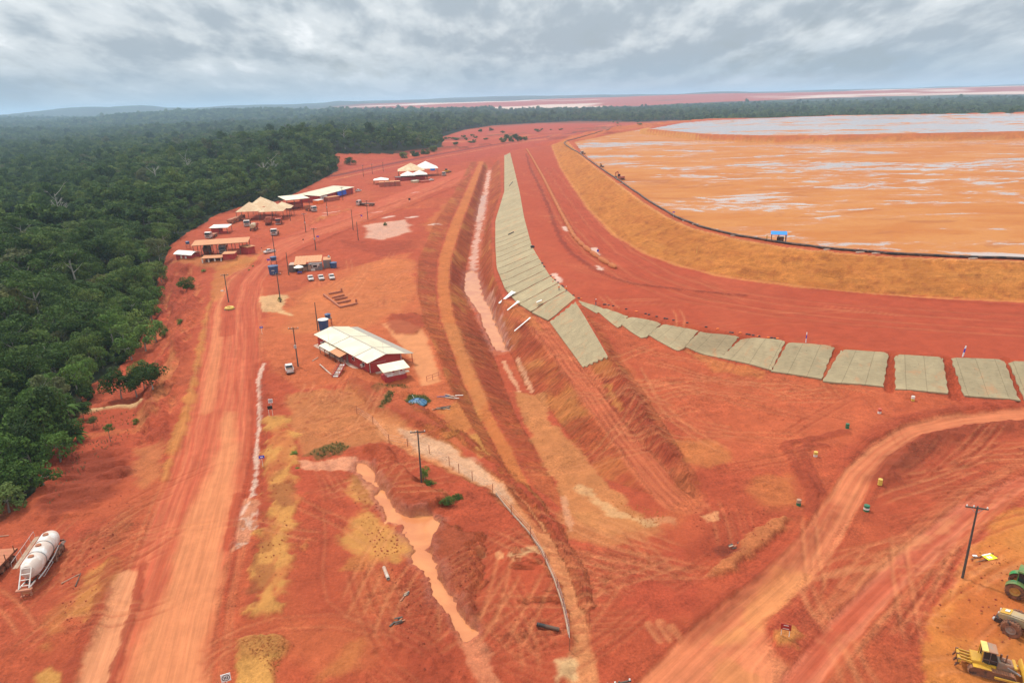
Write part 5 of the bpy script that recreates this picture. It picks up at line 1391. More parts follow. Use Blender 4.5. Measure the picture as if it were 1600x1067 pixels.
def tank_round(px, py, r, h, label, m='blue', lidm='lid', z=0, ribs=True):
    p = spot(px, py)
    t = thing('water_tank', label, 'water tank', (p.x, p.y, p.z + z))
    b = MB(); b.lathe([(r * .86, 0), (r, h), (r * 1.03, h), (r * 1.03, h + .1)], 24); b.build('barrel', M_[m], t, smooth=True)
    b = MB(); b.lathe([(r * 1.06, h + .08), (r * 1.06, h + .16), (r * .55, h + .36), (r * .2, h + .42), (.01, h + .42)], 24); b.build('lid', M_[lidm], t, smooth=True)
    return t
tank_round(506.5, 515, 1.45, 3.0, 'big blue water tank with a white lid behind the red building')
def stand_tank(px, py, hgt, r, h, label, sz=1.7):
    p = spot(px, py)
    t = thing('water_tank', label, 'water tank', (p.x, p.y, p.z), .4)
    for sx in (-1, 1):
        for sy in (-1, 1):
            b = MB(); b.tube((sx * sz / 2, sy * sz / 2, -.2), (sx * sz / 2, sy * sz / 2, hgt), .09, .09, 6); b.build('stand_leg', M_['redcon'], t)
    for z in (hgt * .45, hgt * .95):
        b = MB()
        for sx in (-1, 1): b.bar((sx * sz / 2, -sz / 2, z), (sx * sz / 2, sz / 2, z), .09); b.bar((-sz / 2, sx * sz / 2, z), (sz / 2, sx * sz / 2, z), .09)
        b.build('stand_brace', M_['redcon'], t)
    b = MB(); b.box((0, 0, hgt + .04), (sz + .2, sz + .2, .1)); b.build('platform', M_['plank'], t)
    b = MB(); b.lathe([(r * .86, hgt + .1), (r, hgt + h), (r * 1.05, hgt + h + .08), (r * .4, hgt + h + .3), (.01, hgt + h + .3)], 20); b.build('barrel', M_['blue'], t, smooth=True)
stand_tank(514, 510, 2.6, .85, 1.1, 'small blue water tank on a red steel stand behind the big blue tank')
tank_round(428, 428, 1.85, 3.1, 'large blue water tank with pale lettering beside the haul road', lidm='blue')
stand_tank(429.5, 422, 4.0, 1.25, 1.3, 'small blue water tank on a tall stand behind the large lettered tank', 2.0)
tank_round(521.5, 418, 1.35, 1.9, 'squat blue water tank at the right end of the grey containers', lidm='blue')
stand_tank(294.5, 388, 2.2, .95, 1.0, 'small blue water tank on a stand behind the little white-roofed red hut', 1.6)
tank_round(676, 266, 2.6, 3.4, 'bright blue tank beside the far tents', m='broof', lidm='broof')
# pale lettering strip on the big tank
p = spot(428, 428)
for o in list(bpy.data.objects):
    if o.name.startswith('water_tank') and 'lettering' in o.get('label', ''):
        b = MB(); a0 = math.atan2(-p.y, -p.x)
        for k in range(5):
            a = a0 - .35 + k * .12; r = 1.86
            b.box((math.cos(a) * r, math.sin(a) * r, 1.75), (.05, .15, .34), a)
        b.build('lettering', M_['lid'], o)

def block(name, label, cat, pa, pb, depth, h, wallm, roofm, roof='flat', ov=.3, base=-.3, rise=.5, win=(), group=None, dz=0.0):
    a, ang, L = frame(pa, pb)
    t = thing(name, label, cat, (a.x, a.y, a.z + dz), ang, group)
    b = MB(); b.box((L / 2, depth / 2, (h + base) / 2), (L, depth, h - base)); b.build('wall', M_[wallm], t)
    b = MB()
    if roof == 'flat': b.slab([(-ov, -ov, h + .12), (L + ov, -ov, h + .12), (L + ov, depth + ov, h + .12 + rise), (-ov, depth + ov, h + .12 + rise)], .1)
    elif roof == 'arch':
        n = 8; o1 = [(-ov + (depth + 2 * ov) * k / n, h + .05 + rise * math.sin(math.pi * k / n)) for k in range(n + 1)]
        o2 = [(x, z - .1) for x, z in o1][::-1]
        b.prism([(x, z) for x, z in o1 + o2], -ov, L + ov, Matrix(((0, 1, 0, 0), (1, 0, 0, 0), (0, 0, 1, 0), (0, 0, 0, 1))))
    if roof == 'flat':
        n = max(3, int(L / 1.0))
        for k in range(n + 1): b.bar((-ov + (L + 2 * ov) * k / n, -ov, h + .14), (-ov + (L + 2 * ov) * k / n, depth + ov, h + .14 + rise), .06, .05)
    b.build('roof', M_[roofm], t)
    for x, z, w, hh, m, nm in win:
        b = MB(); b.box((x * L, -.02, z), (w, .1, hh)); b.build(nm, M_[m], t)
    return t, L
def canopy(name, label, pa, pb, depth, h, roofm, rise=.6, npost=5, group=None, cat='shed', dz=0.0):
    a, ang, L = frame(pa, pb)
    t = thing(name, label, cat, (a.x, a.y, a.z + dz), ang, group)
    n = max(2, int(L / 5.2))
    for k in range(n):
        x0, x1 = -.6 + (L + 1.2) * k / n, -.6 + (L + 1.2) * (k + 1) / n - .03
        b = MB(); b.slab([(x0, -.6, h), (x1, -.6, h), (x1, depth + .6, h + rise), (x0, depth + .6, h + rise)], .09)
        for j in range(4): x = x0 + (j + .5) * (x1 - x0) / 4; b.bar((x, -.6, h + .02), (x, depth + .6, h + rise + .02), .07, .05)
        b.build('roof_panel', M_[roofm], t)
    posts(t, [(x, y) for x in np.linspace(0, L, npost) for y in (0, depth)], h - .02, .12)
    b = MB()
    for y in (0, depth): b.bar((0, y, h - .2 + (rise if y else 0)), (L, y, h - .2 + (rise if y else 0)), .12, .2)
    b.build('beam', M_['wood'], t)
    return t, L

# --- truck shelter and the huts round it
t, L = canopy('truck_shelter', 'long open shelter with a dusty orange roof over parked trucks', (304, 401), (388, 396), 9.5, 5.0, 'rust', .5, 8)
b = MB(); b.box((L * .78, 1.2, 1.0), (L * .32, .15, 2.4)); b.build('back_wall', M_['redcon'], t)
b = MB(); b.box((L * .76, 2.2, .35), (L * .36, 1.2, 1.1)); b.build('counter', M_['dgrey'], t)
block('red_hut', 'little red hut with a curved white roof left of the truck shelter', 'hut', (276, 406), (300, 404.5), 4.6, 2.9, 'red', 'wcanvas', 'arch', .7, rise=1.1, win=((.34, 1.4, .9, 1.9, 'cream', 'door'), (.62, 1.4, .9, 1.9, 'white', 'door')))
block('red_hut', 'red box hut with a flat orange top in front of the truck shelter', 'hut', (349, 406.5), (367, 404.5), 4.2, 2.6, 'red', 'rust', 'flat', .25, rise=.2)
block('red_hut', 'red hut with a dusty roof at the right end of the truck shelter', 'hut', (388, 397), (399, 395), 5.0, 3.0, 'red', 'rust', 'flat', .4, rise=.2)
t, L = canopy('low_shelter', 'low orange-roofed lean-to with white posts before the truck shelter', (317, 410), (346, 407), 4.2, 1.9, 'rust', .25, 6)
for x in np.linspace(0, L, 4):
    b = MB(); b.box((x, -.2, .7), (.5, .4, 1.7)); b.build('pier', M_['drumw'], t)
b = MB(); b.prism([(0, 0), (1.9, 0), (.95, 1.3)], 0, .6, Matrix.Translation((L * .62, .4, 0))); b.box((L * .32, .6, .6), (1.6, .8, 1.2)); b.build('stored_crate', M_['black'], t)
t, L = block('red_hut', 'red hut under a wide white roof behind the truck shelter', 'hut', (331, 366), (343, 365), 5.0, 3.0, 'red', 'wcanvas', 'flat', .2, rise=.1)
b = MB(); b.slab([(-.8, -.8, 3.5), (L * 2.2, -.8, 3.5), (L * 2.2, 6.4, 4.1), (-.8, 6.4, 4.1)], .12); b.build('roof', M_['wcanvas'], t)
b = MB(); b.box((L * 1.55, .2, .6), (L * .95, .25, 1.7)); b.build('low_wall', M_['red'], t)
posts(t, [(L * 2.1, -.5), (L * 2.1, 6), (L * 1.1, -.5)], 3.5, .12)

def tent(label, corners_px, h, rise, m='creamdirt', npx=None, group='pyramid tents over the truck workshop'):
    """four-sided pyramid canopy; centre and half size in the plan"""
    (cx, cy), half, ang = corners_px
    p = spot(cx, cy)
    t = thing('pyramid_tent', label, 'tent', (p.x, p.y, p.z), ang, group)
    hs = half
    q = [(-hs, -hs), (hs, -hs), (hs, hs), (-hs, hs)]
    for k in range(4):
        a, b_ = q[k], q[(k + 1) % 4]
        b = MB(); vs = [(a[0], a[1], h), (b_[0], b_[1], h), (b_[0] * .03, b_[1] * .03, h + rise), (a[0] * .03, a[1] * .03, h + rise)]
        mid = ((a[0] + b_[0]) / 2, (a[1] + b_[1]) / 2, h - .12)
        b.slab(vs, .06); b.build('canopy_panel', M_[m], t)
    posts(t, [(x * .96, y * .96) for x, y in q], h, .13)
    b = MB(); b.tube((0, 0, h + rise - .15), (0, 0, h + rise + .4), .15, .1, 6); b.build('finial', M_[m], t)
A4 = R(8)
tent('leftmost dusty pyramid tent of the truck workshop', ((393, 342), 6.8, A4), 5.2, 4.4)
tent('tallest pyramid tent of the truck workshop, behind the others', ((411, 336), 7.2, A4), 6.0, 4.8)
tent('cream pyramid tent above the red trucks', ((428, 342), 6.8, A4), 5.2, 4.4)
tent('low dusty pyramid tent at the right end of the truck workshop', ((443, 337), 5.6, A4), 5.0, 3.2)
t, L = canopy('open_warehouse', 'wide cream flat roof on posts between the tents and the long white building', (450, 329), (484, 325), 15, 6.5, 'cream', .9, 4, cat='warehouse')
b = MB(); b.box((L * .5, 11, 1.6), (L * .96, .3, 3.8)); b.build('back_wall', M_['red'], t)
b = MB(); b.lathe([(1.3, 0), (1.5, .3), (1.5, 8), (1.3, 8.3)], 16, Matrix.Translation((2, 6, 1.6)) @ Matrix.Rotation(R(90), 4, 'Y')); b.build('stored_tank', M_['redcon'], t, smooth=True)
t, L = block('long_shed', 'very long white-roofed red shed by the forest with blue tarpaulins', 'shed', (500, 316), (552, 301), 15, 4.2, 'red', 'cream', 'flat', .9, rise=.9)
for x in (.46, .6):
    b = MB(); b.slab([(x * L, -1.05, 4.0), ((x + .13) * L, -1.05, 4.0), ((x + .13) * L, -1.5, 1.0), (x * L, -1.5, 1.0)], .06); b.build('tarpaulin', M_['tarp'], t)
b = MB(); b.box((L * .1, -.3, 1.9), (L * .18, .6, 3.6)); b.build('white_partition', M_['white'], t)
posts(t, [(x, -2.2) for x in np.linspace(0, L, 8)], 4.0, .12)
block('red_container', 'red site container in front of the long white-roofed shed', 'container', (513, 315), (531, 312), 4, 2.6, 'redcon', 'rust', 'flat', .1, rise=.1)
block('red_container', 'small orange-red store between the open warehouse and the long shed', 'container', (497, 319), (506, 317), 4, 2.4, 'orange', 'wcanvas', 'flat', .1, rise=.1)

# --- far workshop cluster
G2 = 'tents of the far workshop'
tent('far brown pyramid tent, back left of the distant workshop', ((643, 276), 11.5, A4), 6.0, 5.5, 'creamdirt', group=G2)
tent('far white pyramid tent, back right of the distant workshop', ((666, 273.5), 10.5, A4), 6.5, 5.5, 'wcanvas', group=G2)
tent('small white pyramid tent, front left of the distant workshop', ((638, 281), 6.2, A4), 4.2, 3.2, 'wcanvas', group=G2)
tent('small white pyramid tent, front right of the distant workshop', ((656, 280), 6.4, A4), 4.2, 3.2, 'wcanvas', group=G2)
block('workshop_wall', 'dark red low workshop under the far tents', 'workshop', (620, 283), (664, 280), 7, 3.0, 'red', 'dgrey', 'flat', .3, rise=.1)
for k, (pa, pb, lab) in enumerate((((593, 292), (600.5, 291.6), 'leftmost of the red containers in a row before the far tents'), ((602, 291.4), (609, 291), 'second red container from the left before the far tents'), ((609.8, 291), (617, 290.6), 'third red container from the left before the far tents'), ((618, 290.5), (626, 290), 'rightmost of the red containers in a row before the far tents'))):
    block('red_container', lab, 'container', pa, pb, 6, 3.4, 'redcon', 'rust', 'flat', .05, rise=.05, group='red containers before the far tents')
tent('flat white tent behind the row of red containers', ((596, 287), 6.0, A4), 3.6, 1.6, 'wcanvas', group=G2)
block('pale_store', 'pale flat store in front of the far tents', 'store', (646, 286), (655, 285), 4, 1.6, 'beige', 'cream', 'flat', .1, rise=.05)
block('red_skip', 'long low red skip in front of the far tents', 'skip', (659, 285.5), (672, 284), 4, 1.4, 'redv', 'redv', 'flat', .05, rise=.02)

# --- grey site office
def office():
    a, ang, L = frame((452, 425), (504, 421.5))
    t = thing('site_office', 'grey container office with an orange tiled roof beside the parked pickups', 'office', (a.x, a.y, a.z), ang)
    x1 = L * .2
    b = MB(); b.box((x1 / 2, 2.4, 1.25), (x1, 4.8, 3.1)); b.build('dark_container', M_['dgrey'], t)
    b = MB(); b.slab([(.1, .1, 2.86), (x1, .1, 2.86), (x1, 4.7, 2.9), (.1, 4.7, 2.9)], .05); b.build('container_roof', M_['conc'], t)
    b = MB(); b.box((L * .79, 1.25, 1.3), (L * .40, 2.5, 3.2)); b.build('container', M_['grey'], t)
    for k in range(18):
        pass
    b = MB()
    for k in range(26): b.box((L * .59 + (k + .5) * L * .40 / 26, -.02, 1.3), (.12, .05, 3.0))
    b.build('corrugation', M_['grey'], t)['kind'] = 'stuff'
    for x, z, w, h, m, nm in ((.62, 1.5, 1.0, 1.9, 'plank', 'door'), (.79, 1.9, 1.9, 1.3, 'drumw', 'window'), (.72, .5, 1.5, .8, 'drumw', 'air_conditioner'), (.88, 2.3, 1.0, .7, 'drumw', 'air_conditioner'), (.66, 2.4, .8, .7, 'drumw', 'window')):
        b = MB(); b.box((x * L, -.1, z), (w, .3, h)); f = b.build(nm, M_[m], t)
        if nm == 'window':
            b = MB(); b.box((x * L, -.27, z), (w * .8, .04, h * .7)); b.build('pane', M_['glass'], f)
    b = MB(); b.box((L * .4, 3.2, 1.0), (L * .38, .2, 2.6)); b.build('back_wall', M_['grey'], t)
    b = MB(); b.box((L * .43, .6, .7), (L * .3, .1, 2.0)); b.build('screen', M_['plank'], t)
    n = 9
    for k in range(n):
        xa = L * .16 + L * .82 * k / n; xb = L * .16 + L * .82 * (k + 1) / n - .05
        b = MB(); y0 = -.5 if xb < L * .60 else 1.6; z0 = 2.9 if xb < L * .6 else 3.3
        b.slab([(xa, y0, z0), (xb, y0, z0), (xb, 7.2, 4.7), (xa, 7.2, 4.7)], .1); b.build('roof_sheet', M_['tile'], t)
    posts(t, [(L * .25, -.3), (L * .4, -.3), (L * .56, -.3)], 2.9, .09)
    a2, ang2, L2 = frame((506, 419), (518, 418))
    u = thing('grey_container', 'dark grey container with rust stripes right of the tiled office roof', 'container', (a2.x, a2.y, a2.z), ang2)
    b = MB(); b.box((L2 / 2, 3, 1.6), (L2, 6, 3.4)); b.build('wall', M_['grey'], u)
    b = MB(); b.slab([(0, 0, 3.35), (L2, 0, 3.35), (L2, 6, 3.38), (0, 6, 3.38)], .04); b.build('roof', M_['rust'], u)
    b = MB()
    for k in range(16): b.box(((k + .5) * L2 / 16, -.02, 1.6), (.12, .05, 3.2))
    b.build('corrugation', M_['grey'], u)['kind'] = 'stuff'
    b = MB(); b.lathe([(.4, 3.4), (.5, 3.7), (.3, 4.2), (.02, 4.3)], 10, Matrix.Translation((L2 * .75, 4, 0))); b.build('roof_vent', M_['galv'], u)
office()
def umbrella():
    p = spot(467.5, 426)
    t = thing('parasol', 'white parasol over a blue table in front of the grey office', 'parasol', (p.x, p.y, p.z))
    b = MB(); b.tube((0, 0, 0), (0, 0, 2.6), .05, .05, 6); b.build('pole', M_['galv'], t)
    b = MB(); b.lathe([(1.9, 2.15), (1.92, 2.2), (.9, 2.75), (.05, 3.05)], 8, cap=False); b.build('canopy', M_['wcanvas'], t)
    p2 = spot(468.5, 427.5)
    t = thing('table', 'small blue table under the white parasol', 'table', (p2.x, p2.y, p2.z))
    b = MB(); b.box((0, 0, .72), (1.6, 1.0, .08)); b.build('table_top', M_['tarp'], t)
    for sx in (-1, 1):
        for sy in (-1, 1):
            b = MB(); b.bar((sx * .7, sy * .4, 0), (sx * .7, sy * .4, .7), .06); b.build('leg', M_['tarp'], t)
umbrella()
def foundations():
    t = thing('foundation_walls', 'low red footing walls of an unfinished building in the yard', 'foundation', (0, 0, 0))
    for pa, pb in (((506, 461), (532, 481)), ((532, 481), (558, 475)), ((514, 460), (534, 456)), ((519, 465.5), (538, 462)), ((523, 469), (543, 465.5)), ((527, 474), (548, 470))):
        a, b_ = spot(*pa), spot(*pb); m = MB(); d = (b_ - a); n = max(1, int(d.length / 3))
        m.bar((a.x, a.y, a.z + .22), (b_.x, b_.y, b_.z + .22), .55, .7); m.build('wall_row', M_['brick'], t)
    for q in ((534, 456), (557, 473)):
        a = spot(*q); m = MB(); m.box((a.x, a.y, a.z + .6), (.5, .5, 1.4)); m.build('pier', M_['brick'], t)
foundations()

# blue-roofed shelter and pipeline on the dam crest
def crest_shelter():
    p = P(1216, 377, ZC)
    t = thing('crest_shelter', 'small shelter with a bright blue roof on the dam crest', 'shelter', (p.x, p.y, HZ(p.x, p.y)), R(-18))
    b = MB(); b.slab([(-2.6, -1.6, 2.7), (2.6, -1.6, 2.7), (2.6, 1.8, 3.3), (-2.6, 1.8, 3.3)], .08); b.build('roof', M_['broof'], t)
    posts(t, [(x, y) for x in (-2.3, 0, 2.3) for y in (-1.4, 1.5)], 2.75, .07, 'black')
    b = MB(); b.box((.6, .3, .8), (2.2, 1.4, 1.6)); b.build('pump_housing', M_['black'], t)
    b = MB(); b.slab([(2.4, -1.5, 2.6), (2.4, 1.7, 3.1), (2.4, 1.7, .3), (2.4, -1.5, .3)], .05); b.build('side_sheet', M_['tarp'], t)
    p = P(1198, 373.5, ZC)
    b = MB(); b.tube((p.x, p.y, HZ(p.x, p.y) - .2), (p.x, p.y, HZ(p.x, p.y) + 1.3), .22, .2, 8); tag(b.build('marker_post', M_['drumy']), 'short yellow marker post left of the blue-roofed shelter', 'post')
crest_shelter()
PIPE = [(1010, 192.5), (960, 202), (925, 210), (900, 215.5), (886, 219.5), (881, 221.8), (884, 225), (890, 229), (911, 243), (938, 262), (974, 286), (1014, 313.5), (1056, 338), (1096, 354), (1156, 368), (1200, 374.8), (1236, 380.5), (1316, 389.5), (1404, 396), (1502, 400.5), (1620, 404), (1700, 406.5)]
def pipeline():
    pts = [P(a, b, ZC + (.4 if k > 3 else 1.0)) for k, (a, b) in enumerate(PIPE)]
    ln = np.array([tuple(p) for p in pts]); seg = np.hypot(*np.diff(ln[:, :2], axis=0).T); cum = np.concatenate([[0], np.cumsum(seg)])
    s = np.arange(0, cum[-1], 5.0); q = np.stack([np.interp(s, cum, ln[:, k]) for k in range(3)], -1)
    t = thing('pipeline', 'long black slurry pipeline laid along the inner edge of the dam crest', 'pipeline', (0, 0, 0))
    step = 13
    for k in range(0, len(q) - 1, step):
        c = q[k:k + step + 1]
        z = [max(HZ(p[0], p[1]), ZR + .1) + .42 for p in c]
        b = MB(); b.path([(p[0], p[1], zz) for p, zz in zip(c, z)], .42, 8); b.build('pipe_length', M_['pipe'], t, smooth=True)
pipeline()
for k, (a, b_) in enumerate(((969, 287), (1070, 344), (1085, 350), (1115, 358), (1145, 367), (1290, 388), (1340, 393), (1365, 394.5), (1438, 397.6), (1515, 402.5))):
    p = P(a, b_, ZC); bb = MB(); bb.box((p.x, p.y - 1.6, HZ(p.x, p.y - 1.6) + .12), (2.6, .7, .35), .1)
    tag(bb.build('pipe_block', M_['conc']), nth(k + 1) + ' pale concrete sleeper beside the crest pipeline, counted from the left', 'concrete block', 'concrete sleepers along the crest pipeline')

# soil-filled tubes along the terrace
def terrace_tube():
    pts = [(823, 233), (831, 246), (840, 262), (849, 278), (858, 296), (866, 312), (876, 332), (887, 352), (897, 370), (909, 383), (922, 394), (940, 407), (962, 420)]
    w = np.array([tuple(P(a, b, ZT))[:2] for a, b in pts]); seg = np.hypot(*np.diff(w, axis=0).T); cum = np.concatenate([[0], np.cumsum(seg)])
    n = 0; s = 0
    while s < cum[-1] - 4:
        Ls = 9.0 if s < cum[-1] - 40 else 11.0
        e = min(s + Ls - .35, cum[-1]); c = []
        for k in range(7):
            v = s + (e - s) * k / 6; x, y = np.interp(v, cum, w[:, 0]), np.interp(v, cum, w[:, 1])
            c.append((x, y, HZ(x, y) + .35))
        b = MB(); b.path(c, [.45, .85, 1.0, 1.02, 1.0, .85, .45], 10)
        o = b.build('soil_tube', M_['sand'], smooth=True)
        TUBES.append(o); tag(o, 'ochre soil-filled tube', 'soil tube', 'soil tubes laid in a line along the terrace')
        s += Ls; n += 1
TUBES = []
terrace_tube()
for k, o in enumerate(TUBES[::-1]): o['label'] = nth(k + 1) + ' ochre soil-filled tube from the near end of the line across the red terrace'
# ------------------------------------------------------------------ vehicles in place
def put_pickup(px, py, front_px, label, group=None, src=None):
    p = spot(px, py); h = heading((px, py), front_px)
    if src is None:
        r = thing('pickup_truck', label, 'pickup', (p.x, p.y, p.z), h, group); pickup_mesh(r)
    else:
        r = copy_tree(src); r.location = (p.x, p.y, p.z); r.rotation_euler = (0, 0, h)
        r['label'] = label
        if group: r['group'] = group
        elif 'group' in r: del r['group']
    return r
GP = 'white pickups parked by the grey office'
PK = put_pickup(485.5, 437, (490.5, 447), 'leftmost of three white pickups parked below the grey office', GP)
put_pickup(502, 436, (506.5, 446), 'middle one of three white pickups parked below the grey office', GP, PK)
put_pickup(518.5, 435.5, (523, 445), 'rightmost of three white pickups parked below the grey office', GP, PK)
put_pickup(452.5, 579, (447, 560), 'white pickup alone on the soil left of the red building', None, PK)
put_pickup(421, 393.5, (410, 396), 'white pickup driving along the haul road', None, PK)
put_pickup(560, 299, (572, 297), 'far white pickup at the end of the long shed', None, PK)
put_pickup(674, 282, (668, 283), 'far white car in front of the distant tents', None, PK)
def put_truck(px, py, front_px, label, kind='tipper', paint='whitev', body='bed', L=8.0, src=None):
    p = spot(px, py); h = heading((px, py), front_px)
    if src is not None:
        r = copy_tree(src); r['label'] = label; r.location = (p.x, p.y, p.z); r.rotation_euler = (0, 0, h); return r
    r = thing('truck', label, 'truck', (p.x, p.y, p.z), h); truck(r, paint, kind, body, L); r.scale = (1.22, 1.22, 1.22); return r
TW = put_truck(430, 366, (423, 375), 'white truck with a flat bed standing alone in the upper yard', 'flat', L=7.0)
TP_ = put_truck(387, 352, (383, 361), 'white-cabbed tipper parked left of the pyramid tents')
put_truck(397, 359, (405, 352), 'beige tanker truck in the upper yard seen from behind', 'tank', 'redv', 'beige', 7.0)
put_truck(436, 349, (431, 360), 'bright red truck under the cream pyramid tent', 'tipper', 'redv', 'redv')
put_truck(420, 350, (424, 340), 'dusty red tipper left of the bright red truck', 'tipper', 'redv', 'redcon')
put_truck(325, 395, (328, 385), 'dark tipper in the left bay of the orange-roofed shelter', 'tipper', 'dgrey', 'black', 8.0)
put_truck(349, 394, (346, 402), 'white-cabbed truck in the middle bay of the orange-roofed shelter', src=TP_)
put_truck(331, 371, (325, 374), 'white truck behind the orange roof, next to the white-roofed hut', src=TW)
put_truck(486, 330, (492, 331), 'white truck nosing out from under the cream warehouse roof', src=TP_)
put_truck(572, 321, (562, 321), 'white flatbed truck beside the rows of spoil heaps', 'flat', 'whitev', 'black', 10)
put_truck(694, 274, (690, 279), 'far white truck right of the distant tents', src=TW)
for k, (q, f, lab) in enumerate((((362, 349), (356, 352), 'nearest of the dark red trailers lined up at the forest edge'), ((370, 346), (364, 349), 'middle one of the dark red trailers lined up at the forest edge'), ((378, 343.5), (372, 346.5), 'farthest of the dark red trailers lined up at the forest edge'))):
    p = spot(*q); r = thing('tipper_trailer', lab, 'trailer', (p.x, p.y, p.z), heading(q, f), 'trailers lined up at the forest edge')
    b = MB(); b.box((0, 0, 1.9), (7, 2.5, 1.5)); b.build('tipper_body', M_['bed'], r, bevel=.05)
    b = MB(); b.box((0, 0, .95), (7.4, 1.0, .3)); b.build('chassis', M_['black'], r)
    for x in (-2.4, -1.2):
        for sg in (-1, 1): wheel(r, x, sg * 1.05, .52, .34, -sg)
p = spot(698, 270); r = thing('loader', 'far yellow machine beside the distant white truck', 'machine', (p.x, p.y, p.z), .6)
b = MB(); b.box((0, 0, 1.7), (5, 2.2, 1.6)); b.build('body', M_['yellow'], r, bevel=.1)
b = MB(); b.box((-.4, 0, 3.1), (1.6, 1.7, 1.4)); b.build('cab', M_['glass'], r, bevel=.08)
b = MB(); b.box((3.6, 0, 1.0), (1.2, 2.6, 1.2)); b.build('bucket', M_['black'], r)
for x in (-1.5, 1.5):
    for sg in (-1, 1): wheel(r, x, sg * 1.2, .8, .5, -sg)

# excavators and carrier on the dam crest
def excavator(px, py, rz, label, bodym='redcon', s=1.0):
    p = P(px, py, ZC); z = HZ(p.x, p.y)
    r = thing('excavator', label, 'excavator', (p.x, p.y, z), rz)
    r.scale = (s, s, s)
    for sg in (-1, 1):
        b = MB(); b.prism([(-2.1, .15), (-1.8, 0), (1.8, 0), (2.1, .15), (2.2, .5), (1.9, .85), (-1.9, .85), (-2.2, .5)], sg * 1.2 - .3, sg * 1.2 + .3); b.build('track', M_['black'], r)
    b = MB(); b.box((-.4, 0, 1.6), (3.4, 2.5, 1.1)); b.build('upper_body', M_[bodym], r, bevel=.1)
    b = MB(); b.box((.7, .75, 2.5), (1.4, .95, 1.5)); b.build('cab', M_['glass'], r, bevel=.08)
    b = MB(); b.box((.7, .75, 3.3), (1.5, 1.05, .1)); b.build('cab_roof', M_[bodym], r)
    b = MB(); b.bar((1.0, -.2, 1.6), (3.4, -.2, 4.3), .45, .5); b.bar((3.3, -.2, 4.35), (5.6, -.2, 3.4), .4, .45); b.build('boom', M_[bodym], r)
    b = MB(); b.bar((5.5, -.2, 3.5), (5.2, -.2, 1.6), .32, .35); b.build('arm', M_[bodym], r)
    b = MB(); b.prism([(4.7, 1.6), (5.6, 1.7), (5.7, .9), (5.0, .55), (4.6, .9)], -.75, .35); b.build('bucket', M_['black'], r)
excavator(970, 279, R(115), 'dark red excavator working beside the pipe on the dam crest', 'redcon', 1.15)
excavator(941, 260, R(110), 'small dark machine on the dam crest between the excavator and the white vehicle', 'black', .7)
p = P(911, 241, ZC); r = thing('truck', 'white-cabbed service truck on the far bend of the dam crest', 'truck', (p.x, p.y, HZ(p.x, p.y)), R(112)); truck(r, 'whitev', 'flat', 'black', 6.5)

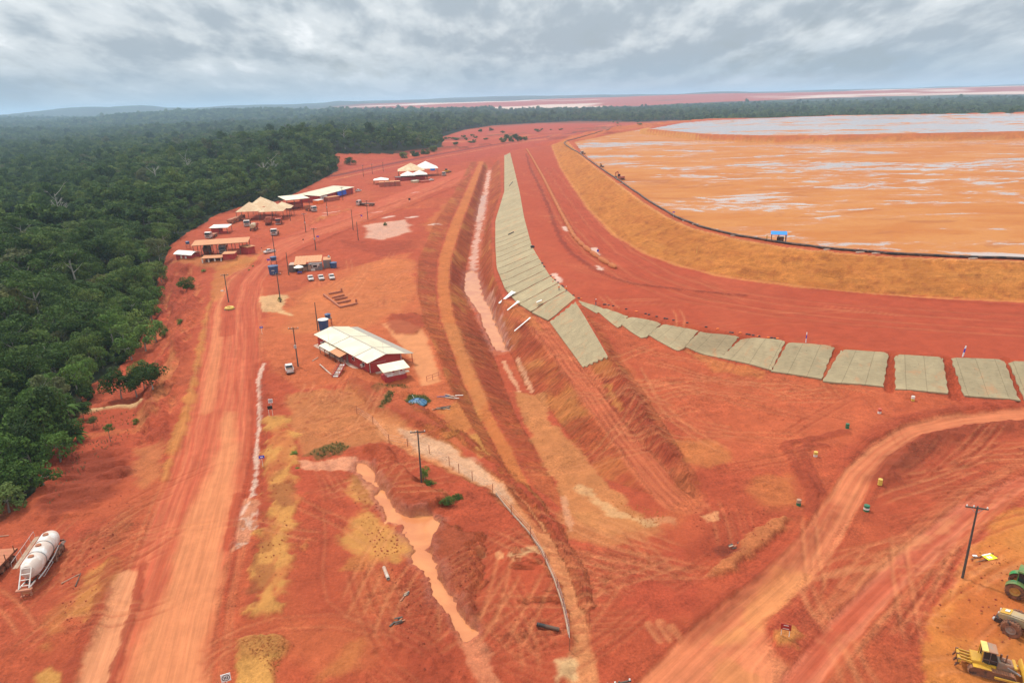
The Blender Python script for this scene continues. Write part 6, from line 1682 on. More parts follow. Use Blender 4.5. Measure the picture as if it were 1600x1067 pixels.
# ------------------------------------------------------------------ tanker trailer and flatbed at lower left
def tank_trailer():
    a, b_ = spot(46, 925), spot(87, 862)
    ang = math.atan2(b_.y - a.y, b_.x - a.x); L = (b_ - a).length
    t = thing('tank_trailer', 'white cement tank trailer with three hatches parked on the lower left soil', 'tank trailer', (a.x, a.y, (a.z + b_.z) / 2), ang)
    r, zc = 1.28, 2.45; x0, x1 = .8, L + .6
    M90 = Matrix.Translation((x0, 0, zc)) @ Matrix.Rotation(R(90), 4, 'Y')
    lt = x1 - x0
    prof = [(.05, 0), (.55, .05), (.95, .28), (1.12, .7)]
    for k in range(3):
        s0 = .7 + (lt - 1.4) * k / 3; s1 = .7 + (lt - 1.4) * (k + 1) / 3
        prof += [(r, s0 + .45), (r * 1.02, (s0 + s1) / 2), (r, s1 - .45)]
        if k < 2: prof += [(r * .9, s1 - .06), (r * .9, s1 + .06)]
    prof += [(1.12, lt - .7), (.9, lt - .28), (.5, lt - .05), (.05, lt)]
    tm = mat('white_tank_paint', (.74, .73, .70), .42, var=.06, scale=.8, dirt=(.40, .19, .09), dirt_amt=.34, dscale=.55)
    b = MB(); b.lathe(prof, 32, M90); tk = b.build('tank', tm, t, smooth=True)
    for k in range(3):                                             # discharge cones below each bay
        s = x0 + .7 + (lt - 1.4) * (k + .5) / 3
        b = MB(); b.lathe([(.16, .75), (.22, 1.0), (1.12, 2.0), (1.18, 2.15)], 18, Matrix.Translation((s, 0, 0))); b.build('discharge_cone', tm, t, smooth=True)
        b = MB(); b.lathe([(.36, zc + r - .06), (.36, zc + r + .13), (.30, zc + r + .17), (.02, zc + r + .2)], 16, Matrix.Translation((s, 0, 0))); h = b.build('hatch', M_['bed'], t, smooth=True)
        b = MB(); b.tube((s - .3, .3, zc + r + .1), (s + .3, .3, zc + r + .1), .04, .04, 6); b.build('hatch_clamp', M_['black'], h)
    for k in (1, 2):
        s = x0 + .7 + (lt - 1.4) * k / 3
        b = MB(); b.lathe([(r * .985, -.05), (r * .985, .05)], 32, Matrix.Translation((s, 0, zc)) @ Matrix.Rotation(R(90), 4, 'Y')); b.build('tank_band', M_['galv'], t)
    b = MB()
    for y in (-.5, .5): b.box(((x0 + x1) / 2, y, 1.08), (lt, .14, .26))
    for s in np.linspace(x0, x1, 6): b.box((s, 0, 1.05), (.14, 1.1, .2))
    b.build('chassis', M_['black'], t)
    # catwalk on the left flank
    b = MB(); b.slab([(x0 + .8, 1.35, 3.0), (x1 - .9, 1.35, 3.0), (x1 - .9, 1.95, 3.0), (x0 + .8, 1.95, 3.0)], .06)
    for s in np.linspace(x0 + 1, x1 - 1, 6): b.bar((s, 1.0, 2.9), (s, 1.95, 2.96), .06)
    b.build('catwalk', M_['plank'], t)
    b = MB(); b.tube((x0 + .8, 1.95, 3.9), (x1 - .9, 1.95, 3.9), .03, .03, 5)
    for s in np.linspace(x0 + .8, x1 - .9, 6): b.tube((s, 1.95, 3.0), (s, 1.95, 3.9), .025, .025, 5)
    b.build('handrail', M_['galv'], t)
    # front frame with ladder and landing legs
    fr = mat('faded_red_steel', (.50, .22, .15), .7, var=.12, dirt=DUST, dirt_amt=.4)
    b = MB()
    for y in (-.62, .62): b.bar((.9, y, 3.2), (-1.0, y, 1.35), .13, .13); b.bar((-1.0, y, 1.35), (.9, y, 1.1), .13, .16)
    for k in range(4): s = k / 3.5; b.bar((.9 - 1.9 * s, -.62, 3.2 - 1.85 * s), (.9 - 1.9 * s, .62, 3.2 - 1.85 * s), .09, .09)
    b.build('ladder_frame', M_['drumw'], t)
    b = MB(); b.box((-1.05, 0, 1.2), (.5, 1.9, .22)); b.build('front_platform', fr, t)
    for y in (-.55, .55):
        b = MB(); b.box((-.7, y, .55), (.16, .16, 1.2)); b.box((-.7, y, .03), (.4, .4, .08)); b.build('landing_leg', fr, t)
    b = MB(); b.box((-.72, 0, .65), (.08, 1.1, .6)); b.build('leg_panel', M_['rust'], t)
    for sg in (-1, 1):
        b = MB()
        for z in (.75, 1.15): b.tube((2.2, sg * 1.2, z), (x1 - 4.6, sg * 1.2, z), .045, .045, 6)
        for s in (2.2, 4.0, x1 - 4.6): b.tube((s, sg * 1.2, .75), (s, sg * .6, 1.25), .04, .04, 6)
        b.build('side_guard', M_['galv'], t)
        for k in range(3): wheel(t, x1 - 3.4 + k * 1.28, sg * 1.02, .55, .5, sg, 'rim', 20)
        b = MB(); b.box((x1 + .25, sg * .7, 1.15), (.12, .9, .3)); b.build('rear_light', M_['black'], t)
        b = MB(); b.prism([(x1 - 4.0, 1.2), (x1 - .1, 1.2), (x1 - .1, 1.26), (x1 - 4.0, 1.26)], sg * 1.28 - .27, sg * 1.28 + .27); b.build('mudguard', M_['black'], t)
    b = MB(); b.path([(x0 + .3, -1.0, 1.2), (x0 + 2, -1.3, 1.35), (x1 - 4, -1.3, 1.4), (x1 - 2, -1.25, 1.7)], .09, 8); b.build('discharge_pipe', M_['galv'], t)
tank_trailer()
def flatbed():
    a, b_ = spot(-34, 925), spot(17, 872)
    ang = math.atan2(b_.y - a.y, b_.x - a.x); L = (b_ - a).length
    t = thing('flatbed_trailer', 'soil-red flatbed trailer half outside the left edge of the photo', 'flatbed trailer', (a.x, a.y, a.z), ang)
    n = 9
    for k in range(n):
        b = MB(); b.box((L * (k + .5) / n, 0, 1.5 + .01 * (k % 2)), (L / n - .04, 2.6, .12)); b.build('deck_board', mat('red_deck_board', (.40, .13, .07), .85, var=.15, dirt=DUST, dirt_amt=.4), t)
    b = MB()
    for y in (-1.28, 1.28): b.box((L / 2, y, 1.38), (L, .1, .26))
    for y in (-.5, .5): b.box((L / 2, y, 1.15), (L, .14, .3))
    b.build('side_rail', M_['black'], t)
    for x in (L * .12, L * .36, L * .62, L * .9):
        b = MB(); b.box((x, -1.3, 2.0), (.1, .08, 1.0)); b.build('stake', M_['black'], t)
    for k in range(3):
        for sg in (-1, 1): wheel(t, L - 1.2 - k * 1.28, sg * 1.0, .52, .48, sg)
    b = MB(); b.tube((L + .1, -1.1, 1.3), (L + .1, 1.1, 1.3), .08, .08, 8); b.build('rear_beam', M_['galv'], t)
    b = MB(); p, q = spot(0, 838), spot(14, 837); b.tube((p.x, p.y, p.z + .15), (q.x, q.y, q.z + .15), .08, .06, 6)
    tag(b.build('pole_piece', M_['plank']), 'thin grey pole lying behind the flatbed trailer', 'pole')
    p, q = spot(96, 912), spot(124, 897); b = MB(); b.tube((p.x, p.y, p.z + .12), (q.x, q.y, q.z + .12), .09, .07, 6)
    tag(b.build('timber_pole', M_['plank']), 'thin timber pole lying right of the tank trailer', 'pole')
    p, q = spot(118, 916), spot(127, 898); b = MB(); b.tube((p.x, p.y, p.z + .12), (q.x, q.y, q.z + .3), .08, .06, 6)
    tag(b.build('timber_pole', M_['wood']), 'dark timber piece crossing the thin pole right of the tank trailer', 'pole')
flatbed()

# ------------------------------------------------------------------ machines at lower right
def tracks_loop(root, y, wdt, x0, x1, r, n=44):
    """crawler track: inner belt and separate shoes"""
    pts = []; per = 2 * (x1 - x0) + 2 * math.pi * r
    def at(s):
        s %= per
        if s < x1 - x0: return (x0 + s, 0.06, 0)
        s -= x1 - x0
        if s < math.pi * r: a = -math.pi / 2 + s / r; return (x1 + r * math.cos(a), .06 + r + r * math.sin(a), s / r)
        s -= math.pi * r
        if s < x1 - x0: return (x1 - s, .06 + 2 * r, math.pi)
        s -= x1 - x0; a = math.pi / 2 + s / r; return (x0 + r * math.cos(a), .06 + r + r * math.sin(a), math.pi + s / r)
    out = [at(per * k / 40) for k in range(40)]
    b = MB(); b.prism([(p[0], p[1]) for p in out], y - wdt * .36, y + wdt * .36)
    tr = b.build('crawler_track', M_['black'], root)
    me = None
    for k in range(n):
        x, z, a = at(per * (k + .5) / n)
        if me is None:
            b = MB(); b.box((0, 0, 0), (per / n * .82, wdt, .05)); b.box((per / n * .25, 0, -.045), (.05, wdt, .07))
            o = b.build('track_shoe', mat('track_steel', (.16, .085, .055), .7, var=.2, dirt=DUST, dirt_amt=.4), tr); me = o.data
        else:
            o = bpy.data.objects.new('track_shoe', me); COL.objects.link(o); o.parent = tr
        o.location = (x, y, z); o.rotation_euler = (0, -a, 0)
    return tr
def bulldozer():
    c = spot(1546, 1050); ang = heading((1508, 1038), (1588, 1058))
    t = thing('bulldozer', 'yellow bulldozer with a grey cab and rear ripper at the bottom right', 'bulldozer', (c.x, c.y, c.z), ang)
    for sg in (-1, 1):
        tracks_loop(t, sg * 1.05, .62, -1.75, 1.55, .46)
        b = MB(); b.box((-.1, sg * 1.05, .52), (3.2, .42, .34)); b.build('track_frame', M_['yellow'], t)
        for k in range(6):
            b = MB(); b.lathe([(.19, -.2), (.19, .2)], 12, Matrix.Translation((-1.5 + k * .6, sg * 1.05, .32)) @ Matrix.Rotation(R(90), 4, 'X')); b.build('roller', M_['black'], t)
        b = MB(); b.slab([(-1.9, sg * 1.36, 1.14), (-.2, sg * 1.36, 1.14), (-.2, sg * .74, 1.14), (-1.9, sg * .74, 1.14)], .06); b.build('track_guard', M_['yellow'], t)
        b = MB(); b.bar((.1, sg * 1.5, .5), (2.6, sg * 1.45, .45), .16, .22); b.build('push_arm', M_['yellow'], t)
        b = MB(); b.bar((1.2, sg * .55, 1.5), (2.5, sg * .75, .9), .12, .12); b.build('lift_cylinder', M_['galv'], t)
    b = MB(); b.prism([(-2.0, .55), (-2.0, 1.45), (-.9, 1.5), (-.7, 1.3), (.3, 1.3), (.3, .55)], -.75, .75); b.build('body', M_['yellow'], t, bevel=.05)
    b = MB(); b.prism([(.3, .6), (.3, 1.78), (1.75, 1.66), (2.05, 1.45), (2.1, .6)], -.62, .62); b.build('engine_hood', mat('hood_grey', (.20, .17, .13), .6, var=.15, dirt=DUST, dirt_amt=.4), t, bevel=.06)
    b = MB(); b.box((1.98, 0, 1.55), (.3, 1.5, .22)); b.box((2.12, 0, 1.1), (.08, 1.3, .8)); b.build('hood_front', M_['yellow'], t, bevel=.03)
    b = MB(); b.box((.95, .0, 1.78), (.55, .5, .1)); b.box((1.45, 0, 1.72), (.3, .5, .08)); b.build('hood_panel', M_['black'], t)
    b = MB(); b.tube((1.1, -.28, 1.7), (1.1, -.28, 2.75), .075, .075, 8); b.build('exhaust', M_['black'], t)
    b = MB(); b.tube((.75, .3, 1.7), (.75, .3, 2.25), .11, .11, 10); b.build('air_intake', M_['black'], t)
    # cab: glazed body, dark pillars, pale yellow roof
    b = MB(); b.prism([(-1.0, 1.35), (-1.05, 2.85), (.0, 2.85), (.32, 1.95), (.3, 1.35)], -.68, .68); cb = b.build('cab', M_['glass'], t, bevel=.03)
    b = MB()
    for sg in (-1, 1):
        for p, q in (((-1.02, 1.35), (-1.06, 2.88)), ((-.42, 1.35), (-.42, 2.88)), ((.3, 1.35), (.33, 1.95)), ((.33, 1.95), (0, 2.88)), ((-1.05, 1.9), (.3, 1.9))): b.bar((p[0], sg * .69, p[1]), (q[0], sg * .69, q[1]), .09, .07)
    b.build('cab_frame', M_['dgrey'], t)
    b = MB(); b.slab([(-.62, -.8, 3.02), (.2, -.78, 2.98), (.2, .78, 2.98), (-.62, .8, 3.02)], .12); b.build('cab_roof', mat('cab_roof_grey', (.26, .20, .15), .6, var=.1, dirt=DUST, dirt_amt=.4), t, bevel=.03)
    b = MB(); b.slab([(-1.25, -.82, 3.06), (-.64, -.82, 3.06), (-.64, .82, 3.06), (-1.25, .82, 3.06)], .16); b.build('roof_visor', M_['yelroof'], t, bevel=.03)
    b = MB()
    for sg in (-1, 1): b.bar((-1.2, sg * .74, 1.45), (-1.15, sg * .74, 3.0), .12, .1)
    b.build('rollover_post', M_['yellow'], t)
    # ripper
    for y in (-.75, -.25, .25, .75):
        b = MB(); b.bar((-1.95, y, 1.15), (-3.05, y, 1.25), .13, .2); b.build('ripper_arm', M_['yellow'], t)
    b = MB(); b.box((-3.1, 0, 1.1), (.28, 2.0, .3)); b.build('ripper_beam', M_['yellow'], t)
    for y in (-.85, 0, .85):
        b = MB(); b.prism([(-3.3, 1.35), (-3.0, 1.35), (-3.05, .75), (-3.4, .25), (-3.5, .35), (-3.28, .8)], y - .07, y + .07); b.build('ripper_tooth', M_['black'], t)
    b = MB(); n = 7
    o = [(2.75 + .18 * math.cos(math.pi * k / (n - 1) - math.pi / 2) * -1 + .1, .12 + 1.15 * k / (n - 1)) for k in range(n)]
    b.prism(o + [(x + .12, z) for x, z in o[::-1]], -1.7, 1.7); b.build('blade', M_['yellow'], t)
bulldozer()
def tractor(c, ang, label, bodym, roofm, hubm, s=1.0, name='tractor', fender=None, hoodm=None):
    t = thing(name, label, 'tractor', tuple(c), ang); t.scale = (s, s, s)
    fender = fender or bodym
    for x in (-1.55, 1.65):
        for sg in (-1, 1):
            Mx = Matrix.Translation((x, sg * 1.15, .95)) @ Matrix.Rotation(R(90) * -sg, 4, 'X')
            b = MB(); w = .62; r = .95
            b.lathe([(r * .55, -w / 2), (r * .88, -w / 2), (r * .96, -w * .4), (r * .96, w * .4), (r * .88, w / 2), (r * .55, w / 2)], 26, Mx, cap=False)
            for k in range(22):
                a = 2 * math.pi * k / 22
                for sd in (-1, 1):
                    T = Mx @ Matrix.Rotation(a + (.07 if sd > 0 else 0), 4, 'Z') @ Matrix.Translation((r * .97, 0, sd * w * .24)) @ Matrix.Rotation(sd * .6, 4, 'X')
                    b.box((0, 0, 0), (.1, .085, w * .5), M=T)
            ty = b.build('wheel', M_['tyre'], t, smooth=True)
            b = MB(); b.lathe([(r * .55, -w * .3), (r * .55, w * .42), (r * .48, w * .42), (r * .42, w * .2), (r * .22, w * .18), (r * .2, w * .36), (.01, w * .36)], 22, Mx); b.build('rim', M_[hubm], ty, smooth=True)
            b = MB(); n = 8; o = []
            for k in range(n + 1): a = R(25) + R(130) * k / n; o.append((x + math.cos(a) * 1.08, .95 + math.sin(a) * 1.08))
            o += [(px_, pz_ - .06) for px_, pz_ in o[::-1]]
            b.prism(o, sg * 1.15 - .38, sg * 1.15 + .38)
            if name == 'tractor' and x < 0 or fender != bodym: b.build('fender', M_[fender], t)
    hm = hoodm or bodym
    b = MB(); b.prism([(.4, 1.15), (.4, 2.25), (2.2, 2.12), (3.05, 1.9), (3.2, 1.7), (3.1, 1.3), (2.6, 1.15)], -.62, .62); b.build('engine_hood', M_[hm], t, bevel=.12, smooth=True)
    b = MB(); b.slab([(2.1, -.55, 2.17), (3.0, -.5, 1.96), (3.0, .5, 1.96), (2.1, .55, 2.17)], .05); b.build('hood_nose', M_['yellow'] if bodym != 'green' else M_['green'], t)
    b = MB(); b.box((2.45, 0, 2.16), (.4, .4, .06), Matrix.Rotation(R(13), 4, 'Y')); b.build('hood_plate', M_['drumw'], t)
    for sg in (-1, 1):
        b = MB(); b.lathe([(.14, 0), (.14, .06), (.02, .08)], 10, Matrix.Translation((3.12, sg * .4, 1.72)) @ Matrix.Rotation(R(90), 4, 'Y')); b.build('headlight', M_['drumw'], t)
    b = MB(); b.box((.4, 0, .95), (4.2, .7, .5)); b.box((3.0, 0, .85), (.7, 1.1, .5)); b.build('chassis', M_['black'], t)
    for x in (-1.55, 1.65):
        b = MB(); b.tube((x, -.95, .95), (x, .95, .95), .16, .16, 10); b.build('axle', M_['black'], t)
    b = MB(); b.prism([(-1.55, 1.3), (-1.6, 3.05), (.15, 3.05), (.42, 1.9), (.4, 1.3)], -.78, .78); b.build('cab', M_['glass'], t, bevel=.04)
    b = MB()
    for sg in (-1, 1):
        for p, q in (((-1.57, 1.3), (-1.62, 3.05)), ((-.5, 1.3), (-.5, 3.05)), ((.43, 1.9), (.16, 3.05)), ((.4, 1.3), (.43, 1.9))): b.bar((p[0], sg * .79, p[1]), (q[0], sg * .79, q[1]), .1, .08)
    b.build('cab_frame', M_['black'] if bodym != 'green' else M_['green'], t)
    b = MB(); b.box((-.72, 0, 3.14), (2.0, 1.75, .2)); b.build('cab_roof', M_[roofm], t, bevel=.06)
    b = MB(); b.tube((.75, .45, 2.2), (.75, .45, 3.1), .06, .06, 8); b.build('exhaust', M_['black'], t)
M_['hoodgrey'] = mat('dusty_grey_hood', (.33, .26, .18), .55, var=.12, dirt=(.5, .3, .1), dirt_amt=.3)
c = spot(1610, 1001); tractor(c, heading((1610, 1003), (1570, 985)), 'yellow and grey articulated tractor cut by the right edge, nose to the left', 'hoodgrey', 'yelroof', 'rim', 1.08)
c = spot(1612, 938); tractor(c, heading((1586, 930), (1630, 946)), 'green tractor with yellow hubs cut by the right edge', 'green', 'green', 'hub', 1.12)

# ------------------------------------------------------------------ poles
def utility_pole(base, h, label, arm=True, az=0.0, kit=None, lean=0.0, group='timber utility poles along the roads', r=.15):
    p = spot(*base) if isinstance(base[0], (int, float)) and len(base) == 2 else base
    t = thing('utility_pole', label, 'utility pole', (p.x, p.y, p.z), az, group); t.rotation_euler = (0, lean, az)
    b = MB(); b.tube((0, 0, -.6), (0, 0, h), r, r * .62, 9); b.build('shaft', M_['wood'], t, smooth=True)
    if arm:
        b = MB(); b.box((0, .14, h - .35), (2.5, .12, .16)); ca = b.build('crossarm', M_['wood'], t)
        for x in (-1.1, -.35, 1.1):
            b = MB(); b.lathe([(.05, 0), (.09, .05), (.06, .12), (.09, .17), (.03, .24)], 8, Matrix.Translation((x, .14, h - .27))); b.build('insulator', M_['drumw'], ca)
        b = MB(); b.bar((-.7, .12, h - .38), (0, .1, h - 1.1), .05, .05); b.bar((.7, .12, h - .38), (0, .1, h - 1.1), .05, .05); b.build('arm_brace', M_['galv'], t)
    if kit == 'box':
        b = MB(); b.box((0, -.35, h * .52), (.55, .45, .8)); b.build('switch_box', M_['galv'], t, bevel=.03)
    if kit == 'lamp':
        b = MB(); b.bar((0, 0, h * .38), (-1.3, 0, h * .42), .06, .06); b.build('lamp_arm', M_['galv'], t)
        b = MB(); b.box((-1.5, 0, h * .42), (.8, .5, .3)); b.build('lamp_head', M_['drumw'], t, bevel=.05)
    return t
def pole_h(base, top):
    """true height of a pole from its foot and its tip in the photograph"""
    f = spot(*base); lo, hi = 2.0, 16.0
    for _ in range(30):
        m = (lo + hi) / 2
        if pix((f.x, f.y, f.z + m))[1] > top: lo = m
        else: hi = m
    return lo
for base, top, lab, arm, az, kit in (
    ((659, 757), 672, 'dark utility pole with a crossarm and bushes round its foot', True, .1, None),
    ((1503, 905), 790, 'tall utility pole with a crossarm by the yellow fallen sign', True, -.35, None),
    ((466, 573), 511, 'utility pole with a crossarm behind the lone white pickup', True, .05, 'box'),
    ((497, 517), 472, 'bare pole rising in front of the big white-lidded blue tank', False, 0, None),
    ((438.5, 472), 426, 'thin pole with a green plant at its foot by the large lettered tank', True, .1, None),
    ((357, 470), 428, 'grey lamp pole standing in the yellow tyre island of the haul road', True, .1, 'lamp'),
    ((451.5, 430), 394, 'pole at the left end of the grey office', False, 0, None),
    ((430, 401), 366, 'pole beside the white pickup driving on the haul road', False, 0, None),
    ((493.5, 390), 356, 'pole with a transformer platform above the grey office', True, .1, 'box'),
    ((478, 362), 333, 'pole between the upper yard and the haul road', True, .2, 'box'),
    ((552, 360), 327, 'left one of two poles close together by the wet patch', False, .2, None),
    ((560, 376), 346, 'right one of two poles close together by the wet patch', False, .2, None),
    ((575, 343), 313, 'pole on the right side of the haul road before the flatbed truck', True, .3, None),
    ((512, 337), 312, 'pole by the pale puddles below the long shed', False, 0, 'box'),
    ((536, 313), 292, 'pole in front of the blue tarpaulins', True, .2, None),
    ((454, 345), 326, 'pole at the right end of the pyramid tents', False, 0, None),
    ((568, 276), 258, 'leftmost of the far poles below the rail embankment', True, .2, None),
    ((582, 272), 256, 'second of the far poles below the rail embankment', True, .2, None),
    ((599, 268), 253, 'rightmost of the far poles below the rail embankment', True, .2, None)):
    utility_pole(base, pole_h(base, top), lab, arm, az, kit, r=.17 if base[1] > 500 else .2)
# pole whose head alone shows at the bottom edge
p = P(966, 1056, 8.6); z = 0; f = Vector((p.x, p.y - .6, HZ(p.x, p.y) if p.y > 26 else 0))
utility_pole(f, 8.6 - f.z, 'utility pole seen from above at the bottom edge, only its crossarm in view', True, .22, None)

# ------------------------------------------------------------------ barrels, signs, posts
def drum(px, py, bands, label, r=.34, h=1.0):
    p = spot(px, py); t = thing('drum', label, 'drum', (p.x, p.y, p.z - .05), 0, 'painted drums marking the roads')
    n = len(bands)
    for k, m in enumerate(bands):
        z0, z1 = h * k / n, h * (k + 1) / n
        b = MB(); b.lathe([(r * .98, z0), (r * 1.03, z0 + .02), (r, z0 + .06), (r, z1 - .04), (r * 1.02, z1)], 16, cap=(k == n - 1)); b.build('drum_band', M_[m], t, smooth=True)
drum(1323.5, 669, ('gdark', 'gdark'), 'upright dark green drum above the curved right road')
drum(1247.5, 789, ('gdark', 'plank'), 'faded green drum left of the curved right road')
drum(1353.5, 797, ('gdark', 'drumw', 'gdark'), 'white and green banded drum carrying a square notice', .42, 1.0)
drum(1274, 713, ('drumw', 'drumy'), 'small yellow-topped drum inside the bend of the right road')
drum(1374, 761, ('drumy', 'drumy'), 'small yellow drum on the inner side of the right road')
drum(1374, 645, ('drumw', 'drumr'), 'red-topped white drum below the clean mat')
drum(1426, 625, ('drumy', 'drumw'), 'yellow and white drum at the foot of the clean mat')
def sign(base, w, h, z, facem, label, legs=2, az=None, thick=.05, mark=None, legm='drumw', cat='sign'):
    p = spot(*base)
    a = az if az is not None else math.atan2(-p.x, p.y) * .8
    t = thing('sign', label, cat, (p.x, p.y, p.z), a)
    xs = [0] if legs == 1 else [-w * .38, w * .38]
    for x in xs:
        b = MB(); b.bar((x, .04, -.2), (x, .04, z + h * .5), .07, .07); b.build('post', M_[legm], t)
    b = MB(); b.box((0, 0, z + h / 2), (w, thick, h)); f = b.build('panel', M_[facem], t)
    if mark: mark(f, w, h, z, thick)
    return t
def mk_rect(m, x, zz, ww, hh, name='lettering'):
    def f(p, w, h, z, th):
        b = MB(); b.box((x * w, -th * .5 - .006, z + zz * h), (ww * w, .012, hh * h)); b.build(name, M_[m], p)
    return f
def mk_ring(p, w, h, z, th):
    for r0, r1, nm, m in ((.34, .42, 'ring', 'signblack'), (.0, .0, None, None)):
        if nm is None: continue
        b = MB(); n = 20; vs = []; fs = []
        for k in range(n):
            a = 2 * math.pi * k / n; vs += [(math.cos(a) * r0 * w, -th * .5 - .008, z + h / 2 + math.sin(a) * r0 * h), (math.cos(a) * r1 * w, -th * .5 - .008, z + h / 2 + math.sin(a) * r1 * h)]
        for k in range(n): q = (k + 1) % n; fs.append((2 * k, 2 * k + 1, 2 * q + 1, 2 * q))
        b.add(vs, fs); b.build('ring', M_[m], p)
    for dx in (-.16, 0, .16):
        b = MB(); b.box((dx * w, -th * .5 - .008, z + h / 2), (.09 * w, .012, .36 * h)); b.build('numeral', M_['signblack'], p)
def mk_lines(m, n=3, wd=.7):
    def f(p, w, h, z, th):
        for k in range(n):
            b = MB(); b.box((0, -th * .5 - .006, z + h * (.22 + .56 * k / max(1, n - 1))), (w * wd * (1 - .2 * (k % 2)), .012, h * .11)); b.build('lettering', M_[m], p)
    return f
sign((356, 1074), 1.0, 1.0, .9, 'signwhite', 'white square speed sign with a black ring at the bottom edge', 1, mark=mk_ring)
sign((424, 652), .95, .75, 1.6, 'signblack', 'small black sign on two white legs beside the haul road', 2)
sign((424, 636), .9, .9, 1.0, 'signwhite', 'small white sign with a grey ring just behind the black one', 1, mark=mk_ring)
sign((411, 729), .95, .5, 1.7, 'signblue', 'blue sign on a white leg right of the washed-out gully', 1, mark=mk_rect('signwhite', 0, .5, .5, .3))
sign((409.5, 521), .85, .55, 1.7, 'signblue', 'blue sign on a white leg above the little islands of the haul road', 1, mark=mk_rect('signwhite', 0, .5, .5, .3))
sign((1226, 997), 1.15, .8, .9, 'signred', 'dark red notice board on the little island between the right roads', 2, mark=mk_lines('drumw', 2, .6))
sign((420, 410), 1.3, .7, 1.2, 'purple', 'violet sign on the haul road verge behind the large blue tank', 1)
sign((497, 375), 1.2, .7, 1.4, 'purple', 'violet sign by the pole with the transformer platform', 1)
sign((565, 340), 1.0, .7, 1.2, 'purple', 'violet sign by the road right of the wet patch', 1)
sign((409, 392), .3, .5, 1.5, 'signblack', 'small dark traffic sign left of the white pickup on the haul road', 1, cat='sign')
sign((474, 378), .6, .6, 1.3, 'signblack', 'small dark traffic sign on the far verge of the haul road', 1)
sign((640, 315), 1.4, 1.2, 1.2, 'signblack', 'dark sign on the verge of the far haul road', 1)
for k, (q, lean, lab) in enumerate((((1259, 535), 0, 'slim post with a dark blue top on the terrace edge'), ((1504, 557), .12, 'leaning white and blue striped post on the terrace edge'))):
    p = P(q[0], q[1], ZT); t = thing('marker_post', lab, 'post', (p.x, p.y, HZ(p.x, p.y)), 0); t.rotation_euler = (0, lean, 0)
    for a, b_, m in ((-.2, 1.0, 'signwhite'), (1.0, 1.9, 'signblue'), (1.9, 2.5, 'signwhite')):
        b = MB(); b.box((0, 0, (a + b_) / 2), (.16 + .12 * k, .1, b_ - a)); b.build('post_band', M_[m], t)
p = P(934, 401, ZT); t = thing('sign', 'small blue sign on a pale pole beside the end of the soil tubes', 'sign', (p.x, p.y, HZ(p.x, p.y)))
b = MB(); b.tube((0, 0, -.2), (0, 0, 2.6), .06, .06, 6); b.build('post', M_['drumw'], t)
b = MB(); b.box((0, -.05, 2.3), (.7, .06, .8)); b.build('panel', M_['signblue'], t)
p = P(1088, 406, ZT); b = MB(); b.tube((p.x, p.y, HZ(p.x, p.y) - .2), (p.x, p.y, HZ(p.x, p.y) + 2.4), .07, .07, 6); tag(b.build('survey_pole', M_['drumy']), 'thin pale survey pole at the foot of the ochre dam slope', 'pole')
p = P(1051, 338, ZC); t = thing('sign', 'violet sign on a thin white pole on the dam crest', 'sign', (p.x, p.y - 1.5, HZ(p.x, p.y - 1.5)))
b = MB(); b.tube((0, 0, -.2), (0, 0, 2.2), .05, .05, 6); b.build('post', M_['drumw'], t); b = MB(); b.box((0, -.05, 2.1), (1.1, .06, .45)); b.build('panel', M_['purple'], t)
# fallen yellow sign
def fallen_sign():
    c = spot(1545, 873); t = thing('fallen_sign', 'bright yellow sign board with two posts lying flat on the ochre soil', 'sign', (c.x, c.y, c.z + .12), R(14))
    b = MB(); b.box((0, 0, .1), (1.5, 1.15, .06)); f = b.build('panel', M_['signyel'], t)
    b = MB(); b.box((0, .48, .135), (1.4, .2, .02)); b.build('header_strip', M_['signwhite'], f)
    for x in (-.32, .05):
        b = MB(); b.box((x, -.12, .135), (.22, .5, .02)); b.build('lettering', M_['signwhite'], f)
    for y in (-.3, .4):
        b = MB(); b.bar((-2.7, y - .1, .06), (1.2, y + .1, .06), .1, .1); b.build('post', M_['black'], t)
    c = spot(1522, 873); b = MB(); b.box((c.x, c.y, c.z + .18), (.55, .32, .16), R(-10)); tag(b.build('plastic_can', M_['signwhite'], bevel=.04), 'small white plastic can between the pole and the fallen yellow sign', 'can')
fallen_sign()
c = spot(1553, 972); b = MB(); b.lathe([(.22, 0), (.3, .12), (.22, .3), (.05, .36)], 7, Matrix.Translation((c.x, c.y, c.z))); tag(b.build('grey_stone', M_['galv']), 'single grey stone in front of the yellow and grey tractor', 'stone')
# yellow tyre island
def tyre_ring():
    p = spot(358.5, 481); t = thing('painted_tyre', 'big yellow-painted tyre lying round the foot of the lamp pole', 'tyre', (p.x, p.y, p.z))
    b = MB(); n = 10; b.lathe([(.75, .25)] + [(1.1 + .42 * math.cos(a), .42 + .42 * math.sin(a)) for a in np.linspace(-math.pi, math.pi, n)] , 22, cap=False); b.build('tyre_body', M_['drumy'], t, smooth=True)
    b = MB(); b.lathe([(1.75, -.15), (1.7, .12), (1.2, .14)], 22, cap=False); b.build('tyre_foot', M_['black'], t)
tyre_ring()

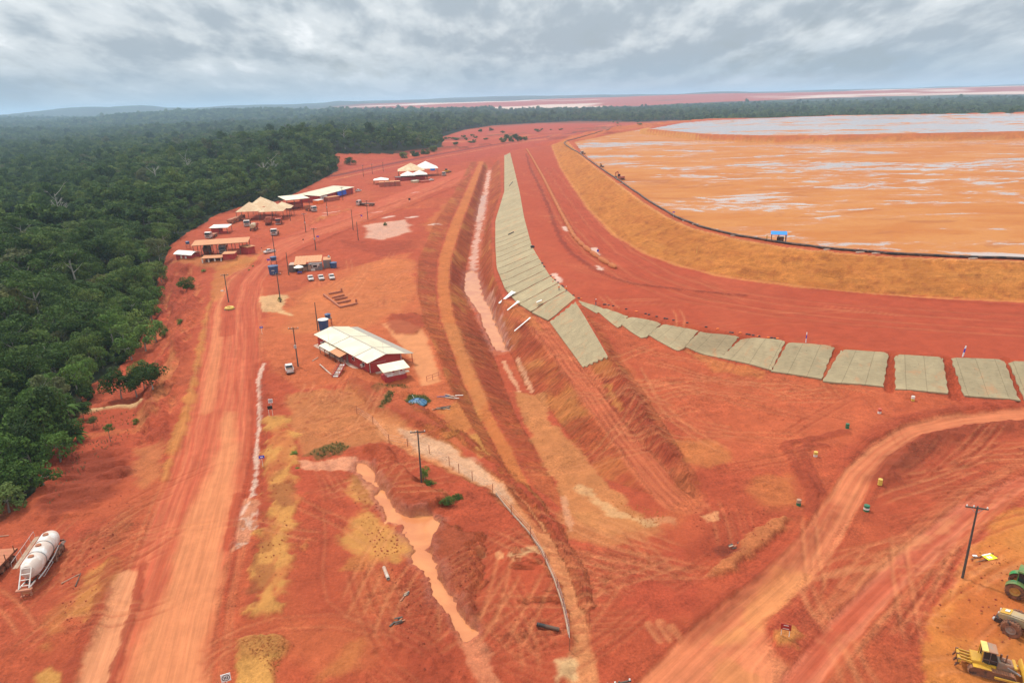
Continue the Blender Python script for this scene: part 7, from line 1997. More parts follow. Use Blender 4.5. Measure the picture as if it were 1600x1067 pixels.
# fence along the pale lane
def fence():
    pts = [(558, 648), (583, 662), (608, 690), (637, 696), (671, 708), (702, 725), (717, 735), (738, 748), (770, 770), (799, 803), (829, 838), (852, 880), (871, 920), (880, 950), (889, 990), (890, 1015)]
    w = [spot(*q) for q in pts]
    t = thing('wire_fence', 'wire fence of thin dark red posts along the pale lane', 'fence', (0, 0, 0))
    for k, p in enumerate(w):
        b = MB(); b.bar((p.x, p.y, p.z - .3), (p.x, p.y, p.z + 1.75), .11, .11); b.build('fence_post', M_['bed'], t)
        b = MB(); b.bar((p.x, p.y, p.z - .3), (p.x, p.y, p.z - .28), .05, .05)
    for h in (.6, 1.1, 1.6):
        b = MB()
        for a, c in zip(w[:-1], w[1:]): b.tube((a.x, a.y, a.z + h), (c.x, c.y, c.z + h), .012, .012, 4)
        b.build('wire', M_['galv'], t)
    # kerb skirt along the lower run of the fence
    b = MB(); ww = [spot(*q) for q in ((775, 772), (800, 803), (826, 832), (846, 858), (866, 905), (880, 950), (889, 995))]
    for a, c in zip(ww[:-1], ww[1:]): b.bar((a.x, a.y, a.z + .12), (c.x, c.y, c.z + .12), .16, .4)
    b.build('skirt_board', M_['plank'], t)
fence()
def gate():
    t = thing('rail_barrier', 'low red rail barrier behind the little guard hut', 'barrier', (0, 0, 0))
    q = [spot(667, 595), spot(676, 592.5), spot(686, 589)]
    for p in q: b = MB(); b.bar((p.x, p.y, p.z - .2), (p.x, p.y, p.z + 1.3), .1); b.build('post', M_['redcon'], t)
    for h in (.6, 1.2):
        b = MB(); b.bar((q[0].x, q[0].y, q[0].z + h), (q[2].x, q[2].y, q[2].z + h), .08); b.build('rail', M_['redcon'], t)
gate()

# ------------------------------------------------------------------ loose things on the soil
def blue_dome():
    p = spot(652, 630); t = thing('dome_cover', 'ribbed blue dome lid half sunk in a patch of grass', 'tank lid', (p.x, p.y, p.z - .1))
    b = MB(); b.lathe([(2.05, 0), (2.1, .3), (1.95, .45), (1.2, .85), (.5, 1.15), (.3, 1.2), (.02, 1.2)], 28); b.build('dome', mat('dusty_blue_plastic', (.05, .17, .28), .45, var=.08, dirt=(.3, .25, .2), dirt_amt=.2), t, smooth=True)
    for k in range(12):
        a = 2 * math.pi * k / 12; b = MB(); b.bar((math.cos(a) * 1.98, math.sin(a) * 1.98, .46), (math.cos(a) * .5, math.sin(a) * .5, 1.19), .13, .08); b.build('rib', M_['blue'], t)
    b = MB(); b.lathe([(.38, .3), (.38, .75), (.3, .8), (.02, .8)], 14, Matrix.Translation((1.2, .2, .1))); b.build('hatch', M_['blue'], t)
    b = MB(); b.tube((-.6, .6, .9), (-1.1, .9, 1.7), .06, .06, 6); b.build('vent_pipe', M_['drumw'], t)
blue_dome()
def planks(px, py, n, spread, label, ms, L=2.4, ang=0.0):
    c = spot(px, py); t = thing('timber_pile', label, 'timber pile', (c.x, c.y, c.z), ang)
    rn = random.Random(int(px))
    for k in range(n):
        b = MB(); a = rn.uniform(-.6, .6); l = L * rn.uniform(.6, 1.1)
        b.box((rn.uniform(-spread, spread), rn.uniform(-spread * .5, spread * .5), .1 + .07 * (k % 4)), (l, .2, .07), Matrix.Rotation(a, 4, 'Z') @ Matrix.Rotation(rn.uniform(-.06, .06), 4, 'Y'))
        b.build('plank', M_[ms[k % len(ms)]], t)
planks(706, 620, 12, 2.2, 'scatter of pale boards with one blue piece right of the blue dome', ('plank', 'conc', 'plank', 'conc', 'drumw', 'blue'), 2.6)
planks(690, 640, 8, 1.4, 'small pile of dark sticks below the pale boards', ('plank', 'wood'), 2.6, .3)
planks(628, 935, 8, 1.1, 'broken boards strewn beside the muddy ditch', ('plank', 'wood', 'bed'), 1.0, 1.2)
planks(622, 972, 7, 1.0, 'dark broken timber on the soil below the broken boards', ('wood', 'wood', 'bed'), 1.0, .8)
planks(1150, 852, 6, 1.3, 'dark scrap and one pale piece on the disturbed soil left of the right road', ('wood', 'wood', 'bed', 'plank'), .7, .5)
def pipe_piece(pa, pb, r, m, label, name='pipe_piece', z=None):
    a, b_ = (spot(*pa), spot(*pb)) if z is None else (P(*pa, z), P(*pb, z))
    if z is not None:
        for v in (a, b_): v.z = HZ(v.x, v.y)
    L = (b_ - a).length; d = (b_ - a).normalized()
    t = thing(name, label, 'pipe', (a.x, a.y, a.z + r))
    b = MB(); b.tube((0, 0, 0), b_ - a, r, r, 14, cap=False); b.tube(d * .01, (b_ - a) - d * .01, r * .88, r * .88, 14, cap=False); b.build('barrel', M_[m], t, smooth=True)
    b = MB()
    for s in (.08, .5, .92): b.tube((b_ - a) * s - d * .04, (b_ - a) * s + d * .04, r * 1.07, r * 1.07, 14, cap=False)
    b.build('collar', M_[m], t, smooth=True)
pipe_piece((600, 888), (607, 906), .24, 'conc', 'pale pipe length lying at the end of the yellow soil patch')
pipe_piece((839, 980), (874, 986), .24, 'pipe', 'black pipe length lying near the end of the fence')
pipe_piece((794, 365.5), (803, 365), .3, 'wood', 'dark log lying on the upper grey mats', 'log', 2.5)
pipe_piece((796, 289.5), (801, 287), .3, 'wood', 'small dark log far up on the grey mats', 'log', 2.5)
for pa, pb, w0, w1, lab in (((780, 479), (803, 461), .8, 2.4, 'white plastic chute widening upwards on the trench slope'), ((793, 490), (811, 476), .5, 1.1, 'middle white plastic strip on the trench slope'), ((804, 523), (829, 502), .5, .6, 'lowest white plastic strip on the trench slope'), ((838, 478), (846, 475), 1.4, 1.4, 'short white plastic sheet at the edge of the mats')):
    a, c = G(*pa), G(*pb); d = (c - a); d.z = 0; n = Vector((-d.y, d.x, 0)).normalized(); b = MB(); k = 8; vs = []; fs = []
    for i in range(k + 1):
        s = i / k; p = a + (c - a) * s; w = (w0 + (w1 - w0) * s ** 2) / 2
        for sg in (-1, 0, 1): q = p + n * w * sg; vs.append((q.x, q.y, p.z + 1.2 + (.12 if sg else 0)))
    for i in range(k):
        for j in range(2): fs.append((i * 3 + j, i * 3 + j + 1, i * 3 + j + 4, i * 3 + j + 3))
    nv = len(vs); vs += [(x, y, z - .1) for x, y, z in vs]; fs += [tuple(nv + i for i in f[::-1]) for f in fs]
    b.add(vs, fs); tag(b.build('plastic_chute', M_['pvc']), lab, 'plastic chute', 'white plastic strips on the trench slope')
# dark sacks holding the mat edge
rn = random.Random(4)
for k in range(46):
    s = rn.uniform(0, 1); i = 4 + s * 6.9; a = A_[int(i)]; c = A_[min(int(i) + 1, len(A_) - 1)]; f = i - int(i)
    p = P(a[0] + (c[0] - a[0]) * f, a[1] + (c[1] - a[1]) * f - .6, ZT)
    b = MB(); b.lathe([(.12, 0), (.26, .1), (.22, .24), (.05, .3)], 7, Matrix.Translation((p.x, p.y + .5, HZ(p.x, p.y + .5))) @ Matrix.Scale(1.5, 4, (1, 0, 0)))
    tag(b.build('sandbag', M_['bag'] if k % 4 else M_['orange']), 'small sack weighing down the top edge of the grey mats', 'sandbag', 'sacks along the top edge of the mats')
p = P(830, 386.5, ZT); b = MB(); b.box((p.x + .5, p.y, HZ(p.x + .5, p.y) + .4), (1.4, 1.2, .9), .3); tag(b.build('dark_bundle', M_['bag'], bevel=.15), 'dark bundle on the terrace edge above the mat strips', 'bundle')

# ------------------------------------------------------------------ workers on the terrace
def person(px, py, z, rz, label, shirt='orange', stride=.18):
    p = P(px, py, z)
    t = thing('person', label, 'person', (p.x, p.y, HZ(p.x, p.y)), rz)
    V = [(0, 0, .95), (0, .02, 1.15), (0, .02, 1.38), (0, .0, 1.50), (0, .02, 1.60), (0, .02, 1.72),
         (.1, 0, .90), (.11, stride * .6, .50), (.12, stride, .09), (.12, stride + .15, .05),
         (-.1, 0, .90), (-.11, -stride * .4, .50), (-.12, -stride, .10), (-.12, -stride + .14, .05),
         (.19, .0, 1.42), (.27, -.05, 1.14), (.27, .08, .90), (.27, .12, .81), (-.19, 0, 1.42), (-.27, .05, 1.14), (-.26, .2, .93), (-.26, .26, .86)]
    Ed = [(0, 1), (1, 2), (2, 3), (3, 4), (4, 5), (0, 6), (6, 7), (7, 8), (8, 9), (0, 10), (10, 11), (11, 12), (12, 13), (2, 14), (14, 15), (15, 16), (16, 17), (2, 18), (18, 19), (19, 20), (20, 21)]
    rad = [.14, .135, .15, .06, .085, .08, .09, .07, .05, .04, .09, .07, .05, .04, .065, .05, .04, .038, .065, .05, .04, .038]
    me = bpy.data.meshes.new('body'); me.from_pydata(V, Ed, [])
    o = link_mesh('body', me, t)
    sk = o.modifiers.new('skin', 'SKIN'); me.skin_vertices.new() if not me.skin_vertices else None
    for k, r in enumerate(rad): me.skin_vertices[0].data[k].radius = (r, r * (.75 if k in (0, 1, 2) else 1))
    me.skin_vertices[0].data[0].use_root = True
    su = o.modifiers.new('sub', 'SUBSURF'); su.levels = su.render_levels = 1
    dg = bpy.context.evaluated_depsgraph_get(); ev = o.evaluated_get(dg); m2 = bpy.data.meshes.new_from_object(ev)
    o.modifiers.clear(); o.data = m2
    m2.materials.clear()
    for k in ('skin', shirt, 'trouser'): m2.materials.append(M_[k])
    for pl in m2.polygons:
        c = pl.center; pl.material_index = 2 if c.z < .93 and abs(c.x) < .2 else (0 if c.z > 1.5 or c.z < .93 else 1)
        pl.use_smooth = True
    b = MB(); b.lathe([(.14, 1.70), (.125, 1.72), (.11, 1.80), (.05, 1.855), (.01, 1.86)], 14, Matrix.Translation((0, .03, 0))); b.build('helmet', M_['hat'], t, smooth=True)
    b = MB(); b.box((0, .12, 1.645), (.03, .05, .05)); b.build('nose', M_['skin'], t, bevel=.01)
person(885, 455, ZT, R(160), 'worker in orange walking on the red terrace above the mat corner')
person(873.5, 450.5, ZT, R(40), 'worker in orange standing at the very edge of the mats', 'orange', .08)
person(931, 475, ZT, R(200), 'worker in pale red alone on the terrace edge right of the mat corner', 'drumr', .1)
# ------------------------------------------------------------------ foliage
def leaf_material(name, c_dark, c_mid, c_light, trans=.22):
    m = bpy.data.materials.new(name); m.use_nodes = True
    t = m.node_tree; t.nodes.clear(); w = NT(t)
    at = w.n('ShaderNodeAttribute', attribute_name='leaf').outputs['Fac']
    info = w.n('ShaderNodeObjectInfo')
    rnd = info.outputs['Random']
    loc = info.outputs['Location']
    reg = w.noise(loc, .012, 3, .6)                      # stands of one kind share a hue
    v = w.math('ADD', w.math('MULTIPLY', at, .55), w.math('ADD', w.math('MULTIPLY', rnd, .46), w.mapr(reg, .35, .65, -.2, .2, False)))
    c = w.mix(w.mapr(v, .1, .55, 0, 1, False), (*c_dark, 1), (*c_mid, 1))
    c = w.mix(w.mapr(v, .55, .95, 0, 1, False), c, (*c_light, 1))
    odd = w.mapr(rnd, .955, .975)                        # now and then a dry, greyish crown
    c = w.mix(w.math('MULTIPLY', odd, .6), c, (.13, .115, .065, 1))
    d = w.n('ShaderNodeBsdfPrincipled', i={'Base Color': c, 'Roughness': .65, 'Specular IOR Level': .08})
    tr = w.n('ShaderNodeBsdfTranslucent', i={0: c})
    ms = w.n('ShaderNodeMixShader', i={0: trans, 1: d.outputs[0], 2: tr.outputs[0]})
    o = w.n('ShaderNodeOutputMaterial'); w.link(ms.outputs[0], o.inputs[0]); return m
LEAF = leaf_material('rainforest_leaves', (.026, .048, .012), (.068, .118, .023), (.155, .195, .045))
LEAFB = leaf_material('young_leaves', (.055, .105, .020), (.11, .19, .035), (.19, .26, .06))
LEAFY = leaf_material('yellowish_leaves', (.085, .10, .03), (.14, .14, .045), (.20, .17, .07))
LEAFG = leaf_material('dry_grass', (.10, .11, .035), (.17, .17, .06), (.26, .22, .10))
BARK = mat('forest_bark', (.17, .145, .115), .9, var=.25, scale=1.5)
BARKP = mat('pale_bark', (.34, .31, .26), .9, var=.2, scale=1.5)
TWIG = mat('bare_twigs', (.27, .24, .20), .9, var=.2)

def crown_mesh(seed, nleaf, rx, rz, leaf, m, clumps=14, gap=.0, flat=.0):
    """leaf-sized faces on the shells of many clumps; unit: metres, centre at the middle of the crown"""
    r = np.random.RandomState(seed)
    cs = []
    for k in range(clumps):
        a = r.uniform(0, 2 * np.pi); q = np.sqrt(r.uniform(0, 1)); h = r.uniform(-.75, .95)
        rad = np.sqrt(max(.05, 1 - h * h * .8)) * q * .78
        cs.append((np.cos(a) * rad * rx, np.sin(a) * rad * rx, h * rz * .72, r.uniform(.26, .46) * rx, r.uniform(0, 1)))
    per = nleaf // clumps; P_, A_l = [], []
    for cx, cy_, cz, cr, tone in cs:
        d = r.normal(size=(per, 3)); d[:, 2] += .35; d /= np.linalg.norm(d, axis=1)[:, None]
        rr = cr * r.uniform(.72, 1.06, (per, 1)) * np.array([[1, 1, .72 - flat]])
        p = np.array([[cx, cy_, cz]]) + d * rr
        nrm = d * .7 + r.normal(size=(per, 3)) * .55 + np.array([[0, 0, .25]]); nrm /= np.linalg.norm(nrm, axis=1)[:, None]
        t1 = np.cross(nrm, r.normal(size=(per, 3))); t1 /= np.linalg.norm(t1, axis=1)[:, None]; t2 = np.cross(nrm, t1)
        s = leaf * r.uniform(.55, 1.25, (per, 1)); e = r.uniform(.5, .9, (per, 1))
        P_.append(np.stack([p - t1 * s * .5, p + t2 * s * e * .4 - t1 * s * .05, p + t1 * s * .5, p - t2 * s * e * .4 + t1 * s * .05], 1))
        A_l.append(np.clip(tone * .6 + r.uniform(0, .4, per), 0, 1))
    V = np.concatenate(P_).reshape(-1, 3); F = np.arange(len(V)).reshape(-1, 4)
    me = np_mesh('crown', V, F, m)
    a = me.attributes.new('leaf', 'FLOAT', 'FACE'); a.data.foreach_set('value', np.concatenate(A_l).astype(np.float32))
    return me
def trunk_mesh(seed, h, r0, m, limbs=5, reach=3.0, top=.75, twigs=0):
    rn = random.Random(seed); b = MB()
    lean = (rn.uniform(-.06, .06) * h, rn.uniform(-.06, .06) * h)
    pts = [(lean[0] * s * s, lean[1] * s * s, h * s) for s in (-.03, .1, .3, .55, .8, 1.0)]
    b.path(pts, [r0 * 1.35, r0, r0 * .85, r0 * .7, r0 * .5, r0 * .25], 7)
    for k in range(limbs):
        s = rn.uniform(top - .2, .97); a = rn.uniform(0, 6.28); l = reach * rn.uniform(.6, 1.15)
        p = Vector((lean[0] * s * s, lean[1] * s * s, h * s)); q = p + Vector((math.cos(a) * l * .5, math.sin(a) * l * .5, l * .35)); e = p + Vector((math.cos(a) * l, math.sin(a) * l, l * .85))
        b.path([p, q, e], [r0 * .4, r0 * .28, r0 * .1], 5)
        for j in range(twigs):
            a2 = a + rn.uniform(-1, 1); f = q + (e - q) * rn.uniform(0, .9); b.path([f, f + Vector((math.cos(a2), math.sin(a2), rn.uniform(.2, .9))) * l * .4], [r0 * .14, r0 * .04], 4)
    me = bpy.data.meshes.new('trunk'); me.from_pydata(b.v, [], b.f); me.materials.append(m); me.update()
    return me
CROWNS = [crown_mesh(100 + k, 2800, 6.0 + (k % 3) * .8, 4.0 + (k % 2) * .8, .78, LEAF, 12 + k % 6) for k in range(8)]
CROWNS_Y = [crown_mesh(150 + k, 1500, 5.0, 4.2, .9, LEAFY, 14) for k in range(2)]
CROWNS_E = [crown_mesh(170 + k, 1300, 6.4, 2.9, .9, LEAF, 12, flat=.2) for k in range(3)]
CROWNS_B = [crown_mesh(200 + k, 1500, 4.0, 3.8, .62, LEAFB, 14) for k in range(4)]
CROWNS_LOW = [crown_mesh(300 + k, 800, 5.4, 4.4, 1.35, LEAF, 11) for k in range(5)]
TRUNKS = [trunk_mesh(400 + k, 1.0 * 14, .26, BARK if k % 2 else BARKP, 6, 3.2) for k in range(4)]
TRUNK_E = [trunk_mesh(430 + k, 22.0, .42, BARKP, 8, 4.6, .8) for k in range(2)]
TRUNK_D = [trunk_mesh(460 + k, 21.0, .38, BARKP, 11, 4.8, .75, 4) for k in range(2)]

def forest_points():
    """places of trees: spacing widens with distance"""
    r = np.random.RandomState(12); out = []
    def grid(y0, y1, x0, x1, sp, keep=1.0):
        nx, ny = int((x1 - x0) / sp), int((y1 - y0) / sp)
        gx, gy = np.meshgrid(np.arange(nx), np.arange(ny))
        x = x0 + (gx + r.uniform(-.42, .42, gx.shape) + .5 * (gy % 2)) * sp; y = y0 + (gy + r.uniform(-.42, .42, gy.shape)) * sp
        return np.stack([x.ravel(), y.ravel(), np.full(x.size, sp)], -1)
    for y0, y1, sp in ((85, 300, 7.2), (300, 520, 8.0), (520, 800, 9.0), (800, 1300, 10.5), (1300, 2200, 13), (2200, 3600, 18), (3600, 6500, 27)):
        out.append(grid(y0, y1, -.84 * y1 - 40, .86 * y1, sp))
    p = np.concatenate(out)
    p = p[inside(p[:, 0], p[:, 1], FOREST)]
    u = p[:, 0] / p[:, 1]
    p = p[(u > -.86) & (u < .86)]
    return p
FP = forest_points()
# holes: the sunken pit with its few trees, clearings
def near_line(p, l, d): return seg_dist(p[:, 0], p[:, 1], l)[0] < d
_z = np.array([HZ(x, y) if y < 3000 else rz(x, y) for x, y in FP[:, :2]])
_d = np.hypot(FP[:, 0], FP[:, 1])
_fe = np.array(fe, float)
_ed = seg_dist(FP[:, 0], FP[:, 1], _fe)[0]
_pp = np.array([pix((x, y, z + 8)) for (x, y), z in zip(FP[:, :2], _z)])
_vis = (_pp[:, 0] > -90) & (_pp[:, 0] < 1690) & (_pp[:, 1] < 1180)
FP, _z, _d, _ed, _pp = FP[_vis], _z[_vis], _d[_vis], _ed[_vis], _pp[_vis]
order = np.argsort(_d)
NEAR_N = 262
near_ids = order[:NEAR_N]; far_ids = order[NEAR_N:]
rr = random.Random(31)
WHERE = {}
def tree(name, label, x, y, z, crown, trunk, trunk_h, ch, sc, rot, group=None, sz=1.0):
    t = thing(name, label, 'tree', (x, y, z), rot, group)
    o = bpy.data.objects.new('trunk', trunk); COL.objects.link(o); o.parent = t
    o.scale = (sc, sc, trunk_h)
    c = None
    if crown is not None:
        c = bpy.data.objects.new('crown', crown); COL.objects.link(c); c.parent = t
        c.location = (0, 0, ch); c.scale = (sc, sc, sc * sz)
    return t, c
LOWC = []
GT = 'rainforest trees left of the haul road'
for k, i in enumerate(near_ids):
    x, y = FP[i, :2]; z = _z[i]; e = _ed[i]; d = _d[i]
    inner = min(1.0, e / 45)
    sc = (.66 + .75 * rr.random() ** 1.6) * (.68 + .42 * inner)
    H_ = (rr.uniform(9.5, 15) + (sc - .9) * 5) * (.62 + .55 * inner)          # height of the crown's centre
    kind = rr.random(); nm = 'forest_tree'; grp = GT
    if kind < .07 and inner > .5:
        t, c = tree('emergent_tree', 'tall pale-trunked tree rising above the dark canopy ' + ('near the left edge of the photo' if pix((x, y, z + 20))[0] < 120 else 'left of the huts' if pix((x, y, z + 20))[0] < 260 else 'behind the huts and tents'), x, y, z - .4, rr.choice(CROWNS_E), rr.choice(TRUNK_E), 1.0, 22.5, 1.05, rr.uniform(0, 6.28), 'tall emergent trees of the rainforest')
        continue
    cr = rr.choice(CROWNS)
    lab = 'dark green tree in the closed rainforest canopy'
    if e < 9 and kind > .45: cr = rr.choice(CROWNS_B); sc *= .95; lab = 'lighter green young tree at the rim of the rainforest'
    elif kind > .972: cr = rr.choice(CROWNS_Y); lab = 'yellowish-brown crown standing out in the dark canopy'
    ex, ey = pix((x, y, z + H_))
    where = ('at the left edge of the photo' if ex < 60 else 'above the sunken red pit' if ey > 470 else 'below the tall bare forked tree' if ex < 150 and ey > 330 else 'round the tall bare forked tree' if ex < 170 else
             'left of the little red hut' if ex < 262 and ey > 330 else 'behind the orange-roofed shelter' if ex < 345 else 'behind the pyramid tents' if ex < 440 else 'behind the long white-roofed shed')
    size = 'small' if sc < .72 else 'large' if sc > 1.05 else 'middling'
    lab = size + ' ' + lab.replace(' in the closed rainforest canopy', ' of the closed canopy').replace(' at the rim of the rainforest', ' at the forest rim') + ' ' + where
    sh = H_ / 14.0 * 1.12
    t, c = tree('forest_tree', lab, x, y, z - .4, cr, rr.choice(TRUNKS), sh, H_, sc, rr.uniform(0, 6.28), 'lighter young trees at the forest rim' if 'lighter' in lab else 'yellowish crowns of the rainforest' if 'yellow' in lab else GT, rr.uniform(.85, 1.2))
# five trees with simpler crowns a little farther back lend their crowns to the mass of the forest
step = max(1, 5)
proto = []
for k in range(5):
    i = far_ids[k * 7 + 3]; x, y = FP[i, :2]
    t, c = tree('forest_tree', 'plain dark tree of the closed canopy, the ' + ('first', 'second', 'third', 'fourth', 'fifth')[k] + ' of five set back behind the rest', x, y, _z[i] - .4, CROWNS_LOW[k], TRUNKS[k % 4], 1.05, 13.5, 1.0, k * 1.3, GT)
    proto.append(c)
used = set(far_ids[k * 7 + 3] for k in range(5))
rest = np.array([i for i in far_ids if i not in used])

def scatter(name, pts, scales, zs, protos, seed=1):
    me = bpy.data.meshes.new(name)
    n = len(pts); me.vertices.add(n)
    me.vertices.foreach_set('co', np.concatenate([pts, zs[:, None]], 1).astype(np.float32).ravel())
    a = me.attributes.new('size', 'FLOAT_VECTOR', 'POINT'); a.data.foreach_set('vector', scales.astype(np.float32).ravel())
    o = link_mesh(name, me)
    ng = bpy.data.node_groups.new(name, 'GeometryNodeTree')
    ng.interface.new_socket('Geometry', in_out='INPUT', socket_type='NodeSocketGeometry')
    ng.interface.new_socket('Geometry', in_out='OUTPUT', socket_type='NodeSocketGeometry')
    w = NT(ng)
    gi = w.n('NodeGroupInput'); go = w.n('NodeGroupOutput')
    jn = w.n('GeometryNodeJoinGeometry')
    for p in protos:
        oi = w.n('GeometryNodeObjectInfo', transform_space='ORIGINAL', i={'Object': p, 'As Instance': True})
        w.link(oi.outputs['Geometry'], jn.inputs[0])
    at = w.n('GeometryNodeInputNamedAttribute', data_type='FLOAT_VECTOR', i={'Name': 'size'})
    rv = w.n('FunctionNodeRandomValue', data_type='INT', i={4: 0, 5: len(protos) - 1, 'Seed': seed})
    rot = w.n('FunctionNodeRandomValue', data_type='FLOAT_VECTOR', i={0: (-.12, -.12, 0), 1: (.12, .12, 6.283), 'Seed': seed + 4})
    ip = w.n('GeometryNodeInstanceOnPoints')
    w.link(gi.outputs[0], ip.inputs['Points']); w.link(jn.outputs[0], ip.inputs['Instance'])
    ip.inputs['Pick Instance'].default_value = True
    w.link(rv.outputs[2], ip.inputs['Instance Index']); w.link(rot.outputs[0], ip.inputs['Rotation'])
    w.link(at.outputs[0], ip.inputs['Scale']); w.link(ip.outputs[0], go.inputs[0])
    md = o.modifiers.new('scatter', 'NODES'); md.node_group = ng
    return tag(o, kind='stuff')
rs = np.random.RandomState(3)
pts = FP[rest, :2]; dd = _d[rest]; e = _ed[rest]; sp = FP[rest, 2]
inner = np.clip(e / 45, 0, 1)
right = pts[:, 0] > -60
base = (.62 + .8 * rs.uniform(0, 1, len(rest)) ** 1.6) * (.7 + .4 * inner) * np.maximum(1.0, sp / 9.5)
tall = (rs.uniform(0, 1, len(rest)) > .93) * rs.uniform(.15, .5, len(rest))
base = np.where(right & (dd < 4000), base * .78, base)
hz = np.where(right, 7.0, 12.0) * (.6 + .45 * inner) * rs.uniform(.85, 1.2, len(rest)) + tall * 14 + base * 1.0
sc3 = np.stack([base, base, base * rs.uniform(.75, 1.1, len(rest)) * (1 + tall)], -1)
print('forest', len(near_ids), len(rest))
scatter('forest_canopy', pts, sc3, _z[rest] - .5 + hz, proto)
# undergrowth along the forest rim hides the foot of the trees
ui = np.where((_ed < 26) & (_d < 900))[0]
up_, uz = [], []
for i in ui:
    for k in range(3):
        x, y = FP[i, 0] + rr.uniform(-4, 4), FP[i, 1] + rr.uniform(-4, 4)
        if not inside(np.array([x]), np.array([y]), FOREST)[0]: continue
        up_.append((x, y)); uz.append(HZ(x, y) + rr.uniform(.6, 2.2))
if up_:
    s = rs.uniform(.28, .5, (len(up_), 1)); scatter('undergrowth', np.array(up_), np.concatenate([s, s, s * .9], 1), np.array(uz), proto, 9)

# bare pale trees, palms and named single trees
def bare(px, py, lab, h=1.0, zb=-12):
    v = P(px, py, zb); z = HZ(v.x, v.y)
    t, c = tree('bare_tree', lab, v.x, v.y, z - .4, None, rr.choice(TRUNK_D), h, 0, 1.0, rr.uniform(0, 6), None)
bare(110, 402, 'tall bare forked tree with pale branches in the left forest', 1.32, -14)
bare(85, 395, 'slender pale bare trunk just left of the tall forked tree', 1.0, -14)
bare(250, 318, 'bare pale-branched tree behind the orange-roofed shelter', 1.2, -10)
bare(300, 300, 'bare grey tree farther back in the left forest', 1.25, -9)
bare(416, 300, 'thin pale bare trunk above the pyramid tents', 1.1, -2)
bare(430, 292, 'second thin pale bare trunk above the pyramid tents', 1.0, -2)
bare(540, 240, 'pale bare crown near the end of the forest', 1.1, 4)
def single(px, py, lab, h, crown, sc, name='broadleaf_tree', th=None, sz=1.0, trunk=None):
    v = spot(px, py)
    return tree(name, lab, v.x, v.y, v.z - .3, crown, trunk or TRUNKS[int(px) % 4], (th or h) / 14.0, h, sc, px * .7, None, sz)
single(214, 620, 'dark tree in the middle of the three beside the sunken red pit', 5.0, CROWNS[0], .62)
single(190, 622, 'leftmost of the three trees beside the sunken red pit', 5.0, CROWNS[2], .66)
single(240, 612, 'open-crowned rightmost tree beside the sunken red pit', 4.4, CROWNS[4], .62)
single(226, 608, 'dark slim tree behind the trio beside the sunken red pit', 5.4, CROWNS[5], .5)
single(293, 452, 'round dark bush on the bank left of the haul road', 1.7, CROWNS[1], .52, 'bush')
single(283, 446, 'small light green bush touching the round dark bush', 1.2, CROWNS_B[1], .3, 'bush')
single(318, 424, 'low light bush under the little red hut', .7, CROWNS_B[2], .3, 'bush', sz=.6)
single(245, 462, 'bush on the bank beside the forest, below the red hut', 1.6, CROWNS_B[0], .5, 'bush')
single(240, 478, 'loose green bush at the foot of the eroded bank', 1.4, CROWNS_B[3], .45, 'bush')
single(282, 506, 'bright little bush alone on the eroded bank', .8, CROWNS_B[1], .27, 'bush')
single(258, 520, 'two-stemmed green shrub on the eroded bank', 1.2, CROWNS_B[2], .36, 'bush')
single(173, 690, 'spindly young tree with a bright crown on the lower red bank', 3.2, CROWNS_B[0], .3, 'young_tree', 3.4, .8)
single(147, 668, 'yellow-green sapling left of the spindly young tree', 2.0, CROWNS_Y[0], .22, 'young_tree', 2.2)
single(131, 655, 'small dark broad-leaved tree by the pale bank edge', 3.0, CROWNS[3], .38, 'young_tree', 3.2)
single(213, 660, 'low green shrub at the foot of the tan bank', .7, CROWNS_B[3], .22, 'bush')
single(112, 690, 'bushy green tree in the dip left of the bank', 2.6, CROWNS[6], .62, 'broadleaf_tree', sz=.8)
single(52, 735, 'bright green tree at the edge of the lower left forest', 4.2, CROWNS_B[0], 1.0, 'young_tree')
single(20, 775, 'vivid light green tree at the lower left edge of the photo', 3.6, CROWNS_B[1], 1.05, 'young_tree')
single(80, 710, 'leafy green tree behind the bright green one at lower left', 3.6, CROWNS_B[2], .85, 'young_tree')
single(8, 740, 'green tree crowding the left edge above the vivid one', 4.6, CROWNS_B[3], 1.1, 'young_tree')
single(128, 600, 'green shrub on the dark slope above the red pit', 2.0, CROWNS_B[1], .55, 'bush')
single(90, 640, 'green shrub in the undergrowth left of the palms', 2.0, CROWNS_B[2], .55, 'bush')
single(60, 675, 'wide shrub in the undergrowth near the left edge', 2.2, CROWNS_B[0], .7, 'bush')
for q, h_, s_, l_ in (((206, 562), 4.4, .95, 'light bushy tree right of the two above the red pit'), ((228, 548), 4.6, 1.0, 'light tree close to the eroded bank above the trio'), ((244, 532), 4.0, .85, 'light green tree at the foot of the eroded bank'), ((238, 500), 4.0, .95, 'rounded light tree against the dark forest, left of the eroded bank'), ((214, 525), 5.0, 1.1, 'taller light tree between the forest and the eroded bank'), ((246, 470), 3.6, .85, 'light green tree under the dark forest wall near the red hut'), ((252, 438), 3.4, .8, 'light green tree on the rim just left of the red hut'), ((95, 720), 3.4, .8, 'fresh green tree right of the bright ones at lower left'), ((40, 700), 4.6, 1.1, 'broad fresh green tree over the lower left undergrowth'), ((70, 760), 2.6, .7, 'low bright bush at the foot of the lower left forest'), ((15, 800), 2.6, .8, 'lowest bright bush at the left edge of the photo'), ((185, 500), 5.4, 1.2, 'tall light tree in front of the forest above the red pit')):
    single(q[0], q[1], l_, h_, CROWNS_B[int(q[0]) % 4], s_, 'young_tree')
single(150, 560, 'light green bushy tree above the red pit', 4.0, CROWNS_B[0], .95, 'young_tree')
single(178, 545, 'light green tree with a broad crown above the red pit', 4.5, CROWNS_B[2], 1.05, 'young_tree')
single(548, 257, 'round dark tree alone on the clearing behind the long shed', 4.0, CROWNS[2], .95)
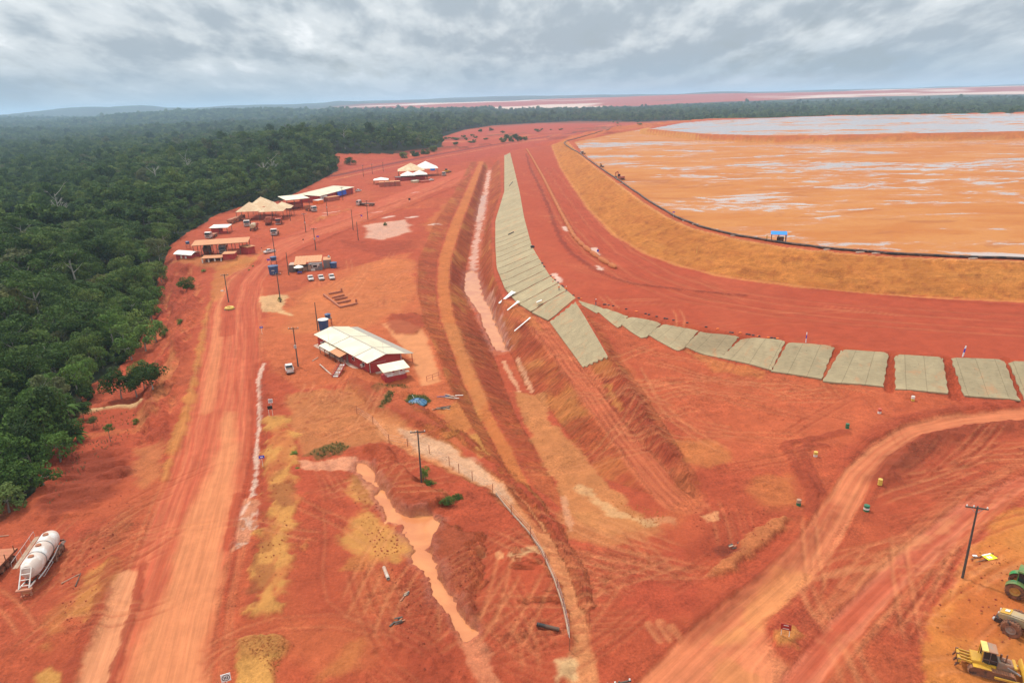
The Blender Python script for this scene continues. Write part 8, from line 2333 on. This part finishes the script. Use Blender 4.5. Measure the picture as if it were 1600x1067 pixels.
for q, s, l in (((786, 222), 1.1, 'left end of the green thicket on the red clearing'), ((798, 221), 1.15, 'middle of the green thicket on the red clearing'), ((810, 221), 1.1, 'right part of the green thicket on the red clearing'), ((820, 220.5), .9, 'right end of the green thicket on the red clearing'), ((792, 217), .9, 'back left of the green thicket on the red clearing'), ((804, 216.5), 1.0, 'back right of the green thicket on the red clearing')):
    single(q[0], q[1], 'bushy tree, ' + l, 4.0, CROWNS_LOW[int(q[0]) % 5], s, 'thicket_tree')
single(738, 213, 'low dark bush on the far red clearing left of the thicket', 2.5, CROWNS_LOW[0], .9, 'bush', sz=.6)
single(724, 214.5, 'low dark bush at the left end of the far clearing', 2.5, CROWNS_LOW[1], .9, 'bush', sz=.6)
single(750, 206, 'dark tree clump at the back of the far clearing', 3, CROWNS_LOW[2], 1.3, 'bush', sz=.6)
single(768, 204, 'second dark tree clump at the back of the far clearing', 3, CROWNS_LOW[3], 1.3, 'bush', sz=.6)
for q, s, l in (((630, 247), 1.0, 'bush at the left of the row below the far forest'), ((648, 244), 1.1, 'second bush of the row below the far forest'), ((664, 241), 1.0, 'third bush of the row below the far forest'), ((678, 238), 1.1, 'dark tree at the right end of the row below the far forest')):
    single(q[0], q[1], l, 3.2, CROWNS[int(q[0]) % 8], s, 'bush')
single(606, 285, 'low green scrub behind the flat white tent', 1.0, CROWNS_B[0], .55, 'bush', sz=.5)
single(602, 352, 'small green shrub on the wet patch by the far road', .9, CROWNS_B[2], .33, 'bush')
single(664, 752, 'leafy shrub climbing the dark utility pole', 1.6, CROWNS_B[1], .28, 'bush', sz=1.3)
single(671, 756, 'low bush at the foot of the dark utility pole', .6, CROWNS_B[2], .27, 'bush', sz=.6)
single(699, 790, 'round grey-green bush on the mound below the dark pole', .6, CROWNS[4], .2, 'bush', sz=.8)
single(713, 781, 'smaller grey-green bush right of the round one', .5, CROWNS[5], .15, 'bush', sz=.8)
single(460, 711, 'small green weed clump at the edge of the yellow soil strip', .5, CROWNS_B[3], .2, 'bush', sz=.5)
single(465, 732, 'tiny green weed at the end of the muddy puddle', .35, CROWNS_B[2], .11, 'bush', sz=.5)
single(438, 471, 'green plant at the foot of the thin pole', 1.1, CROWNS_B[0], .2, 'bush', sz=1.2)
single(395, 415, 'small weed on the haul road median by the huts', .5, CROWNS_B[0], .13, 'bush')
single(389, 421, 'second small weed on the haul road median', .4, CROWNS_B[2], .13, 'bush')
rb = random.Random(21); nb = 0; bush0 = None
while nb < 26:
    qx = rb.uniform(690, 1000); qy = 229 - (qx - 690) * .105 + rb.uniform(-13, 2)
    v = G(qx, qy); z = HZ(v.x, v.y); s_ = rb.uniform(.3, .85)
    if bush0 is None: bush0, _c = tree('clearing_bush', 'dark low bush scattered on the far red clearing', v.x, v.y, z - .2, CROWNS_LOW[1], TRUNKS[0], .15, 2.0, s_, 1.0, 'bushes scattered on the far red clearing', .7)
    else:
        c = copy_tree(bush0); c.location = (v.x, v.y, z - .2); c.rotation_euler = (0, 0, nb * 1.1); c.scale = (rb.uniform(.7, 2.0),) * 2 + (rb.uniform(.7, 1.2),)
    nb += 1
def palm(px, py, lab, h=3.2, n=13, L=2.8):
    v = spot(px, py); t = thing('palm', lab, 'palm', (v.x, v.y, v.z - .2), px)
    b = MB(); b.tube((0, 0, 0), (.1, 0, h), .16, .11, 7); b.build('trunk', BARK, t)
    for k in range(n):
        a = 2 * math.pi * k / n + .2 * math.sin(k * 3); up = .5 + .7 * ((k * 7) % 5) / 5; vs = []; fs = []
        pts = [Vector((math.cos(a) * L * s * .8, math.sin(a) * L * s * .8, h + L * (up * s - 1.0 * s * s))) for s in np.linspace(0, 1, 7)]
        n_ = Vector((-math.sin(a), math.cos(a), 0))
        for i, p in enumerate(pts):
            w = .42 * math.sin(math.pi * (i + .6) / 7.2); vs += [p - n_ * w - Vector((0, 0, w * .5)), p, p + n_ * w - Vector((0, 0, w * .5))]
        for i in range(6):
            for j in (0, 1): fs.append((i * 3 + j, i * 3 + j + 1, i * 3 + j + 4, i * 3 + j + 3))
        b = MB(); b.add(vs, fs); o = b.build('frond', LEAFB, t)
        at_ = o.data.attributes.new('leaf', 'FLOAT', 'FACE'); at_.data.foreach_set('value', np.full(len(o.data.polygons), .2 + .5 * ((k * 3) % 4) / 4, np.float32))
palm(106, 668, 'tall feathery palm beside the pale bank path', 4.6, 16, 4.2)
palm(92, 690, 'lower palm left of the tall feathery palm', 2.6, 12, 3.2)
palm(122, 690, 'short palm under the small dark broad-leaved tree', 1.6, 11, 2.6)
# grass tufts
def tufts(name, poly, n, hgt, seed):
    r = random.Random(seed); pw = W(poly); lo, hi = pw.min(0), pw.max(0); b = MB(); k = 0
    while k < n:
        x, y = r.uniform(lo[0], hi[0]), r.uniform(lo[1], hi[1])
        if not inside(np.array([x]), np.array([y]), pw)[0]: k += .2; continue
        z = HZ(x, y); k += 1
        for j in range(5):
            a = r.uniform(0, 6.28); h = hgt * r.uniform(.5, 1.2); w = .06
            dx, dy = math.cos(a), math.sin(a); l = h * r.uniform(.3, .8)
            b.add([(x - dy * w, y + dx * w, z - .05), (x + dy * w, y - dx * w, z - .05), (x + dx * l, y + dy * l, z + h)], [(0, 1, 2)])
    o = b.build(name, LEAFG); at_ = o.data.attributes.new('leaf', 'FLOAT', 'FACE'); at_.data.foreach_set('value', np.array([r.uniform(0, .6) for _ in o.data.polygons], np.float32))
    tag(o, kind='stuff')
tufts('grass', [(482, 712), (505, 700), (528, 690), (550, 700), (525, 711), (500, 716)], 170, .4, 1)
tufts('grass', [(592, 642), (606, 620), (617, 617), (612, 632)], 130, .45, 2)
tufts('grass', [(632, 630), (640, 619), (665, 617), (674, 628), (655, 638), (640, 637)], 240, .45, 3)
tufts('grass', [(585, 612), (612, 601), (632, 600), (640, 606), (612, 610)], 70, .35, 4)
for pl, n, sd in (([(210, 560), (250, 470), (300, 420), (290, 470), (250, 600)], 90, 5), ([(70, 780), (130, 690), (210, 670), (200, 690), (130, 730), (80, 800)], 110, 6), ([(140, 640), (215, 640), (215, 665), (150, 670)], 80, 7)):
    tufts('grass', pl, n, .4, sd)
# loose clods and stones
def clods(name, polys, n, r0, r1, m, seed):
    r = random.Random(seed); b = MB(); ps = [W(p) for p in polys]
    while n > 0:
        pw = ps[n % len(ps)]; lo, hi = pw.min(0), pw.max(0)
        x, y = r.uniform(lo[0], hi[0]), r.uniform(lo[1], hi[1]); n -= 1
        if not inside(np.array([x]), np.array([y]), pw)[0]: continue
        s = r0 + (r1 - r0) * r.random() ** 3; z = HZ(x, y)
        vs = [(s * r.uniform(.6, 1.1), 0, 0), (-s * r.uniform(.6, 1.1), 0, 0), (0, s * r.uniform(.6, 1.1), 0), (0, -s * r.uniform(.6, 1.1), 0), (0, 0, s * r.uniform(.5, .9)), (0, 0, -s * .5)]
        b.add([(x + v[0], y + v[1], z + s * .2 + v[2]) for v in vs], [(0, 2, 4), (2, 1, 4), (1, 3, 4), (3, 0, 4), (2, 0, 5), (1, 2, 5), (3, 1, 5), (0, 3, 5)])
    tag(b.build(name, m), kind='stuff')
CL = mat('soil_clod', tuple(soil(176, 80, 52)), .95, var=.25)
CLY = mat('ochre_clod', tuple(soil(196, 118, 60)), .95, var=.25)
clods('soil_clods', [[(110, 850), (170, 860), (130, 1000), (90, 1000)], [(180, 740), (215, 760), (180, 880), (150, 870)], [(585, 710), (690, 780), (640, 800), (600, 760)], [(700, 860), (745, 860), (745, 960), (700, 900)], [(1080, 790), (1220, 800), (1180, 880), (1090, 870)], [(610, 890), (690, 890), (700, 1060), (640, 1060)], [(950, 590), (1010, 650), (1060, 760), (990, 690)], [(1400, 700), (1460, 690), (1440, 725)], [(640, 640), (760, 700), (840, 800), (770, 730)], [(545, 760), (600, 790), (632, 850), (590, 885)], [(420, 680), (462, 700), (455, 900), (400, 950)], [(1460, 940), (1550, 840), (1600, 1000), (1500, 1060)]], 4800, .05, .22, CL, 5)
clods('ochre_clods', [[(1450, 940), (1540, 830), (1600, 800), (1600, 1060), (1450, 1060)], [(545, 745), (600, 800), (630, 860), (580, 880)], [(415, 660), (462, 700), (455, 910), (395, 950)], [(365, 1000), (450, 1000), (430, 1060)], [(950, 780), (1050, 800), (1010, 830)]], 3600, .04, .2, CLY, 6)

# ------------------------------------------------------------------ haze: one closed box of even air round everything
def haze(density=1.0e-4):
    m = bpy.data.materials.new('haze'); m.use_nodes = True
    t = m.node_tree; t.nodes.clear(); w = NT(t)
    v = w.n('ShaderNodeVolumePrincipled', i={'Color': (.58, .78, 1.0, 1), 'Density': density, 'Anisotropy': .1})
    o = w.n('ShaderNodeOutputMaterial'); w.link(v.outputs[0], o.inputs['Volume'])
    lo, hi = float(verts[:, 2].min()) - 1.5, 190.0
    b = MB(); b.box((0, 46000, (lo + hi) / 2), (230000, 93000, hi - lo)); b.box
    ob = b.build('haze', m); tag(ob, kind='stuff')
    return ob
haze()
